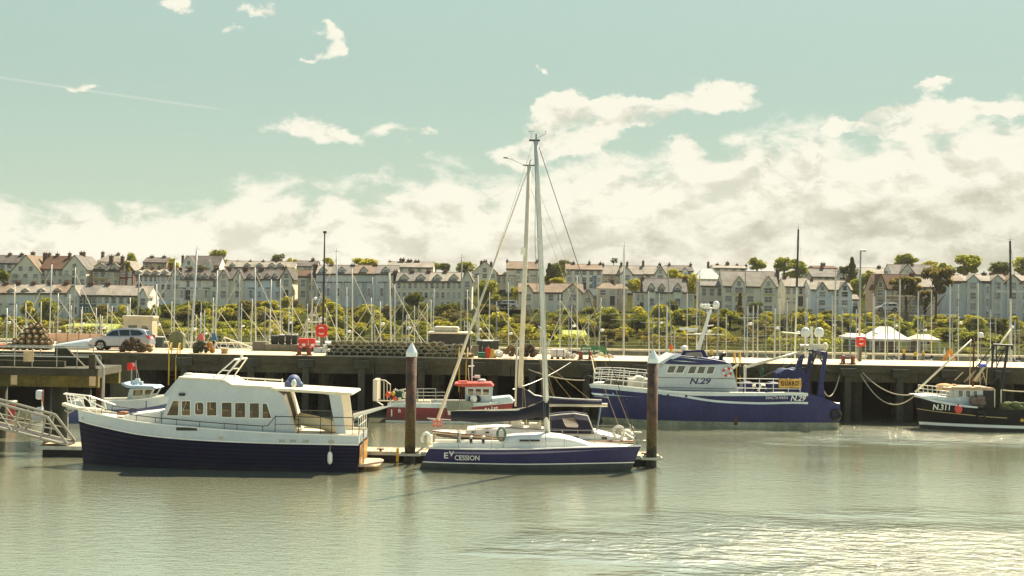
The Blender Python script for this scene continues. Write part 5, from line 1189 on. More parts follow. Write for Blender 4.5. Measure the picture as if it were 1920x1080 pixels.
# ------------------------------------------------------------------ silver estate car
def build_car():
    Yc = 112.4; zb = DZ
    x0, x1 = XP(165.5, Yc-.9, 650), XP(281.5, Yc-.9, 650); L = x1-x0; c = (x0+x1)/2
    k = L/4.68
    car = thing('parked_car', 'silver estate car parked nose left on the quay', 'car', (c, Yc, zb))
    PAINT = mat('silver_car_paint', (176, 182, 190), .3, .03, 1, metal=.35, coat=.6)
    X = lambda u: x0+u*k
    low = [(.05, .42), (.0, .60), (.06, .78), (.42, .92), (1.05, 1.02), (1.6, 1.08), (2.6, 1.12), (4.0, 1.16), (4.5, 1.12), (4.64, .9), (4.68, .55), (4.6, .38), (4.3, .30), (.35, .28)]
    rows = []
    for yy, ins in ((-.93, .0), (-.90, .0), (.90, .0), (.93, .0)):
        pass
    g = MB(); g.prism([(X(u), zb+z) for u, z in low], Yc-.92, Yc+.92); body = g.build('body', PAINT, car, bevel=.09)
    gh = [(1.02, 1.0), (1.75, 1.55), (2.1, 1.64), (3.0, 1.69), (3.9, 1.62), (4.2, 1.55), (4.52, 1.1)]
    g = MB(); n = len(gh); bot = []; vs = []
    rows = []
    for yy, t in ((-.88, 0), (-.66, 1), (.66, 1), (.88, 0)):
        rows.append([(X(u) , Yc+(-.88+(.22 if z > 1.3 else 0) if yy < 0 else .88-(.22 if z > 1.3 else 0)) if t == 0 else Yc+yy*1.0, zb+z) for u, z in gh])
    a = [(X(u), Yc-(.88 if z < 1.2 else .70), zb+z) for u, z in gh]; b_ = [(X(u), Yc+(.88 if z < 1.2 else .70), zb+z) for u, z in gh]
    g.add(a+b_, [tuple(range(n)), tuple(range(2*n-1, n-1, -1))]+[(i, n+i, n+(i+1) % n, (i+1) % n) for i in range(n)])
    g.build('cabin', PAINT, car, bevel=.05)
    CG = mat('dark_car_glass', (16, 20, 24), .06, .05, 2, spec=.8)
    def side(u, z, s_): return (X(u), Yc+s_*((.88-(z-1.0)/(.6)*.18)+.018), zb+z)
    for s_ in (-1, 1):
        for poly in ([(1.28, 1.10), (1.80, 1.49), (2.16, 1.55), (2.30, 1.12)], [(2.37, 1.12), (2.24, 1.555), (3.02, 1.59), (3.12, 1.14)], [(3.20, 1.15), (3.10, 1.59), (3.80, 1.54), (4.18, 1.30), (3.9, 1.17)]):
            g = MB(); m_ = len(poly); g.add([side(u, z, s_) for u, z in poly], [tuple(range(m_))]); o = g.build('side_window', CG, car); so = o.modifiers.new('thickness', 'SOLIDIFY'); so.thickness = .012
    g = MB(); g.add([(X(1.08), Yc-.78, zb+1.05), (X(1.08), Yc+.78, zb+1.05), (X(1.70), Yc+.64, zb+1.53), (X(1.70), Yc-.64, zb+1.53)], [(0, 1, 2, 3)]); g.v = [(x-.03, y, z+.02) for x, y, z in g.v]; g.build('windscreen', CG, car)
    g = MB(); g.add([(X(4.5), Yc-.72, zb+1.14), (X(4.5), Yc+.72, zb+1.14), (X(4.24), Yc+.62, zb+1.52), (X(4.24), Yc-.62, zb+1.52)], [(0, 1, 2, 3)]); g.v = [(x+.03, y, z+.015) for x, y, z in g.v]; g.build('rear_window', CG, car)
    ALY = mat('alloy_wheel', (170, 172, 174), .35, .1, 5, metal=.5)
    for u in (.92, 3.68):
        for s_ in (-1, 1):
            yw = Yc+s_*.84; w_ = MB(); w_.lathe([(.2, -.1), (.33, -.1), (.365, -.05), (.365, .05), (.33, .1), (.2, .1)], (X(u), yw, zb+.365), 22, 'y'); wh_ = w_.build('wheel', BLACKR, car, smooth=False)
            r_ = MB(); r_.lathe([(.24, 0), (.24, .015)], (X(u), yw+s_*.10-.008, zb+.365), 18, 'y'); r_.build('rim', ALY, wh_)
            sp_ = MB()
            for q in range(5):
                w2 = q*2*math.pi/5+.3; d_ = Vector((math.cos(w2), 0, math.sin(w2))); e_ = Vector((-math.sin(w2), 0, math.cos(w2)))*.035; c_ = Vector((X(u), yw+s_*.118, zb+.365))
                sp_.add([c_+d_*.05+e_, c_+d_*.05-e_, c_+d_*.22-e_, c_+d_*.22+e_], [(0, 1, 2, 3)])
            sp_.build('spokes', DARKM, wh_)
            ar = MB(); ar.torus((X(u), Yc+s_*.9, zb+.38), .42, .035, 'y', 14, 6, -.15, math.pi+.15); ar.build('wheel_arch', DARKM, car)
            ak = MB(); ak.lathe([(.40, -.004), (.40, .004)], (X(u), Yc+s_*.926, zb+.38), 20, 'y'); ak.build('arch_void', BLACKR, car)
    for s_ in (-1, 1):
        MB().ball((X(1.28), Yc+s_*1.0, zb+1.12), (.11, .1, .08), 8, 6).build('wing_mirror', PAINT, car, smooth=True)
        g = MB(); g.hexa([(X(.10), Yc+s_*.62, zb+.72), (X(.10), Yc+s_*.93, zb+.72), (X(.50), Yc+s_*.935, zb+.88), (X(.35), Yc+s_*.62, zb+.9)], [(X(.08), Yc+s_*.62, zb+.66), (X(.08), Yc+s_*.93, zb+.66), (X(.55), Yc+s_*.935, zb+.78), (X(.3), Yc+s_*.62, zb+.8)]); g.build('headlight', mat('headlight_lens', (210, 216, 218), .15, .05, 5), car)
        g = MB(); g.hexa([(X(4.42), Yc+s_*.9, zb+.98), (X(4.42), Yc+s_*.94, zb+.98), (X(4.66), Yc+s_*.94, zb+.9), (X(4.7), Yc+s_*.7, zb+.9)], [(X(4.35), Yc+s_*.85, zb+1.22), (X(4.4), Yc+s_*.9, zb+1.22), (X(4.58), Yc+s_*.9, zb+1.18), (X(4.62), Yc+s_*.66, zb+1.18)]); g.build('tail_light', mat('tail_light_lens', (196, 70, 66), .2, .05, 5), car)
        MB().tube([(X(1.95), Yc+s_*.62, zb+1.68), (X(3.9), Yc+s_*.62, zb+1.70)], .02, 5).build('roof_rail', STEEL, car)
        for u in (2.34, 3.16): MB().box(X(u)-.004, X(u)+.004, Yc+s_*.921-.003, Yc+s_*.921+.003, zb+.42, zb+1.1).build('door_gap', DARKM, car)
        MB().box(X(.4), X(4.5), Yc+s_*.90-.02, Yc+s_*.90+.02, zb+.27, zb+.36).build('sill', DARKM, car)
    MB().ball((X(.16), Yc-.75, zb+.5), (.06, .1, .06), 8, 6).build('fog_light', CG, car, smooth=True)
build_car()

# ------------------------------------------------------------------ cabin, bins, shed, dinghy
x0, x1 = XP(233, 116.4, 650), XP(287, 116.4, 650)
cb = thing('kiosk_cabin', 'cream moulded kiosk cabin behind the silver car', 'cabin', ((x0+x1)/2, 116.6, DZ))
q = [(x0, DZ), (x1, DZ), (x1, DZ+2.35), (x0, DZ+2.35)]
wn = [[(x0+.4, DZ+1.25), (x0+1.1, DZ+1.25), (x0+1.1, DZ+1.85), (x0+.4, DZ+1.85)], [(x1-.95, DZ+.05), (x1-.3, DZ+.05), (x1-.3, DZ+1.55), (x1-.45, DZ+1.8), (x1-.8, DZ+1.8), (x1-.95, DZ+1.55)]]
KC = mat('kiosk_grp', (196, 184, 156), .6, .08, 1.2)
plate(q, wn, 116.0, 116.06, 'front_wall', KC, cb); MB().box(x0, x1, 117.6, 117.66, DZ, DZ+2.35).build('rear_wall', KC, cb)
for xx in (x0, x1-.06): MB().box(xx, xx+.06, 116.062, 117.598, DZ, DZ+2.35).build('side_wall', KC, cb)
MB().box(x0-.1, x1+.1, 115.9, 117.76, DZ+2.354, DZ+2.6).build('roof', KC, cb, bevel=.08)
window(wn[0], 116.0, cb, GLASSD, KC, 'window', .04, .03); window(wn[1], 116.02, cb, glass('brown_door_glass', (110, 80, 60), .2, .4), KC, 'door', .04, .03)

def wheelie_bin(px, py0, py1, wpx, Y, label, mt, group, lidm=None):
    x = XP(px, Y, 650); h = ZP(py0, Y, px)-ZP(py1, Y, px); w_ = wpx*Y/F/2; zb = ZP(py1, Y, px)
    b_ = thing('wheelie_bin', label, 'bin', (x, Y, zb), group)
    MB().hexa([(x-w_*.86, Y-.28, zb+.06), (x+w_*.86, Y-.28, zb+.06), (x+w_*.86, Y+.28, zb+.06), (x-w_*.86, Y+.28, zb+.06)], [(x-w_, Y-.36, zb+h*.93), (x+w_, Y-.36, zb+h*.93), (x+w_, Y+.36, zb+h*.93), (x-w_, Y+.36, zb+h*.93)]).build('body', mt, b_, bevel=.03)
    MB().hexa([(x-w_*1.06, Y-.42, zb+h*.934), (x+w_*1.06, Y-.42, zb+h*.934), (x+w_*1.06, Y+.42, zb+h*.934), (x-w_*1.06, Y+.42, zb+h*.934)], [(x-w_*1.0, Y-.38, zb+h*.97), (x+w_*1.0, Y-.38, zb+h*.97), (x+w_*.95, Y+.4, zb+h*1.03), (x-w_*.95, Y+.4, zb+h*1.03)]).build('lid', lidm or mt, b_, bevel=.02)
    for s_ in (-1, 1): MB().lathe([(.1, -.04), (.1, .04)], (x+s_*w_*.8, Y+.25, zb+.1), 10, 'x').build('wheel', BLACKR, b_)
    return b_
GBIN = mat('dark_green_bin', (30, 42, 40), .55, .1, 2)
zpl = DZ+.52
for i, (px, w_, lab) in enumerate(((515, 12.5, 'leftmost black wheelie bin on the concrete plinth'), (528, 10, 'second black wheelie bin from the left on the plinth'), (540.5, 9.5, 'third black wheelie bin from the left on the plinth'), (552.5, 10.5, 'rightmost black wheelie bin beside the red bins'))):
    b_ = wheelie_bin(px, 627 if i else 629, 650, w_, 116.9, lab, GBIN, 'black wheelie bins on the plinth', mat('pale_bin_lid', (150, 152, 146), .5, .1, 3) if i in (1, 3) else None)
    if i > 1: MB().box(XP(px, 116.5)-.12, XP(px, 116.5)+.12, 116.50, 116.515, zpl+.72, zpl+.92).build('sticker', LET, b_)
for px, w_, lab in ((568.5, 17, 'larger red salt bin with white label beside the black bins'), (585, 12, 'smaller red salt bin with white label at the plinth end')):
    b_ = wheelie_bin(px, 634.5, 653, w_, 115.6, lab, REDB, 'red bins on the quay'); MB().box(XP(px, 115.2)-.13, XP(px, 115.2)+.13, 115.195, 115.21, DZ+.45, DZ+.65).build('label_plate', LET, b_)
wheelie_bin(298.5, 631, 653, 15.5, 115.5, 'dark green wheelie bin right of the cream kiosk', mat('bottle_green_bin', (44, 66, 66), .55, .1, 2), None, mat('pale_bin_lid', (150, 152, 146), .5, .1, 3))
for i, px in enumerate((899, 910, 921, 930)):
    wheelie_bin(px, 638, 664, 11, 115.5, ('leftmost', 'second from left', 'third from left', 'rightmost')[i]+' dark bin in the row behind the white sack', GBIN, 'dark bins behind the white sack', mat('pale_bin_lid', (150, 152, 146), .5, .1, 3) if i in (1, 2) else None)
x0, x1 = XP(320.5, 116, 650), XP(345.5, 116, 650); xm = (x0+x1)/2
sd_ = thing('round_top_shed', 'dull green round-topped locker near the yellow ladder', 'locker', (xm, 116, DZ))
arc = [(x0, DZ+.12), (x1, DZ+.12), (x1, DZ+.95)]+[(xm+(x1-xm)*1.06*math.cos(t_), DZ+.98+.42*math.sin(t_)) for t_ in [i*math.pi/10 for i in range(11)]]+[(x0, DZ+.95)]
GSH = mat('dull_green_paint', (104, 112, 78), .7, .15, 2, streak=.3)
MB().prism(arc, 115.5, 116.5).build('body', GSH, sd_)
MB().tube([(xm+(x1-xm)*1.1*math.cos(t_), 115.48, DZ+.99+.44*math.sin(t_)) for t_ in [i*math.pi/10 for i in range(11)]], .04, 5).build('roof_edge', STEEL, sd_)
for s_ in (-1, 1): MB().lathe([(.12, -.05), (.12, .05)], (xm+s_*.4, 115.6, DZ+.12), 10, 'y').build('wheel', BLACKR, sd_)
MB().box(xm+.2, xm+.3, 115.47, 115.498, DZ+.6, DZ+.7).build('latch', DARKM, sd_)
g = MB(); xa, xb = XP(103, 112.2, 650), XP(172, 112.2, 650); rows = []
for i in range(11):
    u = i/10; w_ = .75*math.sin(math.pi*min(1, .10+u*.62))**.7; h = (.28+.52*u) if u < .95 else .76; rows.append([(xa+(xb-xa)*u, 112.2-w_, DZ+.1), (xa+(xb-xa)*u, 112.2-w_*.85, DZ+.1+h*.6), (xa+(xb-xa)*u, 112.2-w_*.45, DZ+.1+h*.95), (xa+(xb-xa)*u, 112.2, DZ+.1+h), (xa+(xb-xa)*u, 112.2+w_*.45, DZ+.1+h*.95), (xa+(xb-xa)*u, 112.2+w_*.85, DZ+.1+h*.6), (xa+(xb-xa)*u, 112.2+w_, DZ+.1)])
g.grid(rows); n_ = 7; g.f += [tuple(range(7)), tuple(len(g.v)-7+i for i in range(7))]
dg = thing('upturned_dinghy', 'pale upturned dinghy on the quay beside the silver car', 'dinghy', (xa, 112.2, DZ)); g.build('hull', PALEW, dg, smooth=True)
MB().tube([r_[0] for r_ in rows], .04, 5).build('gunwale', STEEL, dg); MB().tube([r_[3] for r_ in rows], .03, 5).build('keel_strip', DARKM, dg)
MB().tube([r_[6] for r_ in rows], .04, 5).build('gunwale', STEEL, dg)
fb = thing('fish_box', 'white fish box between the pot stack and the dinghy', 'box', p3(95, 655, 111)); x, y, z = p3(95, 655, 111)
MB().hexa([(x-.24, 110.7, DZ), (x+.24, 110.7, DZ), (x+.24, 111.3, DZ), (x-.24, 111.3, DZ)], [(x-.29, 110.65, DZ+.5), (x+.29, 110.65, DZ+.5), (x+.29, 111.35, DZ+.5), (x-.29, 111.35, DZ+.5)]).build('box', PALEW, fb, bevel=.02); MB().box(x-.31, x+.31, 110.62, 111.38, DZ+.504, DZ+.62).build('lid', WHITE2, fb, bevel=.02)
# yellow ladders
def ladder(px0, px1, ptop, pbot, label):
    Y = QF-.22; xa, xb = XP(px0, Y), XP(px1, Y); zt_, zb_ = ZP(ptop, Y, px0), ZP(pbot, Y, px0)
    l_ = thing('quay_ladder', label, 'ladder', (xa, Y, zb_), 'yellow quay ladders')
    for xx, s_ in ((xa, -1), (xb, 1)): MB().tube([(xx, Y, zb_), (xx, Y, QZ-.25), (xx+s_*.06, Y+.1, QZ+.1), (xx+s_*.06, Y+.75, QZ+.75), (xx+s_*.06, Y+1.0, QZ+.75), (xx+s_*.06, Y+1.0, QZ)], .05, 6).build('stile', YELL, l_)
    for k in range(int((QZ-.3-zb_)/.3)): MB().tube([(xa, Y, zb_+.15+k*.3), (xb, Y, zb_+.15+k*.3)], .02, 5).build('rung', RUST, l_)
ladder(316.5, 329.5, 655, 722, 'yellow-railed ladder on the quay face left of the motor yacht roof')
ladder(861, 874, 655, 735, 'yellow-railed ladder on the quay face behind the slanting furled sail')
ladder(1381, 1388, 655, 740, 'yellow-railed ladder on the quay face behind the blue trawler')
# lifebuoy housings on posts
for px, py_, w_, pb_, lab in ((603, 620, 22, 652, 'red lifebuoy housing on a post above the red bins'), (1614, 640, 17.5, 676, 'red lifebuoy housing on a post right of the trawler domes')):
    Y = 114.5; x, _, z = p3(px, py_, Y); r_ = w_*Y/F/2; h_ = thing('lifebuoy_housing', lab, 'lifebuoy housing', (x, Y, DZ), 'red lifebuoy housings')
    oc = [(x+r_*1.0*sx, z+r_*1.05*sz) for sx, sz in ((-1, -.7), (-.75, -1), (.75, -1), (1, -.7), (1, .7), (.75, 1), (-.75, 1), (-1, .7))]
    MB().prism(oc, Y-.14, Y+.1).build('housing', REDB, h_, bevel=.05)
    for a0 in (.25*math.pi, 1.25*math.pi): MB().torus((x, Y-.15, z), r_*.55, .045, 'y', 8, 5, a0, a0+.5*math.pi).build('white_grip', LET, h_)
    MB().box(x-.12, x+.12, Y+.11, Y+.2, DZ, z+.3).build('post', SEAW, h_, bevel=.02)
# lamp posts
for px, ptop, pb_, lab, mt in ((607, 435, 600, 'tall dark lamp post rising above the left roofs', DARKM), (1613, 470, 640, 'tall grey lamp post right of centre above the roofs', STEEL)):
    Y = 117; x0_, x1_ = XP(px-2, Y, 660), XP(px, Y, ptop); zt_ = ZP(ptop, Y, px)
    l_ = thing('lamp_post', lab, 'lamp post', (x0_, Y, DZ)); MB().tube([(x0_, Y, DZ), (x0_, Y, zt_-.1)], .11, 8, .06).build('column', mt, l_, smooth=True)
    MB().box(x0_-.12 if px < 900 else x0_-.05, x0_+(.14 if px < 900 else .42), Y-.12, Y+.12, zt_-.1, zt_+.08).build('lamp_head', mt, l_, bevel=.03)
    MB().lathe([(.18, 0), (.16, .9), (.11, 1.0)], (x0_, Y, DZ), 10).build('base', mt, l_)
# ------------------------------------------------------------------ lobster pots
POTF = mat('pot_hoop', (178, 170, 142), .8, .15, 6); POTN = mat('pot_netting', (44, 56, 50), .95, .2, 6); POTN2 = mat('pot_netting_tan', (110, 98, 62), .95, .2, 6); POTB = mat('pot_barrel', (150, 126, 88), .8, .25, 3, bump=.6, bscale=18)
def pot_proto(w_, d_, h_, netm, label, group):
    o = thing('lobster_pot', label, 'lobster pot', (0, 0, 0), group); hoops = MB()
    for yy in (-d_/2, 0, d_/2):
        pts = [(-w_/2, yy, .03), (-w_/2, yy, h_*.45)]+[(-w_/2*math.cos(t_), yy, h_*.45+h_*.55*math.sin(t_)) for t_ in [i*math.pi/6 for i in range(1, 6)]]+[(w_/2, yy, h_*.45), (w_/2, yy, .03), (-w_/2, yy, .03)]
        hoops.tube(pts, .026, 4)
    for x, z in ((-w_/2, .03), (w_/2, .03), (0, h_)): hoops.tube([(x, -d_/2, z), (x, d_/2, z)], .02, 4)
    fr = hoops.build('frame', POTF, o)
    net = MB()
    for yy in (-d_/2+.01, d_/2-.01):
        for k in range(1, 6):
            u = -w_/2+w_*k/6; zt_ = h_*.45+h_*.55*math.sqrt(max(0, 1-(2*u/w_)**2)); net.tube([(u, yy, .03), (u+.03*(k % 2*2-1), yy, zt_*.95)], .009, 3); net.tube([(-w_/2, yy, h_*.9*k/6), (w_/2*(1 if k < 4 else .8), yy, h_*.9*((k+1) % 6+.4)/6)], .009, 3)
    for k in range(7):
        t_ = k*math.pi/6; net.tube([(-w_/2*math.cos(t_), -d_/2, h_*.45+h_*.53*math.sin(t_)), (-w_/2*math.cos(t_), d_/2, h_*.45+h_*.53*math.sin(t_))], .011, 3)
    net.box(-w_*.40, w_*.40, -d_*.05, d_*.42, .05, h_*.6)
    net.build('netting', netm, o); return o
PW, PD, PH = .56, .75, .40
protoA = pot_proto(PW, PD, PH, POTN, 'x', 'lobster pots in the long stack'); protoB = pot_proto(PW, PD, PH, POTN2, 'x', 'lobster pots in the long stack')
xa = XP(620, 108.6, 660); cnt = 0; usedA = usedB = False
ords = ['bottom', 'second', 'third', 'top']
for row in range(4):
    n_ = 17-(row//2)
    for i in range(n_):
        x = xa+i*PW*1.0+(row % 2)*PW*.5+random.uniform(-.04, .04)
        if row == 3 and i > 14: continue
        pr_ = protoB if (row == 3 or i > 12 and random.random() < .7) else protoA
        loc = (x, 108.75+random.uniform(-.1, .1), DZ+row*.245)
        rot = (0, 0, random.uniform(-.12, .12))
        if pr_ is protoA and not usedA: o = protoA; usedA = True; o.location = loc
        elif pr_ is protoB and not usedB: o = protoB; usedB = True; o.location = loc
        else: o = copy_tree(pr_, loc=loc, rot=rot)
        o['label'] = 'netted lobster pot in the long stack, %s row, %s from its left end' % (ords[row], ['1st', '2nd', '3rd'][i] if i < 3 else '%dth' % (i+1)); cnt += 1
for i, (dx, row) in enumerate(((9.3, 0), (9.75, 0), (10.3, 0), (9.1, 1), (9.55, 1), (9.2, 2), (9.6, 2))):
    o = copy_tree(protoB, loc=(xa+dx, 108.8, DZ+row*.3), rot=(0, 0, .2*(i % 3-1))); o['label'] = 'tan lobster pot at the sloping right end of the long stack, %s row, %s piece' % (ords[row], 'inner' if dx in (9.3, 9.1, 9.2) else 'outer' if dx in (10.3,) else 'middle' if row == 0 else 'outer')
# second layer of pots right behind the front one keeps the stack solid
bk = MB()
for row in range(3): bk.box(xa-.1, xa+9.0, 109.3, 111.2, DZ+row*.3, DZ+row*.3+.28)
tag(bk.build('net_pile', POTN), 'dark netting packed behind the long lobster pot stack', 'netting')
# barrel creels stacked in a pyramid at the left
proto = thing('barrel_creel', 'x', 'creel', (0, 0, 0), 'barrel creels stacked at the left'); RB = .23
MB().lathe([(RB*.86, -.3), (RB, -.12), (RB, .12), (RB*.86, .3)], (0, 0, RB), 14, 'y').build('barrel', POTB, proto, smooth=True)
hp = MB()
for yy in (-.29, 0, .29): hp.torus((0, yy, RB), RB*.92 if yy else RB, .025, 'y', 14, 5)
hp.build('hoop', DARKM, proto); MB().tube([(-.05, -.32, RB), (.06, -.32, RB+.05)], .05, 5).build('tie', WHITE2, proto)
x0_ = XP(14, 110.2, 655); firstc = True; rownames = ['bottom', 'second', 'third', 'fourth', 'top']
for row, (s0, n_) in enumerate(((0, 6), (.42, 6), (1.0, 4), (1.35, 3), (1.62, 2))):
    for i in range(n_):
        x = x0_+.2+s0+i*.515; loc = (x, 110.2+.05*((i+row) % 2), DZ+row*.40)
        if firstc: o = proto; o.location = loc; firstc = False
        else: o = copy_tree(proto, loc=loc)
        o['label'] = 'tan barrel creel in the pyramid stack, %s row, %s from left' % (rownames[row], ['1st', '2nd', '3rd', '4th', '5th', '6th'][i])
for k, (a, b_, lab) in enumerate(((-20, 12, 'orange net bundle at the left edge of the quay'),)):
    g = MB()
    for j in range(10): g.ball(p3(random.uniform(a, b_), random.uniform(648, 656), 110.5), (.3, .3, .22), 7, 5)
    tag(g.build('net_bundle', mat('orange_net', (196, 96, 52), .9, .2, 5, bump=.8, bscale=14), smooth=True), lab, 'net')
# heaps of net and gear
def heap(px0, px1, ptop, pbase, Y, mt, label, n_, name='net_heap', r_=.22):
    g = MB()
    for j in range(n_):
        u = random.random(); px = px0+(px1-px0)*u; hgt = (pbase-ptop)*math.sin(math.pi*(.12+.76*u))*random.random()**.7
        x, y, z = p3(px, pbase-2-hgt, Y+random.uniform(-.4, .4)); s_ = r_*random.uniform(.6, 1.1); g.ball((x, y, max(z, DZ+s_*.5)), (s_, s_, s_*.75), 7, 5)
        if j % 3 == 0: g.torus((x, y-.2, max(z, DZ+s_*.8)), s_*1.1, .018, 'y', 10, 4, sz=.8)
    tag(g.build(name, mt), label, 'net')
NETB = mat('brown_net', (82, 68, 50), .95, .25, 5, bump=.9, bscale=16); NETG = mat('grey_green_net', (70, 72, 56), .95, .25, 5, bump=.9, bscale=16); NETT = mat('tan_rope_net', (128, 104, 66), .95, .25, 5, bump=.9, bscale=16)
heap(229, 272, 636, 660, 109.0, NETB, 'brown net heap on the quay edge in front of the car', 46)
heap(262, 283, 648, 660, 109.2, NETT, 'tan rope bundle beside the brown net heap at the car rear', 16)
heap(364, 388, 642, 662, 109.4, NETG, 'dark grey net heap below the pink flag', 30)
heap(384, 400, 644, 661, 109.8, mat('ochre_net', (176, 128, 60), .9, .2, 5, bump=.8), 'ochre net ball below the blue flag', 14)
heap(948, 975, 650, 669, 109.6, NETT, 'tan rope heap just left of the cream mast', 26)
heap(980, 1004, 646, 669, 109.6, NETB, 'brown rope heap between the two tall masts', 30)
heap(1060, 1080, 664, 672, 109.8, mat('grey_sheet', (176, 172, 162), .8, .12, 4), 'grey crumpled sheeting beside the wrapped bale', 12, 'sheeting', .2)
heap(1110, 1150, 664, 673, 113.5, mat('pale_gear', (206, 196, 170), .8, .15, 4), 'pale odds and ends on the quay under the green banner', 16, 'gear_heap', .16)
for px, mt, lab in ((376, mat('pink_flag', (226, 108, 108), .8, .08, 4), 'pink flag on a dan buoy pole above the dark nets'), (400.5, mat('blue_flag', (72, 120, 160), .8, .08, 4), 'blue flag on a dan buoy pole beside the ochre net')):
    Y = 110.5; x, _, z = p3(px, 640, Y); f_ = thing('dan_buoy', lab, 'dan buoy', (x, Y, DZ)); MB().tube([(x, Y, DZ), (x+.05, Y, ZP(624, Y, px))], .025, 5).build('pole', DARKM, f_)
    zt_ = ZP(625, Y, px); MB().hexa([(x-.05, Y-.05, zt_), (x+.12, Y-.05, zt_), (x+.3, Y-.1, zt_-.55), (x-.24, Y-.08, zt_-.5)], [(x-.05, Y+.05, zt_), (x+.12, Y+.05, zt_), (x+.3, Y+.06, zt_-.55), (x-.24, Y+.08, zt_-.5)]).build('flag', mt, f_); MB().ball((x, Y, zt_-.7), (.13, .13, .16), 8, 6).build('float', DARKM, f_, smooth=True)
# fish crate, barrels, sack, bale, banner
def crate(px0, px1, pt_, pb_, Y, mt, label, name='crate', cat='crate'):
    a, b_ = P(px0, pb_, Y), P(px1, pt_, Y); o = thing(name, label, cat, (a.x, Y, DZ)); z1 = DZ+(b_.z-a.z)
    MB().box(a.x, b_.x, Y-.3, Y+.3, DZ, z1-.08).build('body', mt, o, bevel=.03); MB().box(a.x-.03, b_.x+.03, Y-.33, Y+.33, z1-.076, z1).build('rim', mt, o, bevel=.02); return o
crate(896, 911, 661, 671, 109.2, mat('green_plastic', (46, 112, 78), .5, .1, 3), 'green fish crate left of the red barrel')
crate(885, 896.5, 645, 665, 112.5, SEAW, 'grey service box left of the dark bins', 'service_box', 'box')
crate(416, 427, 653, 662, 109.2, mat('tan_wire_crate', (170, 146, 104), .8, .2, 5), 'small tan wire crate right of the net heaps')
def barrel(px, r_, pt_, pb_, Y, mt, label):
    x, _, zt_ = p3(px, pt_, Y); h = zt_-ZP(pb_, Y, px); o = thing('barrel', label, 'barrel', (x, Y, DZ)); MB().lathe([(r_*.9, 0), (r_, .05), (r_, h-.1), (r_*.9, h-.06)], (x, Y, DZ), 14).build('drum', mt, o, smooth=False); MB().lathe([(r_*.8, 0), (r_*.85, .03), (r_*.8, .06)], (x, Y, DZ+h-.056), 14).build('lid', mt, o)
barrel(914.5, .18, 653, 672, 109.0, REDB, 'upright red barrel beside the green crate'); barrel(923, .15, 655, 672, 109.0, YELL, 'yellow-orange barrel between red barrel and white sack')
g = MB(); x, _, z = p3(934, 662, 109.3)
for k in range(9): g.ball((x+random.uniform(-.3, .32), 109.3+random.uniform(-.15, .15), DZ+.16+random.random()*.32), (.22, .2, .2), 9, 6)
sk = thing('rope_sack', 'white sack of rope beside the orange barrel', 'sack', (x, 109.3, DZ)); g.build('bag', mat('white_sack', (226, 222, 212), .8, .08, 4, bump=.5, bscale=8), sk, smooth=True); MB().torus((x, 109.05, DZ+.3), .2, .02, 'y', 10, 4).build('rope', DARKM, sk)
x0_, x1_ = XP(1032, 109.6, 665), XP(1060, 109.6, 665)
bl = thing('wrapped_bale', 'pale wrapped bale strapped on a dark pallet', 'bale', (x0_, 109.6, DZ)); MB().box(x0_, x1_, 109.1, 110.1, DZ+.12, DZ+.72).build('bale', mat('pale_wrap', (206, 200, 194), .6, .08, 3, bump=.4, bscale=6), bl, bevel=.12)
for k in (.42, .85): xx = x0_+(x1_-x0_)*k; MB().box(xx-.02, xx+.02, 109.085, 110.115, DZ+.115, DZ+.735).build('strap', DARKM, bl)
for k in range(3): xx = x0_+.12+(x1_-x0_-.24)*k/2; MB().box(xx-.1, xx+.1, 109.1, 110.1, DZ, DZ+.116).build('pallet_block', DARKM, bl)
bn = thing('green_banner', 'green banner with white lettering on the marina railing', 'banner', (XP(1088, 118, 660), 118, DZ))
q = pp([(1089, 664), (1136, 667), (1136, 649), (1089, 648.5)], 118.0); MB().prism(q, 117.98, 118.0).build('sheet', mat('green_banner_cloth', (58, 124, 82), .7, .12, 2), bn)
for xx in (q[0][0], q[1][0]): MB().tube([(xx, 118.04, DZ), (xx, 118.04, DZ+1.6)], .03, 5).build('post', STEEL, bn)
for k, (a, b_, c, d_) in enumerate(((1092, 652, 1108, 654.5), (1091, 656.5, 1124, 660))):
    ptext('MMMMMMMM' if False else '---- -- ---', (a, b_, c, d_), 117.97, 'illegible_line', LET, bn)
# dark boat-shaped tank under a pale cover, behind the stack
x0_, x1_ = XP(806, 122.5, 660), XP(882, 122.5, 660)
tk = thing('covered_barge', 'dark slab-sided barge cabin with pale roof behind the lobster pots', 'barge', ((x0_+x1_)/2, 123, 0))
MB().box(x0_, x1_, 121.5, 124.5, 3.2, ZP(626, 122, 845)).build('cabin', mat('dark_slate_paint', (58, 60, 58), .7, .15, 1, streak=.3), tk, bevel=.1)
MB().box(x0_-.1, x1_+.1, 121.3, 124.7, ZP(626, 122, 845)+.004, ZP(622.5, 122, 845)).build('roof_edge', CREAM, tk, bevel=.03)
MB().box(x0_+.3, x1_-1.0, 121.8, 124.2, ZP(622.5, 122, 845)+.004, ZP(612.5, 122, 845)).build('roof_hatch', mat('beige_cover', (186, 182, 160), .7, .1, 1), tk, bevel=.15)
MB().box(x0_-3, x1_+3, 120.8, 125.2, -.4, 1.2).build('hull', DARKM, tk, bevel=.2); MB().box(x0_-1, x1_+1, 121.2, 124.8, 1.2, 3.196).build('deckhouse', DARKM, tk)
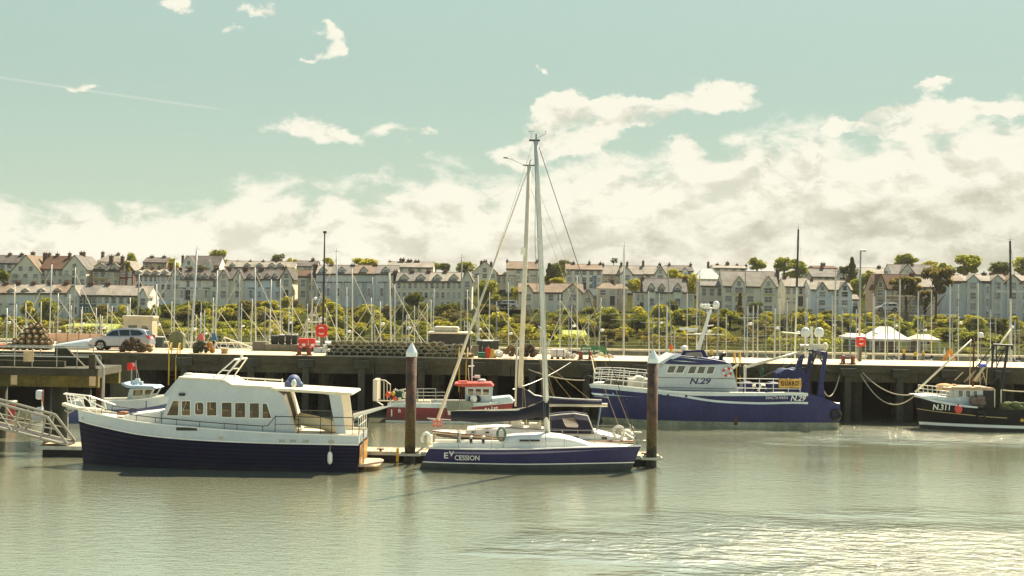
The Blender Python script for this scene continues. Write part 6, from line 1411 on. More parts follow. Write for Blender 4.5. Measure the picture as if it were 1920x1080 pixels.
# white marina gangway beyond the nets
gg = thing('marina_gangway', 'white truss gangway dropping behind the quay left of the bins', 'gangway', (XP(445, 119.2, 650), 119.2, QZ))
for yy in (119.0, 120.2):
    A, B = Vector(p3(420, 632, yy)), Vector(p3(474, 652, yy)); C_, D_ = Vector(p3(412, 652, yy)), Vector(p3(470, 657, yy)); g = MB(); g.tube([A, B], .05, 6); g.tube([C_, D_], .05, 6)
    for k in range(5): g.tube([A.lerp(B, k/4), C_.lerp(D_, k/4)], .025, 5)
    for k in range(4): g.tube([A.lerp(B, k/4), C_.lerp(D_, (k+1)/4)], .025, 5)
    g.build('side_truss', WHITE2, gg)
MB().hexa([p3(412, 653, 119.0), p3(470, 658, 119.0), p3(470, 658, 120.2), p3(412, 653, 120.2)], [p3(412, 654.5, 119.0), p3(470, 659.5, 119.0), p3(470, 659.5, 120.2), p3(412, 654.5, 120.2)]).build('walkway', CREAM, gg)
# marker piles beyond the quay
def marker(px, ptop, wpx, Y, cols, label, cone=False):
    x, _, zt_ = p3(px, ptop, Y); r_ = wpx*Y/F/2; o = thing('marker_pile', label, 'pile', (x, Y, 0), 'marker piles in the marina'); z = zt_
    if cone: MB().lathe([(r_, 0), (r_, .15), (.02, .75)], (x, Y, zt_-.75), 12).build('cone_cap', CAPM, o); z = zt_-.754
    for k, (m_, h) in enumerate(cols):
        zz = max(-2, z-h); MB().lathe([(r_, zz), (r_, z)], (x, Y, 0), 12).build('band', m_, o, smooth=False); z = zz-.003
for px, pt_, cone, lab, c_ in ((1695, 655, False, 'yellow-topped black marker pile below the white marquee', [(YELL, .4), (DARKM, 9)]), (1716, 660, False, 'yellow-topped black marker pile left of the low pavilion', [(YELL, .35), (DARKM, 9)]), (1731, 659, False, 'yellow-topped grey marker pile below the low pavilion', [(YELL, .25), (SEAW, 9)]), (1771, 652, True, 'black marker pile with white cone beside the orange frame', [(DARKM, 9)]), (1334, 655, False, 'yellow-topped marker pile right of the trawler exhaust', [(YELL, .45), (DARKM, 9)]), (1258.5, 654, False, 'yellow marker pile with red cone left of the trawler roof', [(YELL, .5), (DARKM, 9)])):
    marker(px, pt_, 6, 120.5, c_, lab, cone)
    if px == 1258.5: x, _, z = p3(1258.5, 654, 120.5); MB().lathe([(.15, 0), (.17, .1), (.03, .42)], (x, 120.5, z), 12).build('red_cone', ORANGE, bpy.data.objects[[o.name for o in bpy.data.objects if o.get('label', '').startswith('yellow marker pile with red')][0]])
af = thing('orange_frame', 'orange A-frame lifting davit standing on the quay at the right', 'davit', p3(1778, 676, 117.5))
for a, b_ in (((1772, 676), (1781, 655)), ((1790, 676), (1783, 655)), ((1766, 678), (1779, 657)), ((1781, 655), (1785, 672))): MB().tube([p3(*a, 117.5), p3(*b_, 117.5)], .08, 6).build('leg', mat('orange_paint', (206, 140, 44), .5, .1, 3), af)
MB().prism(pp([(1776, 662), (1781, 653), (1785, 662)], 117.5), 117.4, 117.6).build('head_plate', MATS['orange_paint'], af)
yr = [(1748, 1755)]

for px0_, px1_, pt_, pb_, lab in ((589, 603, 644, 654, 'white fish box stacked left of the lifebuoy post'), (604, 617, 647, 654.5, 'low white fish box right of the lifebuoy post'), (607, 616, 640, 646.5, 'small white fish box on the low box by the lifebuoy post')):
    o_ = crate(px0_, px1_, pt_, pb_, 113.6, PALEW, lab, 'fish_box', 'box')
    if pb_ < 650: o_.location.z += .38

# ================================================================== THE TOWN ON THE HILL
SLATE = mat('slate_roof', (112, 104, 98), .8, .16, .5, col2=(74, 70, 68), bump=.5, bscale=7, spec=.1)
TILE = mat('tan_slate_roof', (154, 148, 136), .8, .15, .5, col2=(118, 111, 100), bump=.5, bscale=7, spec=.1)
TILEG = mat('grey_slate_roof', (128, 124, 118), .8, .15, .5, col2=(96, 92, 88), bump=.5, bscale=7, spec=.1)
TILEB = mat('brown_slate_roof', (140, 122, 104), .8, .15, .5, col2=(106, 92, 78), bump=.5, bscale=7, spec=.1)
BROWNR = mat('brown_tile_roof', (104, 78, 62), .85, .15, .5, col2=(76, 56, 46), bump=.5, bscale=7, spec=.1)
BRICKM = mat('chimney_brick', (116, 84, 66), .85, .2, 1.5, col2=(78, 58, 48), bump=.4, bscale=9)
FRAMEW = mat('window_frame_white', (218, 214, 200), .5, .04, 3)
PANEM = mat('house_window_glass', (112, 120, 120), .06, .2, 3, spec=1.0)
POT = mat('clay_pot', (156, 104, 74), .8, .15, 4)
TRIMD = mat('dark_trim', (62, 60, 62), .6, .1, 2)
WALLC = {}
def wallm(n, c): return mat('render_'+n, c, .85, .07, .35, streak=.12, bump=.15, bscale=6)
W_ = dict(cream=wallm('cream', (232, 224, 204)), white=wallm('white', (236, 234, 226)), blue=wallm('pale_blue', (222, 228, 230)), teal=wallm('teal', (104, 126, 132)), grey=wallm('grey', (208, 204, 192)),
          green=wallm('green_cream', (224, 221, 204)), yellow=wallm('yellow_cream', (216, 203, 170)), brick=mat('red_brick_wall', (142, 74, 56), .9, .15, 1.2, col2=(112, 56, 44), bump=.4, bscale=10), pink=wallm('pinkish', (222, 208, 190)), tan=wallm('tan', (176, 154, 124)), lilac=wallm('lilac', (224, 222, 226)), bluegrey=wallm('blue_grey', (212, 214, 210)))
WCACHE = {}
PANES = [PANEM, mat('dark_house_glass', (60, 68, 70), .05, .2, 3, spec=1.0), mat('curtained_glass', (176, 176, 164), .2, .15, 3, spec=.8)]
def house_window(parent, x, y, z, w_, h, org):
    key = (round(w_, 1), round(h, 1), random.choice((0, 0, 1, 1, 2)))
    if key not in WCACHE:
        w2, h2 = key[0]/2, key[1]/2; f = MB(); t = .09
        f.box(-w2-t, w2+t, -.07, 0, -h2-t, -h2); f.box(-w2-t, w2+t, -.07, 0, h2, h2+t); f.box(-w2-t, -w2, -.07, 0, -h2+.001, h2-.001); f.box(w2, w2+t, -.07, 0, -h2+.001, h2-.001)
        f.box(-w2, w2, -.06, -.01, -.035, .035); f.box(-w2-.16, w2+.16, -.14, 0, -h2-t-.08, -h2-t-.002)
        if key[0] > 1.3: f.box(-.035, .035, -.055, -.01, -h2, h2)
        fm = f.mesh('window'); fm.materials.append(FRAMEW)
        p_ = MB(); p_.box(-w2, w2, -.025, -.003, -h2, h2); pm_ = p_.mesh('pane'); pm_.materials.append(PANES[key[2]])
        WCACHE[key] = (fm, pm_)
    fm, pm_ = WCACHE[key]
    o = link('window', fm, None, parent, loc=(x-org[0], y-org[1], z-org[2])); link('pane', pm_, None, o)
    return o
def slab(a, b, c, d, th, g):               # roof slope from four corners, thickened upwards
    A, B, C, D = map(Vector, (a, b, c, d)); n = (B-A).cross(D-A).normalized()
    if n.z < 0: n = -n
    n = n*th
    g.hexa([A, B, C, D], [A+n, B+n, C+n, D+n])
HOUSES = []
def house(label, px0, px1, yb, ye, yr, Y, wall, roof=TILE, kind='side', rows=2, cols=3, gables=(), dorm=(), chim=(), depth=8.5, bays=(), ww=1.0, wh=1.5, name='house', cat='house', group='houses on the hill', balc=(), band=None, trim=None):
    if roof is TILE: roof = random.choice((TILE, TILE, TILEG, TILEB))
    pm = (px0+px1)/2; x0, x1 = P(px0, yb, Y).x, P(px1, yb, Y).x; zb, ze, zr = P(pm, yb, Y).z, P(pm, ye, Y).z, P(pm, yr, Y).z
    xc = (x0+x1)/2; Y1 = Y+depth; ym = Y+depth/2; wm = W_[wall] if isinstance(wall, str) else wall
    h = thing(name, label, cat, (xc, Y, zb), group); org = (xc, Y, zb); HOUSES.append((px0, px1, label))
    zf = zb-4.0
    g = MB()
    if kind == 'side': g.prismx([(Y, zf), (Y1, zf), (Y1, ze), (ym, zr-.05), (Y, ze)], x0, x1)
    elif kind == 'gable': g.prism([(x0, zf), (x1, zf), (x1, ze), (xc, zr-.05), (x0, ze)], Y, Y1)
    else: g.box(x0, x1, Y, Y1, zf, ze)
    g.build('wall', wm, h)
    ov = .28; r = MB()
    if kind == 'side':
        sl = (zr-ze)/(depth/2); slab((x0-.12, Y-ov, ze-ov*sl), (x1+.12, Y-ov, ze-ov*sl), (x1+.12, ym, zr), (x0-.12, ym, zr), .14, r); slab((x0-.12, Y1+ov, ze-ov*sl), (x1+.12, Y1+ov, ze-ov*sl), (x1+.12, ym, zr), (x0-.12, ym, zr), .14, r)
    elif kind == 'gable':
        sl = (zr-ze)/(xc-x0); slab((x0-ov, Y-.25, ze-ov*sl), (xc, Y-.25, zr), (xc, Y1+.1, zr), (x0-ov, Y1+.1, ze-ov*sl), .14, r); slab((x1+ov, Y-.25, ze-ov*sl), (xc, Y-.25, zr), (xc, Y1+.1, zr), (x1+ov, Y1+.1, ze-ov*sl), .14, r)
    elif kind == 'hip':
        i_ = min((x1-x0)*.32, depth/2); a = [(x0-ov, Y-ov, ze), (x1+ov, Y-ov, ze), (x1+ov, Y1+ov, ze), (x0-ov, Y1+ov, ze)]; b = [(x0+i_, ym, zr), (x1-i_, ym, zr)]
        r.add(a+b, [(0, 1, 5, 4), (1, 2, 5), (2, 3, 4, 5), (3, 0, 4), (3, 2, 1, 0)])
    else: r.box(x0-.2, x1+.2, Y-.3, Y1+.2, ze+.003, ze+.25)
    rf = r.build('roof', roof, h)
    if kind == 'side':
        MB().tube([(x0-.12, ym, zr+.1), (x1+.12, ym, zr+.1)], .11, 5).build('ridge', BRICKM, rf)
        MB().box(x0, x1, Y-.36, Y-.285, ze-.22-ov*sl, ze-.04-ov*sl).build('gutter', TRIMD, h)
    for px, wpx, top, in [(c[0], c[1], c[2]) for c in chim]:
        cx = P(px, top, ym).x; cw = wpx*ym/F/2; zt_ = P(px, top, ym).z
        cy = ym if kind != 'flat' else Y+2
        c_ = MB(); c_.box(cx-cw, cx+cw, cy-.45, cy+.45, min(ze, zt_-1.2), zt_-.5); c_.box(cx-cw-.08, cx+cw+.08, cy-.53, cy+.53, zt_-.497, zt_-.36); co = c_.build('chimney', BRICKM, h)
        npt = max(1, int(cw*2/.45))
        for q in range(npt): MB().lathe([(.13, 0), (.10, .36)], (cx-cw+2*cw*(q+.5)/npt, cy, zt_-.357), 7).build('chimney_pot', POT, co)
    skip = []
    for gi, gb in enumerate(gables):
        pxc, wpx, top = gb[:3]; gw = wpx*Y/F/2; gx = P(pxc, ye, Y).x; gz = P(pxc, top, Y).z; ge = P(pxc, gb[3], Y).z if len(gb) > 3 else ze-.05
        g = MB(); g.prism([(gx-gw, zf), (gx+gw, zf), (gx+gw, ge), (gx, gz), (gx-gw, ge)], Y-.45, Y+depth*.42); go = g.build('gable_bay', wm, h)
        r2 = MB(); sl = (gz-ge)/gw; o2 = .2
        slab((gx-gw-o2, Y-.65, ge-o2*sl), (gx, Y-.65, gz), (gx, Y+depth*.42, gz), (gx-gw-o2, Y+depth*.42, ge-o2*sl), .12, r2); slab((gx+gw+o2, Y-.65, ge-o2*sl), (gx, Y-.65, gz), (gx, Y+depth*.42, gz), (gx+gw+o2, Y+depth*.42, ge-o2*sl), .12, r2)
        r2.build('gable_roof', roof, go)
        if trim:
            t_ = MB(); t_.tube([(gx-gw-o2, Y-.7, ge-o2*sl), (gx, Y-.7, gz), (gx+gw+o2, Y-.7, ge-o2*sl)], .09, 4); t_.build('bargeboard', trim, go)
        H_ = ge-zb; n = rows
        for k in range(n):
            zc = zb+H_*(k+.5)/n; house_window(h, gx, Y-.45, zc, min(1.7, gw*1.0), min(wh, H_/n*.6), org)
        if gz-ge > 1.6: house_window(h, gx, Y-.45, ge+(gz-ge)*.25, .7, .9, org)
        skip.append((gx-gw-.3, gx+gw+.3))
    for pxc, wpx, top, bot in dorm:
        gx = P(pxc, bot, Y+1.2).x; gw = wpx*Y/F/2; zt_, z0 = P(pxc, top, Y+1).z, P(pxc, bot, Y+1).z; zs = z0+(zt_-z0)*.5; y0 = Y+.5
        g = MB(); g.prism([(gx-gw, z0-.4), (gx+gw, z0-.4), (gx+gw, zs), (gx, zt_), (gx-gw, zs)], y0, Y+3.4); do = g.build('dormer', wm if wall != 'teal' else W_['white'], h)
        r2 = MB(); sl = (zt_-zs)/gw
        for s_ in (-1, 1): slab((gx+s_*(gw+.15), y0-.2, zs-.15*sl), (gx, y0-.2, zt_), (gx, Y+3.6, zt_), (gx+s_*(gw+.15), Y+3.6, zs-.15*sl), .1, r2)
        r2.build('dormer_roof', roof, do)
        w_o = house_window(h, gx, y0, z0+(zs-z0)*.45, min(.9, gw*1.2), max(.5, (zs-z0)*.8), org)
    for pxc, wpx, top in bays:
        gx = P(pxc, yb, Y).x; gw = wpx*Y/F/2; zt_ = P(pxc, top, Y).z
        g = MB(); g.prismz([(gx-gw, Y+.1), (gx-gw*.6, Y-.8), (gx+gw*.6, Y-.8), (gx+gw, Y+.1)], zf, zt_); bo = g.build('bay', wm, h)
        g = MB(); g.prismz([(gx-gw-.1, Y-.002), (gx-gw*.6-.1, Y-.92), (gx+gw*.6+.1, Y-.92), (gx+gw+.1, Y-.002)], zt_+.003, zt_+.18); g.build('bay_roof', SLATE, bo)
        n = max(1, round((zt_-zb)/2.9))
        for k in range(n): house_window(h, gx, Y-.8, zb+(zt_-zb)*(k+.52)/n, gw*.85, min(wh, 1.6), org)
        skip.append((gx-gw-.2, gx+gw+.2))
    H_ = ze-zb
    for k in range(rows):
        zc = zb+H_*(k+.52)/rows; hh = min(wh, H_/rows*.58)
        for i in range(cols):
            x = x0+(x1-x0)*(i+.5)/cols
            if any(a < x < b for a, b in skip): continue
            if k == 0 and i == cols//2 and rows > 1 and name == 'house':
                d_ = MB(); d_.box(x-.5, x+.5, Y-.05, Y-.003, zb, zb+2.1); dr = d_.build('door', TRIMD if random.random() < .5 else FRAMEW, h); continue
            house_window(h, x, Y, zc, min(ww, (x1-x0)/cols*.55), hh, org)
    if kind == 'gable' and zr-ze > 2: 
        for s_ in ((-1, 1) if x1-x0 > 7 else (0,)): house_window(h, xc+s_*1.2, Y, ze+(zr-ze)*.22, .9, 1.0, org)
    for pxc, wpx, py_ in balc:
        gx = P(pxc, py_, Y).x; gw = wpx*Y/F/2; z0 = P(pxc, py_, Y).z; g = MB(); g.box(gx-gw, gx+gw, Y-1.2, Y-.01, z0-.15, z0); bo = g.build('balcony', wm, h)
        g = MB()
        for q in range(9): g.tube([(gx-gw+2*gw*q/8, Y-1.15, z0), (gx-gw+2*gw*q/8, Y-1.15, z0+1)], .03, 4)
        g.tube([(gx-gw, Y-1.15, z0+1), (gx+gw, Y-1.15, z0+1)], .04, 4); g.build('balustrade', TRIMD, bo)
    for py_ in (band or ()):
        z0 = P(pm, py_, Y).z; MB().box(x0-.02, x1+.02, Y-.09, Y-.004, z0-.07, z0+.07).build('string_course', FRAMEW if wall != 'cream' else TRIMD, h)
    return h
YL, YM, YU, YT = 284, 310, 346, 366
# --- upper left
house('white slate-roofed terrace end at the far left skyline', -30, 38, 517, 493, 478.5, YU+8, 'white', SLATE, rows=2, cols=5, chim=((19, 6, 472), (41, 6, 472.5)))
house('large cream gabled block at left, its left gable', 19, 76, 537, 511, 478, YU, 'cream', TILE, 'gable', rows=2, cols=3, balc=((31, 19, 524),), chim=((62, 7, 470),), depth=14)
house('cream middle wing under brown roof between two big gables', 74.5, 117.5, 537, 504, 479.5, YU+1.5, 'cream', BROWNR, 'side', rows=2, cols=4, balc=((86, 18, 524),), chim=((85, 7, 472), (93, 5, 472), (108, 6, 473)), depth=13)
house('large cream gabled block at left, its right gable', 117, 161, 537, 504, 478.5, YU, 'cream', TILE, 'gable', rows=2, cols=3, balc=((128, 18, 524),), chim=((131, 5, 472), (155, 10, 470)), depth=14)
house('cream house with black mansard roof and glass balconies', 174, 223.5, 538, 507, 493, YU+2, 'yellow', mat('black_roof', (44, 42, 42), .7, .15, .8), 'side', rows=2, cols=4, dorm=((189, 22, 494, 505), (216, 13, 494, 505)), balc=((190, 30, 521),))
house('red brick gabled house right of the black mansard roof', 223.5, 249, 538, 505, 489, YU+1, 'brick', TILE, 'gable', rows=2, cols=2, chim=((209, 7, 477), (230, 6, 478)), depth=10)
house('tan-roofed house on the skyline behind the red brick gable', 182, 226, 500, 490, 476, YT+8, 'cream', TILE, 'hip', rows=1, cols=3, chim=((193, 5, 470), (222, 5, 472)))
house('grey slate house with twin chimneys left of the first round tree', 268, 312, 505, 492, 483, YT+8, 'tan', SLATE, 'side', rows=1, cols=3, chim=((285, 7, 477.5), (308, 6, 477.5)))
# --- lower left terrace
L = [(-24, 12, 'cream', 'cream terrace house at the left edge of the lower row'), (12, 36, 'white', 'white terrace house second from the left edge of the lower row'), (36, 64, 'white', 'white terrace house with dark dormer above the leafy trees'), (64, 96, 'green', 'pale green terrace house behind the tall left masts'),
     (96, 125, 'white', 'white terrace house left of the white gable front')]
for i, (a, b, c, lab) in enumerate(L): house(lab, a, b, 613, 549, 534, YL, c, TILE, 'side', rows=3, cols=2, dorm=(((a+b)/2, 13, 541, 549.5),), chim=((b, 9, 526),), group='houses of the lower left terrace', bays=(((a+b)/2, 15, 571),))
house('white gable-fronted terrace house left of the teal house', 124, 146, 613, 552, 535, YL-.8, 'white', TILE, 'gable', rows=3, cols=2, group='houses of the lower left terrace', bays=((132, 12, 566),))
house('teal-painted terrace house in the lower left row', 146, 180, 613, 553, 535, YL, 'teal', TILE, 'side', rows=3, cols=3, chim=((171, 10, 527),), group='houses of the lower left terrace')
house('white terrace house right of the teal house', 180, 205, 613, 553, 535, YL, 'white', TILE, 'side', rows=3, cols=2, chim=((203, 9, 527),), group='houses of the lower left terrace')
house('long white house ending the lower left terrace', 205, 277, 613, 554, 536, YL, 'white', TILE, 'side', rows=3, cols=5, gables=((269, 17, 541, 556),), chim=((263, 8, 529),), group='houses of the lower left terrace')
# --- pale terraces, left centre
for a, b, c, lab in ((252, 268, 'blue', 'leftmost pale blue terrace house with a dormer above the kiosk'), (268, 287, 'blue', 'second pale blue terrace house with a dormer from the left'), (287, 300, 'lilac', 'narrow lilac terrace house between pale blue ones'), (300, 321, 'blue', 'pale blue terrace house left of its row end')):
    house(lab, a, b, 561, 516, 505, YM+8, c, TILE, 'side', rows=3, cols=2, dorm=(((a+b)/2, 10, 507, 514),), chim=((b, 5, 498),), group='pale terrace houses at left centre')
house('cream gable end house closing the pale blue row', 321, 337, 561, 514, 503, YM+6, 'green', SLATE, 'gable', rows=3, cols=1, chim=((323, 8, 498),), depth=11, group='pale terrace houses at left centre')
for a, b, c, g_, lab in ((337, 357, 'white', 0, 'white terrace house left end of the long pale row'), (357, 379, 'white', 0, 'white dormered house second in the long pale row'), (379, 406, 'green', 0, 'green-cream dormered house in the long pale row'), (406, 430, 'cream', 1, 'cream house with tall front gable, left of a pair'), (430, 461, 'cream', 1, 'cream house with tall front gable, right of a pair'), (461, 491, 'blue', 0, 'blue-white dormered house right of the paired gables'), (491, 526, 'blue', 0, 'pale blue dormered house near the right end of the long row')):
    m_ = (a+b)/2
    house(lab, a, b, 562, 523, 507, YM+4, c, SLATE, 'side', rows=2, cols=2 if b-a < 24 else 3, gables=((m_+2, 19, 506, 522),) if g_ else (), dorm=() if g_ else ((m_-6, 8, 513, 522), (m_+8, 8, 513, 522)), chim=((a, 9, 499),), group='pale terrace houses at left centre', bays=() if g_ else ((m_-5, 11, 541),), wh=1.7)
house('cream gable end house closing the long pale row', 525, 547, 562, 521, 503, YM+3.5, 'green', SLATE, 'gable', rows=2, cols=1, chim=((534, 9, 497),), depth=12, group='pale terrace houses at left centre')
house('white hilltop house with two front gables and slate roof', 342, 411, 512, 497, 480, YT, 'white', SLATE, 'side', rows=1, cols=4, gables=((354.5, 26, 480, 497), (390, 22, 487, 500)), chim=((343, 4, 477),), trim=FRAMEW)
house('long tan-roofed terrace with small dormers on the left skyline', 421, 552, 511, 501, 490, YT+2, 'white', TILE, 'side', rows=1, cols=9, dorm=((437, 9, 493, 500), (465, 10, 493, 500), (488, 10, 493, 500), (511, 11, 493, 500), (526, 10, 493, 500)), chim=((446, 5, 487), (470, 5, 486), (494, 5, 486), (519, 5, 487)))
house('slate house with chimney beyond the yellow-green shrubs', 552, 593, 508, 499, 489, YT+6, 'grey', SLATE, 'side', rows=1, cols=3, chim=((587, 6, 482),), gables=((588, 13, 496, 504),))
# --- centre left terraces
house('cream house with brown trim before the white mansard terrace', 558, 592, 562, 518, 507, YM+2, 'yellow', BROWNR, 'side', rows=3, cols=2, bays=((569, 20, 521),), band=(534, 548), group='houses of the centre terraces')
for a, b, c, lab in ((592, 622, 'lilac', 'lilac-white terrace house with gabled dormer beside the dark lamp post'), (622, 662, 'white', 'white terrace house with dark attic windows, left one'), (662, 704, 'bluegrey', 'blue-grey terrace house with dark attic windows'), (704, 744, 'white', 'white terrace house with dark attic windows, right one')):
    m_ = (a+b)/2; house(lab, a, b, 567, 513, 497.5, YM, c, TILE, 'side', rows=4, cols=4, dorm=((m_, 12, 500, 511),), chim=((a, 8, 493),), group='houses of the centre terraces', bays=((m_-8, 13, 530), (m_+9, 13, 530)), wh=1.6)
for i, (a, b, lab) in enumerate(((742, 773, 'leftmost cream terrace house with dark triangular dormer'), (773, 804, 'second cream terrace house with dark triangular dormer'), (804, 835, 'third cream terrace house with dark triangular dormer'), (835, 866, 'rightmost cream terrace house with dark triangular dormer'))):
    m_ = (a+b)/2; house(lab, a, b, 580, 527, 511, YM-4, 'cream', TILE, 'side', rows=3, cols=3, dorm=((m_+1, 14, 514, 526),), chim=((a, 8, 505),), group='houses of the centre terraces', wh=1.8)
house('cream gable end house closing the dormered centre terrace', 866, 884, 580, 524, 508, YM-4.3, 'cream', TILE, 'gable', rows=3, cols=1, chim=((868, 7, 503),), depth=11, group='houses of the centre terraces')
house('tan-roofed skyline house with three tall chimneys', 726, 812, 512, 501, 491, YT, 'cream', TILE, 'side', rows=1, cols=5, chim=((731, 5, 487), (754, 10, 482.5), (768, 10, 484.5), (782, 10, 486)))
# --- centre
house('cream gable-fronted house left of the furled sail', 886, 931, 538, 511, 490, YU+2, 'cream', TILE, 'gable', rows=2, cols=3, chim=((903, 6, 487), (910, 7, 486), (921, 5, 489)), depth=12)
house('tan-roofed low wing right of the cream gable house', 931, 949, 535, 516, 511, YU+4, 'cream', TILE, 'side', rows=1, cols=2)
house('cream three-storey house behind the tall masts', 949, 1009, 537, 504, 491, YU, 'cream', TILE, 'side', rows=3, cols=4, chim=((951, 4, 485), (1007, 4, 485)), bays=((960, 11, 518), (1000, 10, 518)))
house('white modern house with blue glazed stair strip', 1061, 1129, 543, 505.5, 495.5, YU-2, 'white', TILE, 'side', rows=3, cols=5, chim=((1075, 6, 489), (1105, 4, 488), (1126, 5, 490)))
MB().box(P(1109, 540, YU).x, P(1118, 540, YU).x, YU-2.06, YU-2.003, P(1113, 542, YU).z, P(1113, 517, YU).z).build('stair_glazing', mat('blue_glazing', (86, 118, 150), .2, .1, 2), bpy.data.objects[[o.name for o in bpy.data.objects if o.get('label') == 'white modern house with blue glazed stair strip'][0]])
house('tan-roofed house with brown front right of the white modern house', 1130, 1164, 535, 514, 498.5, YU+6, 'tan', TILE, 'side', rows=2, cols=3, chim=((1131, 4, 492),))
house('white-walled tan-roofed house with dark gable behind the tallest centre mast', 1164, 1207, 545, 514, 498.5, YU+3, 'white', TILE, 'side', rows=2, cols=3, gables=((1175, 20, 501, 513),), chim=((1165, 4, 490), (1176, 4, 489)), trim=TRIMD)
house('white tan-roofed house with right-hand gable and slim chimneys', 1207, 1251, 546, 514, 499, YU+3, 'white', TILE, 'side', rows=2, cols=3, gables=((1238, 20, 499, 513),), chim=((1206, 4, 487), (1237, 5, 491.5)), trim=TRIMD)
house('slate-roofed hilltop house with pale end gables right of centre', 1250, 1300, 522, 508, 498, YT, 'white', SLATE, 'side', rows=1, cols=3, gables=((1284, 10, 502, 509),), chim=((1255, 4, 491.5), (1295, 4, 492)))
house('big cream villa with gabled right wing below the masts', 972, 1093, 588, 548, 532, YM-10, 'cream', TILE, 'side', rows=2, cols=7, gables=((1073, 36, 532, 548), (990, 20, 534, 548)), chim=((1028, 7, 526),), trim=BROWNR, wh=1.8)
house('low cream gable at the right end of the big villa', 1092, 1112, 586, 556, 543, YM-9, 'pink', TILE, 'gable', rows=2, cols=1)
house('small tan hip-roofed pavilion house right of the big villa', 1121, 1157, 573, 541, 530, YM, 'pink', TILE, 'hip', rows=2, cols=2, depth=7, ww=1.6)
house('hip-roofed wing behind the small pavilion house', 1150, 1176, 573, 541, 532, YM+4, 'pink', TILE, 'hip', rows=2, cols=2, depth=6)
# --- right centre
house('grey-cream bay-fronted house with steep dormered roof', 1207, 1288, 586, 547, 522.5, YM-6, 'green', TILE, 'side', rows=2, cols=4, dorm=((1221, 10, 531, 546), (1240, 9, 532, 545), (1270, 12, 531, 547)), bays=((1221, 20, 548), (1270, 22, 548)), chim=((1205, 7, 517), (1285, 7, 517)))
house('low flat-roofed annex left of the bay-fronted house', 1192, 1208, 586, 549, 549, YM-5, 'green', SLATE, 'flat', rows=2, cols=2)
house('low flat-roofed annex right of the bay-fronted house', 1288, 1301, 586, 550, 550, YM-5, 'green', SLATE, 'flat', rows=2, cols=1)
house('blue-grey glazed house with hip roof above the right terrace', 1305, 1353, 535, 523, 503, YU, 'bluegrey', mat('blue_grey_roof', (140, 152, 150), .7, .1, .6), 'hip', rows=1, cols=5)
house('pinkish annex with mono roof left of the twin-gabled villa', 1312, 1356, 584, 536, 528, YM-4, 'pink', TILE, 'side', rows=2, cols=3, depth=6)
house('large cream villa with two front gables and balconies', 1355, 1458, 586, 536, 509, YM-7, 'cream', TILE, 'side', rows=3, cols=5, gables=((1385, 26, 518, 536), (1440, 28, 518, 537)), balc=((1386, 24, 549), (1441, 24, 550)), chim=((1458, 6, 503),), ww=1.2)
house('pale skyline house with four chimneys behind the large villa', 1338, 1400, 510, 503, 497.5, YT, 'white', TILE, 'side', rows=1, cols=4, chim=((1328, 4, 489), (1345, 5, 492), (1364, 6, 489), (1382, 4, 493), (1399, 4, 494)))
house('cream house with brick flank beside the tall right mast', 1471, 1519, 574, 537, 522, YM, 'cream', TILE, 'side', rows=2, cols=4, chim=((1471, 6, 515),))
house('pale blue double-gabled house below the lamp post', 1519, 1597, 591, 543, 526, YM-6, 'blue', TILE, 'side', rows=3, cols=4, gables=((1541, 22, 529, 544), (1583, 22, 529, 544)), chim=((1590, 6, 519), (1522, 4, 519)), trim=SLATE)
house('small pale side wing of the blue double-gabled house', 1597, 1610, 588, 561, 553, YM-3, 'blue', TILE, 'side', rows=2, cols=1, depth=5)
house('tan-roofed upper house with two dark gables', 1499, 1601, 530, 519, 504.5, YU, 'white', TILE, 'side', rows=1, cols=7, gables=((1511, 18, 505, 518), (1579, 20, 505, 518)), chim=((1541, 5, 497), (1587, 4, 501)), trim=TRIMD)
house('brown hilltop roof peeping above the right dark conifer', 1526, 1570, 508, 503, 499, YT, 'tan', BROWNR, 'side', rows=1, cols=2, chim=((1543, 8, 491),))
house('tan-roofed house left of the half-timbered gable', 1616, 1673, 520, 514, 502.5, YU+6, 'white', TILE, 'side', rows=1, cols=4, gables=((1666, 13, 508, 514),), chim=((1648, 6, 496), (1668, 6, 497)))
house('half-timbered white gable house on the right skyline', 1672, 1755, 523, 514, 496.5, YU+2, 'white', TILE, 'side', rows=1, cols=5, gables=((1700, 30, 496, 514),), chim=((1710, 4, 492),), trim=BROWNR)
house('brown-roofed villa with bare gable behind the dark pines', 1640, 1722, 593, 541, 514.5, YM-4, 'tan', BROWNR, 'side', rows=3, cols=5, chim=((1710, 8, 509),), gables=((1650, 22, 514, 540),))
house('grey wing of the villa half hidden by the pines', 1722, 1781, 593, 538, 520, YM-2, 'pink', TILE, 'side', rows=3, cols=3)
for a, b, g_, lab in ((1781, 1806, 0, 'left end house of the tall grey terrace at right'), (1806, 1841, 1, 'tall grey gabled terrace house second from the left end'), (1841, 1856, 0, 'narrow tall grey terrace house between two gables'), (1856, 1882, 2, 'tall grey terrace house with wide glazed gable'), (1882, 1914, 2, 'tall grey terrace house with glazed gable beside the far right mast'), (1914, 1960, 0, 'tall grey terrace house at the right edge')):
    m_ = (a+b)/2
    house(lab, a, b, 603, 527 if g_ != 2 else 530, 515, YM-12, 'bluegrey' if b > 1800 else 'grey', TILE, 'side', rows=4, cols=2 if b-a < 30 else 3, gables=((m_, 22, 516, 526),) if g_ else (), chim=((a+4, 7, 508),), group='tall grey terrace houses at right', bays=() if g_ else ((m_, 13, 532),))

